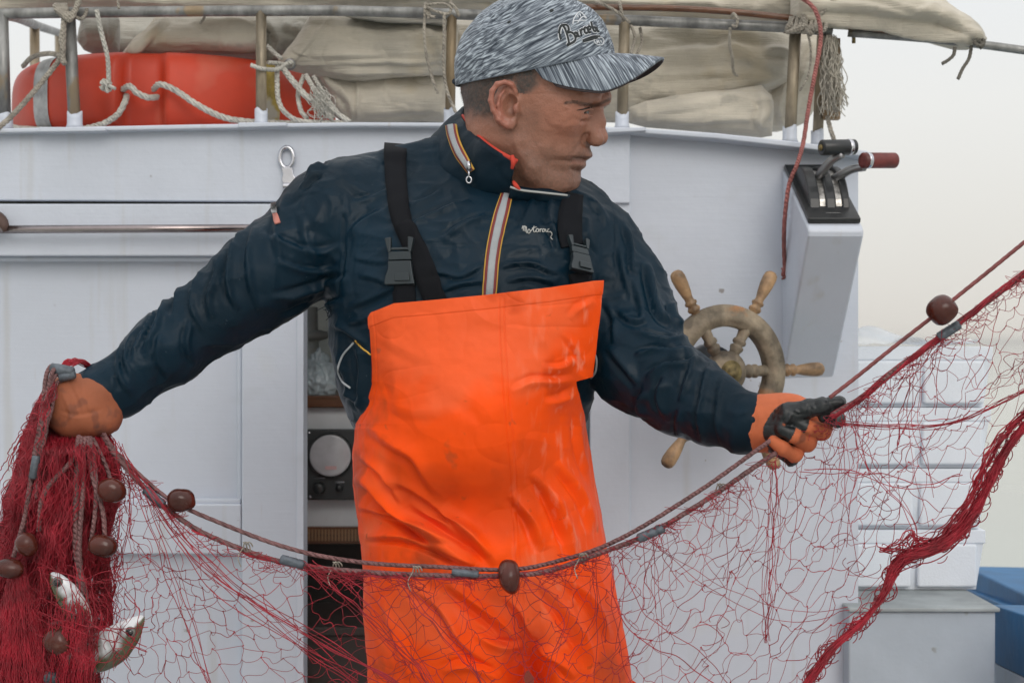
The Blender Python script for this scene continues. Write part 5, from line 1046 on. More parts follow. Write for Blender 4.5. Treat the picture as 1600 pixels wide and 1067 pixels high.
off += .0035 * fbm(W * np.array([1, 1, .7]), 7, 3, 21) + .0010 * fbm(W, 35, 3, 22) + .0012 * (1 - np.abs(vnoise(wq * np.array([1, 1, 1.3]), 11, 78))) ** 5 - .0010 * (1 - np.abs(vnoise(wq * np.array([1, 1, 1.5]), 19, 79))) ** 6
# seams and hems
for s in (([(780, 466), (781, 520), (787, 620), (797, 740), (803, 850), (812, 950), (820, 1040)], -.0012, .8), ([(788, 466), (789, 520), (796, 620), (806, 740), (811, 850), (819, 950)], -.0012, .8), ([(784, 463), (785, 520), (791, 620), (801, 740), (807, 850), (815, 950)], .0008, 2.4)):
    off += fold(W, No, *s, crease=0, ends=.02)
hem = itp((xx.ravel() - 574) / 368, topc) + 23 - yy.ravel(); off += -.0009 * np.exp(-(hem / .9) ** 2) * (yy.ravel() < 520); off += .0007 * smoothstep(-2, 2, hem)
off += -.0009 * np.exp(-((xx.ravel() - ov_L(yy.ravel()) - 9) / 1.0) ** 2) * (yy.ravel() < 660)
W2 = W + No * off[:, None]
# back of the garment: closes round the body below the arm holes
y0i = int(np.searchsorted(yn[:, 0], 690)); nb = 40; rows = []
bk_rows = range(y0i, nv, 6); F2 = []; ang_ = np.linspace(0, math.pi, nb); Vbk = []
for r_ in bk_rows:
    cL, cR = W2.reshape(nv, nu, 3)[r_, 0], W2.reshape(nv, nu, 3)[r_, -1]; c = (cL + cR) / 2; h = (cR - cL) / 2
    for a in ang_: Vbk.append(c - h * math.cos(a) + np.array([0, .15 * math.sin(a), 0]))
nr = len(list(bk_rows)); o0 = len(W2)
Fk = [(o0 + i * nb + j, o0 + i * nb + j + 1, o0 + (i + 1) * nb + j + 1, o0 + (i + 1) * nb + j) for i in range(nr - 1) for j in range(nb - 1)]
# trouser legs below the frame
Vl = []; Fl = []; o1 = o0 + len(Vbk)
zt = P(0, 1100, 1.95).z
for k_, (c0, c1, hw) in enumerate(((-.098, -.105, .100), (.090, .115, .092))):
    base_i = o1 + len(Vl); nrw, ncl = 24, 40
    for i in range(nrw):
        t = i / (nrw - 1); z = lerp(zt, .22, t); r_ = lerp(hw, .078, t) * (1 + .05 * math.sin(t * 22 + k_) * t)
        for j in range(ncl):
            a = j / ncl * 2 * math.pi; Vl.append([lerp(c0, c1, t) + r_ * math.cos(a) + P(0, 0, 2).x * 0 - .0, 2.03 + lerp(.145, .09, min(1, t * 2)) * math.sin(a), z])
    Fl += [(base_i + i * ncl + j, base_i + i * ncl + (j + 1) % ncl, base_i + (i + 1) * ncl + (j + 1) % ncl, base_i + (i + 1) * ncl + j) for i in range(nrw - 1) for j in range(ncl)]
Vall = np.vstack([W2, np.array(Vbk), np.array(Vl)]); Fall = np.vstack([Fo, np.array(Fk), np.array(Fl)])
ovr = mesh_obj('overalls', Vall, Fall, pvc, man)
sm = ovr.modifiers.new('thickness', 'SOLIDIFY'); sm.thickness = .0022; sm.offset = -1
bvh_o = BVHTree.FromPolygons([tuple(v) for v in W2], [tuple(int(i) for i in f) for f in Fo])
rubber = mat('black_rubber_boot', (.02, .02, .022), .45)
for cx_ in (-.105, .115):
    m = MB(); m.loops(np.array([[[cx_ + rx * math.cos(a), cy + ry * math.sin(a), z] for a in np.linspace(0, 2 * math.pi, 28, endpoint=False)] for z, rx, ry, cy in ((.002, .048, .135, 1.98), (.03, .052, .140, 1.98), (.06, .050, .132, 1.985), (.09, .048, .10, 2.01), (.13, .050, .065, 2.045), (.2, .055, .06, 2.05), (.34, .062, .065, 2.04))])); m.obj('boot', rubber, man)
# shoulder straps with side-release buckles
ribbon('strap', [(619, 222), (618, 262), (622, 310), (630, 350), (640, 385)], (36, 34, 33, 30, 20), web, bvh_j, .004, ovr, 50, pre=[(619, 228, 2.13, 36), (619, 224, 2.11, 36), (619, 223, 2.09, 36), (619, 226, 2.07, 36)])
ribbon('strap', [(634, 352), (652, 395), (668, 435), (682, 474)], (24, 36, 36, 35), web, bvh_j, .0065, ovr, 40)
ribbon('strap', [(630, 436), (632, 452), (634, 476)], (32, 34, 34), web, bvh_j, .004, ovr, 16)
ribbon('strap', [(896, 304), (891, 330), (889, 362), (893, 385)], (30, 36, 37, 34), web, bvh_j, .0015, ovr, 40)
ribbon('strap', [(903, 425), (906, 436), (908, 446)], (34, 34, 34), web, bvh_j, .004, ovr, 12)
buck = mat('dark_grey_buckle', (.016, .026, .032), .38, bump=.1)
def buckle(cx_, cy_, s, rot=0):
    q, nn = proj(cx_, cy_, bvh_j, .010); ex = Vector((1, 0, 0)); ex = (ex - nn * ex.dot(nn)).normalized(); ez = nn.cross(ex); ez = -ez if ez.z < 0 else ez
    u = 2.0 / FPX * s; T_ = lambda x, y, h=0: q + ex * (x * u * math.cos(rot) + y * u * math.sin(rot)) + ez * (-y * u * math.cos(rot) + x * u * math.sin(rot)) + nn * h
    m = MB()
    def plate(poly, h0, h1):
        n = len(poly); V = [T_(x, y, h1) for x, y in poly] + [T_(x, y, h0) for x, y in poly]; m.add(V, [tuple(range(n))[::-1], tuple(range(n, 2 * n))] + [(i, (i + 1) % n, n + (i + 1) % n, n + i) for i in range(n)])
    plate([(-17, -16), (17, -16), (18, -3), (-17, -3)], -.002, .005)
    plate([(-17, -1.5), (18, -1.5), (21, 18), (24, 34), (-22, 34), (-22, 26), (-17, 10)], -.002, .0065)
    plate([(-23, -36), (-13, -38), (-13, -16), (-17, -14)], -.002, .006); plate([(13, -38), (22, -36), (18, -14), (13, -16)], -.002, .006); plate([(-14, -22), (14, -22), (14, -18), (-14, -18)], -.001, .005)
    o = m.obj('buckle', buck, ovr, smooth=False, bevel=.0012)
    m2 = MB(); V = [T_(x, y, h) for h in (.0092, .0066) for x, y in ((-6, 17), (16, 17), (17, 29), (-6, 29))]; m2.add(V, [(0, 3, 2, 1), (0, 1, 5, 4), (1, 2, 6, 5), (2, 3, 7, 6), (3, 0, 4, 7)]); m2.obj('buckle_catch', buck, o, smooth=False, bevel=.0008)
buckle(628, 412, 1.0); buckle(899, 406, .85, .06)

# ================================================================== cap
def cap_extra(t, b, mp, bp):
    n = t.nodes; l = t.links.new
    uv = n.new('ShaderNodeUVMap'); m2 = n.new('ShaderNodeMapping'); m2.inputs['Scale'].default_value = (60, 330, 1); l(uv.outputs[0], m2.inputs[0])
    ns = n.new('ShaderNodeTexNoise'); ns.inputs['Scale'].default_value = 1; ns.inputs['Detail'].default_value = 3; ns.inputs['Roughness'].default_value = .55; ns.inputs['Distortion'].default_value = .5; l(m2.outputs[0], ns.inputs[0])
    rp = n.new('ShaderNodeValToRGB'); e = rp.color_ramp.elements; e[0].position = .36; e[0].color = (.018, .028, .045, 1); e[1].position = .66; e[1].color = (.46, .52, .58, 1)
    q = e.new(.50); q.color = (.13, .155, .19, 1); l(ns.outputs[0], rp.inputs[0]); l(rp.outputs[0], b.inputs['Base Color'])
    b2 = n.new('ShaderNodeBump'); b2.inputs['Strength'].default_value = .6; b2.inputs['Distance'].default_value = .001; l(ns.outputs[0], b2.inputs['Height']); l(bp.outputs[0], b2.inputs['Normal']); l(b2.outputs[0], b.inputs['Normal'])
capm = mat('heathered_fabric', (.2, .2, .22), .8, bump=.5, bs=500, bd=.0008, extra=cap_extra, sheen=.15)
fA, _, uA = fu(H(960, 88)); fB, _, uB = fu(H(717, 138))
CC = np.array([(fA + fB) / 2, (uA + uB) / 2]); half = math.hypot(fA - fB, uA - uB) / 2; tilt = math.atan2(uA - uB, fA - fB); ct, st_ = math.cos(tilt), math.sin(tilt)
def cp(a, b, c): return hl(CC[0] + a * ct - c * st_, b, CC[1] + a * st_ + c * ct)      # cap frame: forward, near, up
CW, CH = .0835, .108
def dome(th, ph):
    c = np.cos(ph) ** .92; s = np.sin(ph) ** 1.0
    fwd = np.clip(np.cos(th), 0, 1); a = half * np.cos(th) * c * (1 + .04 * fwd * np.sin(2 * ph)); b_ = CW * np.sin(th) * c; up = CH * s
    up = up - .006 * np.abs(np.sin(th)) ** 2 * np.cos(ph) ** 2 + .002
    a = a - .004 * s
    seam = np.min(np.abs(((th[..., None] - np.array([-math.pi, -math.pi / 2 - .25, -.62, .62, math.pi / 2 + .25, math.pi]) + math.pi) % (2 * math.pi)) - math.pi), -1) if 0 else np.min(np.abs(th[..., None] - np.array([0, .98, 2.05, math.pi, 4.23, 5.3, 2 * math.pi])), -1)
    g = 1 - .010 * np.exp(-(seam * np.cos(ph) / .016) ** 2) + .006 * np.exp(-((seam * np.cos(ph) - .05) / .03) ** 2)
    a = a * g; b_ = b_ * g; up = up * (1 - (1 - g) * .8)
    V = HO + HF * 0 + (CC[0] + a * ct - up * st_)[..., None] * HF + b_[..., None] * HN + (CC[1] + a * st_ + up * ct)[..., None] * HU
    return V
th, ph = np.meshgrid(np.linspace(0, 2 * math.pi, 361), np.linspace(0, math.pi / 2 - .001, 90), indexing='ij'); Vc = dome(th, ph)
Nn = Vc - (HO + HF * CC[0] + HU * CC[1]); Nn /= np.linalg.norm(Nn, axis=2, keepdims=True)
Vc = Vc + Nn * (.0022 * fbm(Vc.reshape(-1, 3), 22, 3, 31).reshape(th.shape) + .0022 * np.exp(-((th - 1.5) / .35) ** 2) * np.sin(ph * 14))[..., None]
ic = np.arange(361 * 90).reshape(361, 90); Fc = np.stack([ic[:-1, :-1], ic[1:, :-1], ic[1:, 1:], ic[:-1, 1:]], -1).reshape(-1, 4)
Ncap = vnormals(Vc.reshape(-1, 3), Fc)
if (Ncap * Nn.reshape(-1, 3)).sum(1).mean() < 0: Fc = Fc[:, ::-1]
uvc = np.stack([th * .085 + .18 * ph * .11 + .012 * np.sin(th * 3), ph * .11 + .030 * th], -1).reshape(-1, 2)
cap = mesh_obj('cap', Vc.reshape(-1, 3), Fc, capm, man, uv=uvc); s_ = cap.modifiers.new('thickness', 'SOLIDIFY'); s_.thickness = .0025; s_.offset = -1
bvh_cap = BVHTree.FromPolygons([tuple(v) for v in Vc.reshape(-1, 3)], [tuple(int(i) for i in f) for f in Fc])
m = MB().lathe(Vector(cp(-.004, 0, CH + .0)), Vector(cp(-.004, 0, CH + .006)), [(0, .008), (.5, .0075), (.9, .004), (1, 0)], 16); m.obj('top_button', capm, cap)
# brim
sg_, tg_ = np.meshgrid(np.linspace(-1, 1, 81), np.linspace(0, 1, 40), indexing='ij')
thb = sg_ * 1.12
rootf = half * np.cos(thb) * 1.0; rootl = CW * np.sin(thb) * 1.01
BL = .069
def brimV(s, t):
    th_ = s * 1.38; rf = half * .985 * np.cos(th_); rl = CW * np.sin(th_) * .985
    out = BL * np.cos(np.clip(np.abs(s), 0, 1) * math.pi / 2 * .985) ** .55 * t
    a = rf + out; b_ = rl * (1 + .02 * t)
    q = np.minimum((b_ / .06) ** 2, 1.35); E_ = np.cos(np.clip(np.abs(s), 0, 1) * math.pi / 2 * .985)
    c = .004 - .007 * np.sin(th_) ** 2 - .019 * t ** 1.2 * E_ ** .3 - .036 * E_ ** .45 * t ** .85 * q * np.where(s > 0, 1, .45)
    return a, b_, c
a, b_, c = brimV(sg_, tg_); Vr = HO + (CC[0] + a * ct - c * st_)[..., None] * HF + b_[..., None] * HN + (CC[1] + a * st_ + c * ct)[..., None] * HU
ib = np.arange(81 * 40).reshape(81, 40); Fr = np.stack([ib[:-1, :-1], ib[1:, :-1], ib[1:, 1:], ib[:-1, 1:]], -1).reshape(-1, 4)
uvb = np.stack([b_, a - .55 * b_ + .25 * c], -1).reshape(-1, 2)
Nr = vnormals(Vr.reshape(-1, 3), Fr)
if (Nr @ HU).mean() < 0: Fr = Fr[:, ::-1]
brim = mesh_obj('brim', Vr.reshape(-1, 3), Fr, capm, cap, uv=uvb); s_ = brim.modifiers.new('thickness', 'SOLIDIFY'); s_.thickness = .0035; s_.offset = -1
Vu = (Vr - HU * .0042)[2:-2, 2:-1]; iu = np.arange(Vu.shape[0] * Vu.shape[1]).reshape(Vu.shape[:2]); Fu = np.stack([iu[:-1, :-1], iu[1:, :-1], iu[1:, 1:], iu[:-1, 1:]], -1).reshape(-1, 4)
un_ = mesh_obj('brim_underside', Vu.reshape(-1, 3), Fu, mat('dark_brim_lining', (.035, .022, .024), .8), brim); s_ = un_.modifiers.new('thickness', 'SOLIDIFY'); s_.thickness = .001; s_.offset = -1
# embroidered script on the front panel
ox, oy, sc = 840, 0, 9.7
BAR = [[(352, 610), (335, 560), (332, 480), (350, 410), (372, 385)], [(372, 385), (410, 440), (440, 520), (462, 600), (470, 660), (448, 690)], [(372, 390), (430, 385), (460, 410), (470, 470), (440, 510), (500, 495), (560, 540), (570, 610), (530, 650), (448, 695)],
       [(596, 512), (572, 500), (556, 522), (562, 556), (584, 566), (600, 540), (596, 512)], [(596, 498), (612, 552), (630, 556)], [(640, 458), (662, 545)], [(648, 488), (664, 456), (688, 452)],
       [(742, 432), (718, 424), (704, 452), (714, 500), (736, 514), (752, 500)], [(766, 462), (796, 446), (790, 410), (764, 412), (756, 450), (774, 498), (800, 494)], [(806, 340), (826, 420), (850, 482)], [(850, 420), (840, 450), (856, 484), (880, 470), (876, 430), (850, 420)], [(890, 420), (905, 480), (925, 480)]]
SW = [[(680, 625), (760, 590), (850, 560), (940, 560)], [(690, 632), (760, 615), (830, 595), (900, 575)]]
wht = mat('white_thread', (.70, .72, .76), .6, bump=.5, bs=600); blk = mat('black_thread', (.012, .018, .02), .6, bump=.5, bs=600)
def cap_strokes(name, L_, r, o, mt, flat=1.0):
    m = MB()
    for s in L_:
        p = cr([(a / sc + ox, b / sc + oy, 0) for a, b in s], 20); q = []
        for a in p:
            hit, nn = proj(a[0], a[1], bvh_cap, o, 99)
            if hit.y < 50: q.append(hit)
        if len(q) > 4: m.tube(q, r, 8)
    return m.obj(name, mt, cap)
cap_strokes('embroidery_outline', BAR + SW, .0036, -.0022, wht); cap_strokes('embroidery_lettering', BAR + SW, .0019, .0001, blk)
cap_strokes('embroidery_crest', [[(530, 380), (545, 300), (590, 225), (640, 190), (700, 240), (740, 290)], [(600, 360), (640, 300), (690, 260), (730, 290)], [(600, 240), (612, 275)], [(640, 225), (650, 260)], [(545, 330), (620, 320), (720, 320)],
             [(850, 600), (900, 580), (960, 575), (1000, 620), (980, 680), (920, 690), (860, 650), (850, 600)], [(890, 620), (900, 660), (915, 625), (930, 665)], [(940, 620), (970, 650)]], .0008, .0006, wht)
for x, y in ((795.5, 35), (862, 17)):
    q, nn = proj(x, y, bvh_cap, 0); m = MB().lathe(q, q + nn * .001, [(0, .0028), (.5, .003), (1, .0012), (1.0, .0002)], 12); m.obj('eyelet', blk, cap)
m = MB().tube([cp(half * math.cos(t) * -1.01, CW * math.sin(t) * 1.0, .008) for t in np.linspace(-.25, .25, 9)], .0042, 8); m.obj('rear_strap', mat('navy_strap', (.02, .03, .05), .6), cap)
# little black mark so that the hem of the dome reads as a turned edge
m = MB().tube([Vector(v) for v in Vc[::6, 0]], .0007, 6, cap=False); m.obj('hem', capm, cap)

# ================================================================== gloves
def glove_extra(t, b, mp, bp):
    n = t.nodes; l = t.links.new; at = n.new('ShaderNodeAttribute'); at.attribute_name = 'Col'; s_ = n.new('ShaderNodeSeparateColor'); l(at.outputs[0], s_.inputs[0])
    r = n.new('ShaderNodeMapRange'); r.inputs[1].default_value = .03; r.inputs[2].default_value = .2; r.inputs[3].default_value = .36; r.inputs[4].default_value = .8; l(s_.outputs[0], r.inputs[0]); l(r.outputs[0], b.inputs['Roughness'])
gl_or = mat('orange_knit_glove', (1, 1, 1), .75, var=.08, vs=40, bump=.5, bs=700, bd=.001, attr='Col', extra=glove_extra)
gr = thing  # alias kept short
def glove(name, prims, h, cuff=None):
    """prims: (kind, points(px,py,Y,rpx), blend, black?)"""
    pts = np.array([list(P(*q[:3])) for pr in prims for q in pr[0]]); rr = max(q[3] * q[2] / FPX for pr in prims for q in pr[0])
    lo, hi = pts.min(0) - rr - .012, pts.max(0) + rr + .012
    G = Sdf(*[np.arange(lo[k], hi[k], h) for k in range(3)])
    for pr in prims:
        pp, k = pr[0], pr[1]; G.chain([P(*q[:3]) for q in pp], [q[3] * q[2] / FPX for q in pp], k, sub=(len(pr) > 3 and pr[3]))
    V, F = G.mesh(); N = vnormals(V, F)
    if (N * (V - pts.mean(0))).sum(1).mean() < 0: F = F[:, ::-1]; N = -N
    # colour: nearest primitive decides, black nitrile or orange knit
    best = np.full(len(V), 9.); bl = np.zeros(len(V))
    for pr in prims:
        if len(pr) > 3 and pr[3]: continue
        for i in range(len(pr[0]) - 1):
            a, b = np.array(P(*pr[0][i][:3])), np.array(P(*pr[0][i + 1][:3])); ba = b - a
            ra, rb = pr[0][i][3] * pr[0][i][2] / FPX, pr[0][i + 1][3] * pr[0][i + 1][2] / FPX
            t = np.clip((V - a) @ ba / max(ba @ ba, 1e-9), 0, 1); d = np.linalg.norm(V - a - ba * t[:, None], axis=1) - (ra + (rb - ra) * t)
            m_ = d < best; best = np.where(m_, d, best); bl = np.where(m_, pr[2], bl)
    return V, F, N, bl
PR = [
 ([(1158, 660, 1.862, 45), (1180, 661, 1.856, 43), (1205, 661, 1.852, 41)], .01, 0),
 ([(1205, 661, 1.852, 41), (1232, 655, 1.858, 38), (1262, 650, 1.868, 26)], .012, 0),
 ([(1218, 672, 1.838, 30), (1236, 668, 1.835, 26)], .010, 1),
 # thumb along the top
 ([(1214, 672, 1.820, 18), (1232, 648, 1.812, 18), (1262, 639, 1.804, 15)], .007, 1), ([(1262, 639, 1.804, 14.5), (1284, 635, 1.800, 14), (1310, 630, 1.804, 12)], .004, 1),
 # index
 ([(1268, 640, 1.862, 16), (1300, 644, 1.845, 14.5), (1308, 655, 1.825, 12.5)], .004, 0), ([(1308, 656, 1.822, 12), (1298, 652, 1.805, 9.5), (1286, 652, 1.802, 8)], .003, 1),
 # middle
 ([(1262, 650, 1.862, 17), (1286, 666, 1.838, 14.5), (1284, 674, 1.822, 13.5), (1262, 668, 1.806, 12)], .003, 0), ([(1262, 668, 1.806, 12), (1246, 661, 1.806, 10)], .003, .9),
 # ring
 ([(1250, 662, 1.860, 17), (1262, 686, 1.832, 14.5), (1262, 692, 1.818, 13.5), (1240, 680, 1.803, 12)], .003, 0), ([(1240, 680, 1.803, 12), (1222, 671, 1.804, 10)], .003, .7),
 # little
 ([(1236, 676, 1.856, 15), (1244, 704, 1.832, 12.5), (1242, 711, 1.818, 12), (1222, 700, 1.805, 11), (1208, 690, 1.806, 9)], .003, 0),
 ([(1218, 700, 1.836, 14), (1236, 720, 1.832, 10)], .006, .9),
]
V, F, N, bl = glove('glove', PR, .0013)
x_, y_ = pix(V); nzz = fbm(V, 70, 3, 3); bl = np.clip(bl + .25 * nzz * (bl > .05), 0, 1); sm_ = smoothstep(.28, .5, bl + .22 * nzz)
sm_ = np.where((bl < .05), smoothstep(.45, .8, fbm(V, 34, 3, 12)) * .55 * (x_ > 1222), sm_)
off = np.zeros(len(V))
for s in (([(1236, 645), (1232, 655), (1224, 664)], .003, 3), ([(1262, 630), (1268, 640), (1264, 650)], -.002, 2), ([(1272, 628), (1276, 638)], -.0015, 1.5), ([(1216, 620), (1226, 640), (1220, 655)], .002, 5), ([(1176, 622), (1180, 660), (1176, 700)], -.0012, 4), ([(1240, 640), (1250, 646)], .002, 2)): off += fold(V, N, *s, crease=.2)
off += .0008 * fbm(V, 60, 3, 9) - .0012 * sm_ * (1 - np.abs(vnoise(V, 75, 19))) ** 4 + .0006 * sm_ * (1 - np.abs(vnoise(V, 120, 29))) ** 3; V = V + N * off[:, None]
colr = np.array([.52, .125, .045]) * (1 + .18 * fbm(V, 30, 3, 5))[:, None]; colr = colr * (1 - sm_[:, None]) + np.array([.004, .007, .009]) * sm_[:, None]
band = smoothstep(1157, 1150, x_ + (y_ - 660) * -.18 + 0) 
pale = smoothstep(1153.5, 1151, x_ - (y_ - 615) * .20 + 12 * ((y_ - 660) / 50) ** 2 * 0 - 3) * 0
g1 = mesh_obj('glove', V, F, gl_or, man, attrs={'Col': np.clip(colr, 0, 1)}); tag(g1, 'orange knit glove with black coated palm closed round the net ropes')
rgm = mat('glove_cuff_band', (.50, .36, .27), .8, bump=.6, bs=300)
cA, cB = np.array(P(1153, 658, 1.866)), np.array(P(1161, 661, 1.861)); MB().lathe(cA, cB, [(0, .0365), (.5, .0385), (1, .0372)], 40).obj('cuff_band', rgm, g1)
# viewer-left glove: back of the hand towards us, fingers curled away round the bunch
PL = [([(160, 620, 1.905, 37), (140, 628, 1.90, 38), (128, 636, 1.895, 38)], .012, 0), ([(128, 632, 1.895, 38), (112, 632, 1.892, 36), (107, 640, 1.893, 34)], .014, 0), ([(150, 648, 1.892, 28), (162, 652, 1.895, 24)], .014, 0), ([(128, 652, 1.885, 27), (112, 655, 1.888, 24)], .014, 0), ([(106, 612, 1.892, 24), (102, 640, 1.888, 23), (112, 660, 1.886, 20)], .014, 0), ([(120, 660, 1.886, 20), (160, 658, 1.888, 20)], .014, 0),
      ([(112, 606, 1.895, 20), (100, 606, 1.905, 15)], .010, 0),
      ([(100, 622, 1.90, 19), (90, 634, 1.925, 14), (104, 644, 1.95, 12), (124, 640, 1.955, 11)], .005, 0), ([(104, 640, 1.90, 19), (95, 655, 1.925, 13.5), (110, 664, 1.95, 12), (130, 656, 1.955, 11)], .005, 0),
      ([(118, 655, 1.90, 18), (112, 670, 1.925, 13), (126, 676, 1.948, 11.5), (144, 664, 1.955, 10.5)], .005, 0), ([(140, 660, 1.90, 16), (140, 674, 1.922, 12), (152, 676, 1.942, 10.5), (164, 664, 1.95, 10)], .005, 0),
      ([(165, 640, 1.90, 18), (176, 655, 1.905, 13), (176, 664, 1.915, 11)], .006, 0)]
V, F, N, bl = glove('glove', PL, .0014); x_, y_ = pix(V); off = .0005 * fbm(V, 60, 3, 9)
for s in (([(104, 590), (118, 620), (128, 650)], -.0015, 3), ([(128, 590), (132, 620), (150, 655)], .0012, 4), ([(92, 640), (120, 648), (160, 640)], -.0016, 4), ([(96, 612), (108, 640), (112, 668)], .0012, 4)): off += fold(V, N, *s, crease=.3)
V = V + N * off[:, None]; dirt = np.clip(smoothstep(.1, .5, fbm(V, 40, 3, 15)) * smoothstep(625, 665, y_ + (110 - x_) * .4) + .5 * smoothstep(.2, .7, fbm(V, 70, 3, 25)), 0, 1)
colr = np.array([.33, .098, .042]) * (1 + .16 * fbm(V, 26, 3, 5))[:, None]; colr = colr * (1 - .7 * dirt[:, None]) + np.array([.06, .03, .03]) * .7 * dirt[:, None]
g2 = mesh_obj('glove', V, F, gl_or, man, attrs={'Col': np.clip(colr, 0, 1)}); tag(g2, 'orange knit glove seen from its back, gripping the gathered net')
# ================================================================== the fishing net
def fib_extra(t, b, mp, bp): pass
netm = mat('crimson_twine', (.40, .012, .030), .5, var=.3, vs=30, bump=.4, bs=400)
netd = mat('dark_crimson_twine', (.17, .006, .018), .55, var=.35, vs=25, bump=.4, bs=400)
ropem = mat('plum_rope', (.22, .105, .105), .65, var=.25, vs=40, bump=.8, bs=260, extra=rope_extra)
leadm = mat('lead_sinker', (.115, .135, .16), .5, metal=.3, var=.3, vs=60, bump=.7, bs=180)
floatm = mat('brown_float', (.085, .017, .010), .22, var=.35, vs=18, bump=.2, bs=150, coat=.12, spec=.35, rvar=.1, specks=((40, .66, (.13, .06, .045), .6),))
net = thing('fishing_net', 'crimson fishing net with brown floats and plum ropes held between both gloved hands', 'fishing net', tuple(P(740, 890, 1.80)))
class TB:
    """fast builder for many thin strands"""
    def __init__(s, sides=3): s.V = []; s.F = []; s.n = 0; s.k = sides
    def add(s, p, r):
        p = np.asarray(p, float); m = len(p)
        T = np.gradient(p, axis=0); T /= np.maximum(np.linalg.norm(T, axis=1, keepdims=True), 1e-9)
        u = np.cross(T, [.11, 1, .17]); u /= np.maximum(np.linalg.norm(u, axis=1, keepdims=True), 1e-9); w_ = np.cross(T, u)
        a = np.arange(s.k) / s.k * 2 * math.pi; r = np.broadcast_to(r, (m,))
        V = p[:, None] + r[:, None, None] * (u[:, None] * np.cos(a)[None, :, None] + w_[:, None] * np.sin(a)[None, :, None])
        i = np.arange(m - 1)[:, None] * s.k; j = np.arange(s.k)[None]; j2 = (j + 1) % s.k
        F = np.stack([i + j, i + j2, i + s.k + j2, i + s.k + j], -1).reshape(-1, 4) + s.n
        s.V.append(V.reshape(-1, 3)); s.F.append(F); s.n += m * s.k
    def obj(s, name, mt, par, **k): return mesh_obj(name, np.vstack(s.V), np.vstack(s.F), mt, par, **k)
rg = np.random.default_rng(11)
# the two head ropes: (px, py, Y)
RA = [(150, 645, 1.915), (170, 690, 1.866), (205, 730, 1.845), (262, 778, 1.835), (340, 815, 1.825), (440, 852, 1.815), (560, 878, 1.812), (700, 886, 1.822), (795, 889, 1.826), (870, 876, 1.826), (960, 845, 1.818), (1090, 768, 1.806), (1188, 699, 1.800), (1212, 683, 1.812), (1236, 668, 1.842)]
RA2 = [(1296, 622, 1.790), (1360, 572, 1.782), (1472, 482, 1.762), (1560, 412, 1.745), (1680, 314, 1.72), (1950, 95, 1.66), (2200, -110, 1.60)]
RB = [(145, 650, 1.915), (180, 710, 1.852), (232, 768, 1.834), (300, 822, 1.826), (380, 858, 1.818), (455, 880, 1.812), (560, 893, 1.806), (680, 899, 1.814), (795, 898, 1.818), (860, 890, 1.818), (930, 866, 1.812), (1015, 832, 1.806), (1110, 776, 1.800), (1200, 716, 1.800), (1220, 704, 1.814), (1240, 690, 1.845)]
RB2 = [(1300, 650, 1.788), (1345, 622, 1.782), (1400, 578, 1.774), (1480, 518, 1.762), (1560, 458, 1.748), (1680, 366, 1.72), (1950, 150, 1.66), (2200, -50, 1.60)]
def pts(L_): return [P(*q) for q in L_]
ropem2 = mat('red_brown_rope', (.27, .075, .075), .65, var=.25, vs=40, bump=.6, bs=260)
for A, mt_, r_ in ((RA, ropem, .0029), (RA2, ropem2, .0026)):
    m = MB(); laid(m, pts(A), r_); m.obj('float_rope', mt_, net)
for A in (RB, RB2):
    m = MB(); laid(m, pts(A), .0033); m.obj('sinker_rope', ropem, net)
def floatb(x, y, Y, rw, rh, ang, par=net):
    c = P(x, y, Y); k = Y / FPX; d = Vector((math.cos(ang), .12, -math.sin(ang))).normalized()
    prof = [(0, .0012)] + [((1 - math.cos(a)) / 2, rh * k * math.sin(a) ** .8) for a in np.linspace(.25, math.pi - .25, 14)] + [(1, .0012)]
    mb_ = MB().lathe(c - d * rw * k, c + d * rw * k, prof, 26); q_ = np.vstack(mb_.v); q_ = q_ + (q_ - np.array(c)) * (.10 * vnoise(q_, 55, int(x)) + .05 * vnoise(q_, 120, int(y)))[:, None]; mb_.v = [q_]; return mb_.obj('float', floatm, par)
for x, y, Y, rw, rh, ang in ((283, 782, 1.822, 22, 19, -.15), (796, 901, 1.806, 17, 26, -.08), (1472, 483, 1.748, 23, 23, -.7)): floatb(x, y, Y, rw, rh, ang)
def sinker(a, b, r=.0062):
    A, B = P(*a), P(*b); m = MB(); m.lathe(A, B, [(0, .004), (.05, r), (.3, r * 1.02), (.33, r * .93), (.36, r), (.66, r * .98), (.7, r * .9), (.73, r), (.95, r * .95), (1, .004)], 12); m.obj('sinker', leadm, net)
sinker((226, 764, 1.833), (256, 790, 1.829)); sinker((438, 873, 1.811), (476, 883, 1.809)); sinker((996, 842, 1.806), (1038, 824, 1.803)); sinker((1466, 528, 1.763), (1500, 506, 1.757)); sinker((706, 893, 1.811), (748, 897, 1.810), .0050)
for x, y in ((520, 886), (645, 893), (380, 855), (905, 873), (1120, 764)):
    m = MB(); c = P(x, y, 1.806); m.tube([c + Vector((math.sin(t) * .003 + t * .0006, -math.cos(t) * .006 + .004, math.cos(t * 1.0) * .007)) for t in np.linspace(0, 14, 60)], .0009, 5); m.tube([c, c + Vector((-.006, -.003, -.012)), c + Vector((-.002, -.004, -.024))], .0007, 5, n=8); m.obj('rope_tie', cord_g, net)

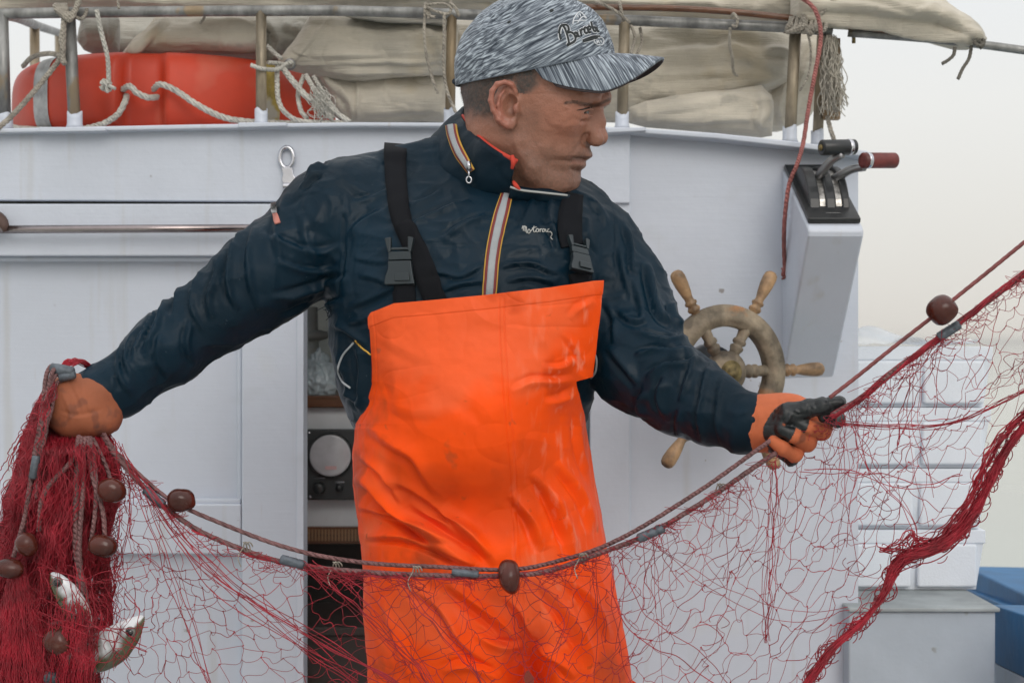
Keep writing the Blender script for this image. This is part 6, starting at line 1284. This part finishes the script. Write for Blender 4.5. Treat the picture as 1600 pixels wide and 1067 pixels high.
# ---- the mesh itself: a warped lattice between the sinker rope and its lower boundary
TOPc = np.array(RB[1:] + RB2[:-2]); s_top = np.concatenate([[0], np.cumsum(np.hypot(*np.diff(TOPc[:, :2], axis=0).T))])
BOTc = np.array([(110, 1000, 1.87), (150, 1250, 1.86), (330, 1330, 1.85), (600, 1330, 1.85), (850, 1290, 1.83), (1060, 1220, 1.81), (1215, 1130, 1.80), (1300, 1018, 1.80), (1350, 965, 1.80), (1400, 884, 1.80), (1436, 862, 1.80), (1493, 836, 1.80), (1542, 764, 1.79), (1590, 680, 1.78), (1640, 615, 1.76), (1720, 500, 1.74)], float)
s_bot = np.concatenate([[0], np.cumsum(np.hypot(*np.diff(BOTc[:, :2], axis=0).T))])
def topp(s): return np.stack([np.interp(s * s_top[-1], s_top, TOPc[:, k]) for k in range(3)], -1)
BT = np.array([(0, 0), (.10, .04), (.2, .13), (.35, .27), (.5, .40), (.62, .52), (.72, .62), (.80, .72), (.9, .86), (1, 1)])
def botp(s): q = np.interp(s, BT[:, 0], BT[:, 1]); return np.stack([np.interp(q * s_bot[-1], s_bot, BOTc[:, k]) for k in range(3)], -1)
def netp(s, t):
    a, b = topp(s), botp(s); p = a + (b - a) * t[..., None]
    w3 = np.stack([s * 9, t * 4, 0 * s], -1)
    amp = np.minimum(t * 5, 1) * np.clip((1 - t) * 6, .12, 1)
    p = p + (np.stack([fbm(w3, 1, 3, 1) * 34, fbm(w3, 1, 3, 2) * 30, fbm(w3, .8, 2, 3) * .028], -1)) * amp[..., None]
    p = p + (np.stack([vnoise(w3, 4.1, 4) * 10, vnoise(w3, 4.3, 5) * 9, vnoise(w3, 3, 6) * .010], -1)) * amp[..., None]
    p[..., 2] -= .03 * np.sin(math.pi * np.clip(t, 0, 1)) * np.clip(1 - np.abs(s - .33) / .25, 0, 1)
    return p
NS, NT = 46, 12
si = np.arange(NS * 2 + 1); nodes = {}
tb = TB(3); tk = TB(3)
S_, T_ = np.meshgrid(np.arange(NS * 2 + 1), np.arange(NT * 2 + 1), indexing='ij')
sj = S_ / (2 * NS) + rg.normal(0, .0018, S_.shape); tj = (T_ / (2 * NT)) ** 1.08 + rg.normal(0, .004, S_.shape) * (T_ > 0); tj = np.clip(tj, 0, 1); sj = np.clip(sj, 0, 1)
NP = netp(sj, tj)
def P3(q): return PN(q[..., 0], q[..., 1], q[..., 2])
NW = P3(NP)
n_s, n_t = 2 * NS, 2 * NT
for i in range(0, n_s + 1):
    for j in range(0, n_t):
        if (i + j) % 2: continue
        for di in (-1, 1):
            if not 0 <= i + di <= n_s: continue
            a, b = NW[i, j], NW[i + di, j + 1]; L_ = np.linalg.norm(b - a)
            u = rg.random()
            if u < .02: continue
            sl = rg.normal(0, .16, 3) * L_ * (1.0 if u < .45 else .3); sl[2] -= .12 * L_
            sl2 = rg.normal(0, .07, 3) * L_
            t = np.array([0, .17, .34, .5, .67, .84, 1])[:, None]
            p = a + (b - a) * t + sl * (4 * t * (1 - t)) + sl2 * np.sin(2 * math.pi * t)
            tb.add(p, .00038 if u < .8 else .00055)
        if rg.random() < .8: tb.add([NW[i, j] - [.0009, 0, .0004], NW[i, j], NW[i, j] + [.0009, 0, .0004]], .0009)
tb.obj('netting', netm, net)
# slack strands, runs of twine that ride along the net
def run(pl, n, spread, r, tbx, wig=6, dY=.012, fr=9):
    base = cr([list(q) for q in pl], 40); t = np.linspace(0, 1, 40)
    for _ in range(n):
        o = rg.normal(0, 1, 3) * [spread, spread, dY]; ph = rg.uniform(0, 99)
        q = np.stack([t * fr + ph, 0 * t + ph, 0 * t], -1)
        p = base + o * (np.sin(math.pi * np.clip(t, .05, .95)) ** .5)[:, None] + np.stack([vnoise(q, 1, 1), vnoise(q, 1, 2), vnoise(q, 1, 3) * .0012], -1) * wig
        tbx.add(P3(p), r * rg.uniform(.7, 1.3))
for pl, n, sp_ in (([(205, 730, 1.83), (300, 850, 1.81), (420, 960, 1.80), (560, 1070, 1.80)], 5, 8), ([(230, 770, 1.83), (330, 900, 1.80), (470, 990, 1.79), (640, 1080, 1.79)], 6, 10), ([(190, 700, 1.84), (240, 820, 1.82), (290, 960, 1.81), (330, 1080, 1.81)], 4, 9),
                   ([(180, 690, 1.85), (190, 780, 1.83), (180, 860, 1.83), (175, 900, 1.83)], 5, 7), ([(620, 900, 1.80), (680, 970, 1.79), (730, 1030, 1.79), (760, 1080, 1.79)], 4, 7), ([(480, 885, 1.80), (560, 950, 1.79), (620, 1010, 1.79), (680, 1080, 1.79)], 8, 12),
                   ([(1208, 722, 1.80), (1206, 800, 1.80), (1200, 900, 1.80), (1196, 1000, 1.80)], 7, 8), ([(1330, 640, 1.79), (1360, 720, 1.79), (1420, 800, 1.79), (1436, 850, 1.79)], 3, 6), ([(1480, 520, 1.77), (1420, 620, 1.78), (1400, 700, 1.79)], 3, 10),
                   ([(1310, 660, 1.79), (1400, 666, 1.785), (1480, 662, 1.78), (1560, 630, 1.77), (1640, 590, 1.76)], 7, 2.5), ([(1250, 735, 1.80), (1340, 740, 1.79), (1420, 760, 1.79), (1500, 740, 1.79)], 2, 6), ([(820, 905, 1.80), (880, 960, 1.79), (860, 1020, 1.79), (850, 1080, 1.79)], 2, 10),
                   ([(960, 870, 1.80), (1000, 960, 1.80), (1080, 1020, 1.80), (1150, 1080, 1.80)], 2, 14), ([(1010, 840, 1.80), (1130, 920, 1.80), (1240, 960, 1.80), (1330, 950, 1.80)], 2, 12)):
    run(pl, n, sp_, .00055, tk, dY=.006)
for _ in range(60):   # vertical wisps under the rope and loose curls
    s = rg.uniform(.3, 1); a = topp(s); x, y, Y = a; ln = rg.uniform(60, 260); run([(x, y, Y), (x + rg.normal(0, 14), y + ln * .5, Y), (x + rg.normal(-6, 22), min(y + ln, 1090), Y)], 1, 1, .00042, tk, wig=5, dY=.002, fr=7)
for _ in range(46):
    s = rg.uniform(.05, 1); t0 = rg.uniform(0, .9); q = netp(np.array([s]), np.array([t0]))[0]; r_ = rg.uniform(8, 30); a0 = rg.uniform(0, 6.3); aa_ = np.linspace(a0, a0 + rg.uniform(2, 5), 16)
    p = np.stack([q[0] + r_ * np.cos(aa_) * (1 + .3 * np.sin(aa_ * 2.1)), q[1] + r_ * .8 * np.sin(aa_), q[2] + .01 * np.sin(aa_)], -1); tk.add(P3(p), .0005)
for _ in range(260):  # fuzz along both ropes
    s = rg.uniform(.0, 1); x, y, Y = topp(s); q = [(x + rg.normal(0, 5), y + rg.normal(0, 3), Y - .005), (x + rg.normal(0, 12), y + rg.uniform(0, 16), Y - .006), (x + rg.normal(0, 18), y + rg.uniform(-4, 26), Y - .004), (x + rg.normal(0, 22), y + rg.uniform(0, 34), Y)]
    tk.add(P3(cr(q, 10)), .00042)
tk.obj('loose_strands', netm, net)
# wrapped red twine along the sinker rope and the gathered lower edge
gt = TB(4)
for A, n, r0 in ((RB2, 16, 4.2), (RB[8:], 7, 2.8), ([(a, b + 3, c) for a, b, c in RB[3:9]], 6, 3.5)):
    base = cr([list(q) for q in A], 120); t = np.linspace(0, 1, 120)
    for _ in range(n):
        ph = rg.uniform(0, 6.3); f = rg.uniform(3, 11); o = np.stack([np.cos(ph + f * t * 6.3), np.sin(ph + f * t * 6.3), np.cos(ph + 1 + f * t * 6.3) * .0009], -1) * r0 * rg.uniform(.5, 1.25); gt.add(P3(base + o), .0009)
EDGE = [(1215, 1125, 1.80), (1262, 1067, 1.80), (1300, 1014, 1.80), (1350, 968, 1.80), (1380, 928, 1.80), (1400, 886, 1.80), (1420, 868, 1.795), (1460, 856, 1.792), (1493, 836, 1.79), (1520, 803, 1.787), (1542, 764, 1.784), (1564, 717, 1.78), (1600, 667, 1.772), (1660, 600, 1.76)]
base = cr([list(q) for q in EDGE], 220); t = np.linspace(0, 1, 220); wdt = .82 * itp(t, [(0, 11), (.2, 8), (.33, 5), (.42, 11), (.52, 16), (.62, 12), (.8, 8), (1, 8)])
for k_ in range(190):
    q = np.stack([t * rg.uniform(16, 48) + k_ * 3.1, 0 * t, 0 * t], -1); o = rg.normal(0, .62, 2)
    p = base + np.stack([(vnoise(q, 1, 1) * .75 + o[0]) * wdt * .55, (vnoise(q, 1, 2) * .75 + o[1]) * wdt * .55, vnoise(q, 1, 3) * .008], -1); a0 = int(rg.uniform(0, 90)); a1 = int(rg.uniform(130, 220)); gt.add(P3(p[a0:a1] if rg.random() < .5 else p), rg.choice([.0004, .0006, .0008]))
for k_ in range(260):
    i = rg.integers(0, 219); c = base[i]; r_ = rg.uniform(5, 16); a0 = rg.uniform(0, 6.3); aa_ = np.linspace(a0, a0 + rg.uniform(1.5, 4), 12); gt.add(P3(np.stack([c[0] + wdt[i] * rg.normal(0, .5) + r_ * np.cos(aa_), c[1] + wdt[i] * rg.normal(0, .5) + r_ * np.sin(aa_), c[2] + .006 * np.sin(aa_)], -1)), .0006)
run([(1430, 862, 1.79), (1465, 842, 1.785), (1512, 790, 1.78), (1536, 735, 1.775), (1560, 690, 1.775), (1610, 640, 1.77)], 16, 4, .0008, gt, wig=7, dY=.004, fr=14)
run([(1380, 860, 1.79), (1412, 850, 1.79), (1424, 836, 1.79), (1438, 846, 1.79), (1470, 850, 1.79)], 9, 6, .0007, gt, wig=9, dY=.004)
gt.obj('gathered_edge', netm, net)

# ---- the bunch hanging from the viewer-left glove
bu = TB(4); bd_ = TB(4)
def bl(y): return itp(y, [(590, 84), (640, 56), (700, 34), (800, 8), (900, -18), (1000, -34), (1150, -60)])
def br(y): return itp(y, [(590, 110), (640, 140), (690, 176), (740, 184), (800, 178), (860, 170), (940, 158), (1000, 150), (1150, 140)])
def bundle(tbx, n, y0, y1, r, Yc, dY, wig, lo=0., hi=1., seed=0, curl=14):
    t = np.linspace(0, 1, 84)
    for k_ in range(n):
        a = rg.uniform(lo, hi); e = a + rg.normal(0, .09); yy0 = (y0 if y0 < 630 else (604 if a < .20 else 652)) + rg.uniform(-8, 12); yy1 = y1 + rg.uniform(-60, 60); y = yy0 + (yy1 - yy0) * t; u = a + (e - a) * t; x = bl(y) + (br(y) - bl(y)) * u
        q = np.stack([t * curl + k_ * 1.7, 0 * t + seed, 0 * t], -1); dep = Yc - dY * np.sqrt(np.clip(1 - (2 * u - 1) ** 2, .05, 1)) * rg.uniform(.3, 1.1)
        if a >= .2: dep = 1.91 + (dep - 1.91) * smoothstep(664, 708, y)
        cl = np.stack([u * 7 + .3 * np.sin(y * .02), y / 75, 0 * y + 3], -1); fade = smoothstep(690, 740, y)   # matted clumps shared by neighbouring strands
        x = x + fade * (vnoise(cl, 1, 51) * 13 + vnoise(cl, 2.3, 52) * 6); dep = dep - fade * (.016 * vnoise(cl, 1.2, 53) + .010 * vnoise(cl, 2.6, 54))
        p = np.stack([x + vnoise(q, 1, 1) * wig + vnoise(q, 2.7, 4) * wig * .4, y + vnoise(q, 1, 2) * wig * .5, dep + vnoise(q, 1, 3) * .006], -1); tbx.add(P3(p), r * rg.uniform(.7, 1.4))
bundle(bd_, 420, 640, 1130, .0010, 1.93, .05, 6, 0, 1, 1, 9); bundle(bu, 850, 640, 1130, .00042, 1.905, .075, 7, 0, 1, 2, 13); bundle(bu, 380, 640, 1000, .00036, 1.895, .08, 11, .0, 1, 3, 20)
bundle(bu, 90, 600, 760, .0007, 1.91, .04, 6, 0, .35, 6); 
# the fat tassel of netting at the lower left
t = np.linspace(0, 1, 40)
for k_ in range(520):
    u = rg.uniform(-1, 1); y = 880 + 220 * t; x = 26 + u * (6 + 60 * t ** .9) + t * 18; q = np.stack([t * 16 + k_, 0 * t, 0 * t], -1)
    p = np.stack([x + vnoise(q, 1, 1) * 6, y + vnoise(q, 1, 2) * 4, 1.835 - .03 * math.sqrt(max(0, 1 - u * u)) * rg.uniform(.4, 1) + 0 * t], -1); bu.add(P3(p), .00055)
for k_ in range(300):  # curls and fuzz round the outline
    y = rg.uniform(620, 1060); side = rg.random(); x = bl(y) + (br(y) - bl(y)) * (side if rg.random() < .5 else round(side)); r_ = rg.uniform(4, 20); a0 = rg.uniform(0, 6.3); aa_ = np.linspace(a0, a0 + rg.uniform(1.5, 5), 14)
    if y < 700 and x > 84: continue
    bu.add(P3(np.stack([x + r_ * np.cos(aa_), y + r_ * .8 * np.sin(aa_) + 6 * aa_ * .3, 1.835 + .02 * rg.random() + .006 * np.sin(aa_)], -1)), .0005)
for k_ in range(24):
    bu.add(P3(cr([(96 + rg.normal(0, 5), 578 + rg.normal(0, 4), 1.90), (110 + rg.normal(0, 6), 566 + rg.normal(0, 3), 1.90), (128 + rg.normal(0, 4), 566 + rg.normal(0, 3), 1.905), (142 + rg.normal(0, 4), 576, 1.92)], 14)), .0008)
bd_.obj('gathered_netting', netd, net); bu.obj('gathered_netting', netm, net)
def rp(L_, r=.0036, name='hanging_rope'): m = MB(); laid(m, pts(L_), r * .85, 90); m.obj(name, ropem, net)
rp([(98, 578, 1.88), (82, 572, 1.87), (72, 590, 1.86), (66, 640, 1.85), (52, 720, 1.835), (40, 800, 1.825), (22, 870, 1.818)])
rp([(104, 584, 1.88), (88, 576, 1.865), (78, 596, 1.855), (62, 680, 1.84), (46, 760, 1.83), (34, 840, 1.83)]); rp([(100, 590, 1.88), (86, 588, 1.862), (76, 620, 1.85), (70, 680, 1.84), (52, 740, 1.835)], .0033)
rp([(104, 596, 1.88), (88, 600, 1.862), (80, 640, 1.85), (62, 700, 1.838), (56, 780, 1.83)], .003)
rp([(124, 680, 1.85), (112, 720, 1.83), (80, 755, 1.822), (64, 785, 1.82), (60, 830, 1.82)], .0038); rp([(128, 682, 1.85), (120, 760, 1.825), (118, 860, 1.82), (128, 900, 1.818), (134, 950, 1.815), (110, 985, 1.812), (92, 990, 1.81)], .0040)
rp([(134, 682, 1.85), (130, 760, 1.822), (124, 850, 1.815), (130, 930, 1.81)], .0038); rp([(138, 682, 1.85), (144, 740, 1.825), (160, 800, 1.82), (164, 850, 1.818)], .0036); rp([(124, 680, 1.85), (116, 780, 1.825), (122, 880, 1.815), (116, 960, 1.812), (80, 975, 1.81)], .0030)
rp([(142, 682, 1.85), (150, 740, 1.825), (148, 800, 1.82), (140, 860, 1.82)], .0034)
rp([(146, 684, 1.85), (166, 726, 1.84), (176, 760, 1.825)], .003)
for x, y, Y, rw, rh, ang in ((174, 766, 1.812, 22, 19, .2), (160, 853, 1.806, 22, 18, .3), (42, 850, 1.800, 16, 18, -.5), (16, 888, 1.796, 22, 15, .1), (92, 1001, 1.798, 24, 24, .5)): floatb(x, y, Y, rw, rh, ang)
m = MB().lathe(P(78, 575, 1.868), P(116, 582, 1.868), [(0, .004), (.06, .0072), (.5, .0078), (.94, .007), (1, .004)], 14); m.obj('sinker', leadm, net)
m = MB().lathe(P(92, 590, 1.866), P(118, 584, 1.868), [(0, .004), (.06, .006), (.5, .0066), (.94, .006), (1, .004)], 14); m.obj('sinker', leadm, net)
m = MB().lathe(P(57, 712, 1.828), P(51, 748, 1.826), [(0, .004), (.06, .0052), (.94, .0052), (1, .004)], 12); m.obj('sinker', leadm, net)
m = MB().lathe(P(70, 1056, 1.81), P(92, 1060, 1.81), [(0, .004), (.06, .0072), (.94, .0072), (1, .004)], 12); m.obj('sinker', leadm, net)

# ================================================================== two fish caught in the net
fishm = mat('fish_skin', (1, 1, 1), .22, var=.08, vs=50, bump=.35, bs=260, attr='Col', coat=.5, spec=.7)
def fish(label, spine, hgt, wid, top, n=60, eye=(.15, .25), seed=0):
    """spine from snout to tail in (px, py, Y); hgt: (t, half height px)"""
    root = thing('fish', label, 'fish', tuple(P(*spine[len(spine) // 2])), 'fish caught in the net')
    c = cr(pts(spine), n); T = np.gradient(c, axis=0); T /= np.linalg.norm(T, axis=1, keepdims=True); V3 = np.array([0, -1, 0.]); Sd = np.cross(T, V3); Sd /= np.linalg.norm(Sd, axis=1, keepdims=True); Sd *= top; Fr = np.cross(T, Sd); Fr = np.where((Fr @ V3)[:, None] < 0, -Fr, Fr)
    t = np.linspace(0, 1, n); k = 32; a = np.linspace(0, 2 * math.pi, k, endpoint=False); pxm = 1.81 / FPX; h = itp(t, hgt) * pxm; w_ = h * wid
    V = c[:, None] + Sd[:, None] * (h[:, None] * np.sin(a))[..., None] + Fr[:, None] * (w_[:, None] * np.cos(a))[..., None]
    tt = np.broadcast_to(t[:, None], (n, k)); up = np.broadcast_to(np.sin(a), (n, k)); fn = np.broadcast_to(np.cos(a), (n, k))
    # mouth cleft and gill cover relief
    V = V - Fr[:, None] * (.0022 * np.exp(-((tt - .30) / .012) ** 2) * (np.abs(up) < .85) * np.clip(fn, 0, 1))[..., None] - Fr[:, None] * (.003 * np.exp(-((up + .28) / .07) ** 2) * smoothstep(.13, .02, tt) * np.clip(fn, 0, 1))[..., None]
    W = V.reshape(-1, 3); nz = fbm(W, 60, 3, seed); up_ = up.ravel(); t_ = tt.ravel()
    silver = np.array([.80, .82, .86]) * (1 - .5 * np.clip(fbm(W, 120, 3, seed + 9), 0, 1))[:, None]; olive = np.array([.085, .085, .035]); pink = np.array([.60, .36, .34])
    kk = smoothstep(.0, .5, up_ + .3 * nz)[:, None]; colr = silver * (1 - kk) + olive * kk; kk = (smoothstep(.28, .5, t_) * smoothstep(.2, -.6, up_) * .6)[:, None]; colr = colr * (1 - kk) + pink * kk
    st = (np.sin(t_ * 70 + 3 * nz) * .5 + .5)[:, None] * .35 * (t_ > .3)[:, None]; colr = colr * (1 - st) + np.array([.10, .10, .06]) * st
    m = MB().loops(V); b = mesh_obj('fish_body', np.vstack(m.v), m.f, fishm, root, attrs={'Col': np.clip(colr, 0, 1)})
    i = int(eye[0] * n); ec = c[i] + Sd[i] * h[i] * eye[1] + Fr[i] * w_[i] * .86; 
    MB().lathe(Vector(ec - Fr[i] * .001), Vector(ec + Fr[i] * .0035), [(0, .0070), (.4, .0068), (.8, .0048), (1, .002)], 20).obj('eye', mat('fish_eye', (.17, .17, .15), .1, bump=0, coat=1), b)
    MB().lathe(Vector(ec + Fr[i] * .0022), Vector(ec + Fr[i] * .0046), [(0, .0048), (.5, .0044), (1, .0005)], 16).obj('pupil', mat('fish_pupil', (.008, .008, .01), .08, bump=0, coat=1), b)
    m = MB(); i2 = int(.36 * n); base_ = c[i2] - Sd[i2] * h[i2] * .35 + Fr[i2] * w_[i2] * .95; fan = [base_ + T[i2] * (.024 * math.cos(q)) - Sd[i2] * (.024 * math.sin(q)) + Fr[i2] * .004 for q in np.linspace(-.1, .5, 8)]
    V_ = [base_ - T[i2] * .001] + fan; V_ = V_ + [v - Fr[i2] * .0014 for v in V_]; nn = len(fan) + 1
    F_ = [(0, q + 1, q + 2) for q in range(nn - 2)] + [(nn, nn + q + 2, nn + q + 1) for q in range(nn - 2)]; m.add(V_, F_); m.obj('fin', mat('fish_fin', (.20, .17, .12), .35, alpha=.85, bump=.6, bs=200, stretch=(1, 1, 1)), b)
    return root
fish('silver and olive fish hanging head out of the net bunch, mouth to the right', [(224, 962, 1.802), (212, 975, 1.802), (192, 995, 1.804), (165, 1015, 1.81), (130, 1022, 1.82), (95, 1010, 1.84), (70, 985, 1.86)], [(0, 3), (.03, 8), (.08, 14), (.16, 22), (.28, 29), (.45, 31), (.65, 26), (.85, 14), (1, 6)], .48, -1, eye=(.14, .12), seed=3)
fish('small silver fish head poking out between the ropes of the net bunch, snout up', [(80, 895, 1.806), (90, 908, 1.804), (106, 930, 1.806), (120, 955, 1.812), (132, 985, 1.825), (140, 1015, 1.845)], [(0, 3), (.04, 8), (.1, 13), (.25, 19), (.45, 21), (.7, 17), (1, 6)], .5, 1, eye=(.13, -.1), seed=5)

# twine that snares the fish: strands and loops of the same net in front of them
sn = TB(3)
for k_ in range(14):
    x = rg.uniform(62, 150); y = rg.uniform(870, 900); ln = rg.uniform(90, 190); run([(x, y, 1.792), (x + rg.normal(4, 8), y + ln * .3, 1.783), (x + rg.normal(6, 14), y + ln * .65, 1.784), (x + rg.normal(8, 18), y + ln, 1.80)], 1, 1, .00052, sn, wig=6, dY=.002, fr=8)
for k_ in range(8):
    x = rg.uniform(150, 225); y = rg.uniform(930, 960); run([(x - 18, y - 20, 1.80), (x, y + 10, 1.782), (x + rg.normal(-6, 10), y + 50, 1.782), (x + rg.normal(-14, 16), y + 100, 1.80)], 1, 1, .0005, sn, wig=5, dY=.002, fr=7)
for k_ in range(8):
    y = rg.uniform(905, 1030); run([(60, y - 30, 1.80), (110, y - 10, 1.784), (165, y + rg.normal(0, 10), 1.782), (230, y + rg.normal(-10, 20), 1.80)], 1, 1, .0005, sn, wig=6, dY=.002, fr=7)
for k_ in range(24):
    c_ = (rg.uniform(70, 215), rg.uniform(890, 1040)); r_ = rg.uniform(4, 14); a0 = rg.uniform(0, 6.3); aa_ = np.linspace(a0, a0 + rg.uniform(2, 5), 14); sn.add(P3(np.stack([c_[0] + r_ * np.cos(aa_), c_[1] + r_ * np.sin(aa_), 1.783 + .003 * np.sin(aa_)], -1)), .00045)
t = np.linspace(0, 1, 40)
for k_ in range(240):   # folds of netting that lap over the fishes' bodies
    x = rg.uniform(88, 150) + rg.normal(0, 4); y0_ = rg.uniform(930, 975) + max(0, x - 120) * .9; ln = rg.uniform(90, 170); q = np.stack([t * 12 + k_, 0 * t, 0 * t], -1)
    if abs(x - 92) < 26 and rg.random() < .7: continue
    sn.add(P3(np.stack([x + vnoise(q, 1, 1) * 6 - 14 * t, y0_ + ln * t + vnoise(q, 1, 2) * 4, 1.797 - .012 * np.sin(math.pi * np.clip(t * 1.2, 0, 1)) + 0 * t], -1)), .0005)
sn.obj('snared_twine', netm, net)

# ================================================================== sea haze
hz = bpy.data.materials.new('haze_air'); hz.use_nodes = True; hn = hz.node_tree; hn.nodes.clear(); pv = hn.nodes.new('ShaderNodeVolumePrincipled'); ho = hn.nodes.new('ShaderNodeOutputMaterial')
pv.inputs['Color'].default_value = (.95, .94, .90, 1); pv.inputs['Density'].default_value = .0022; hn.links.new(pv.outputs[0], ho.inputs['Volume'])
m = MB().box((-3000, -300, -1.9), (3000, 5000, 2.6)); hb_ = m.obj('haze', hz, None, smooth=False); tag(hb_, kind='stuff', label='pale sea haze hanging over the water', cat='haze')
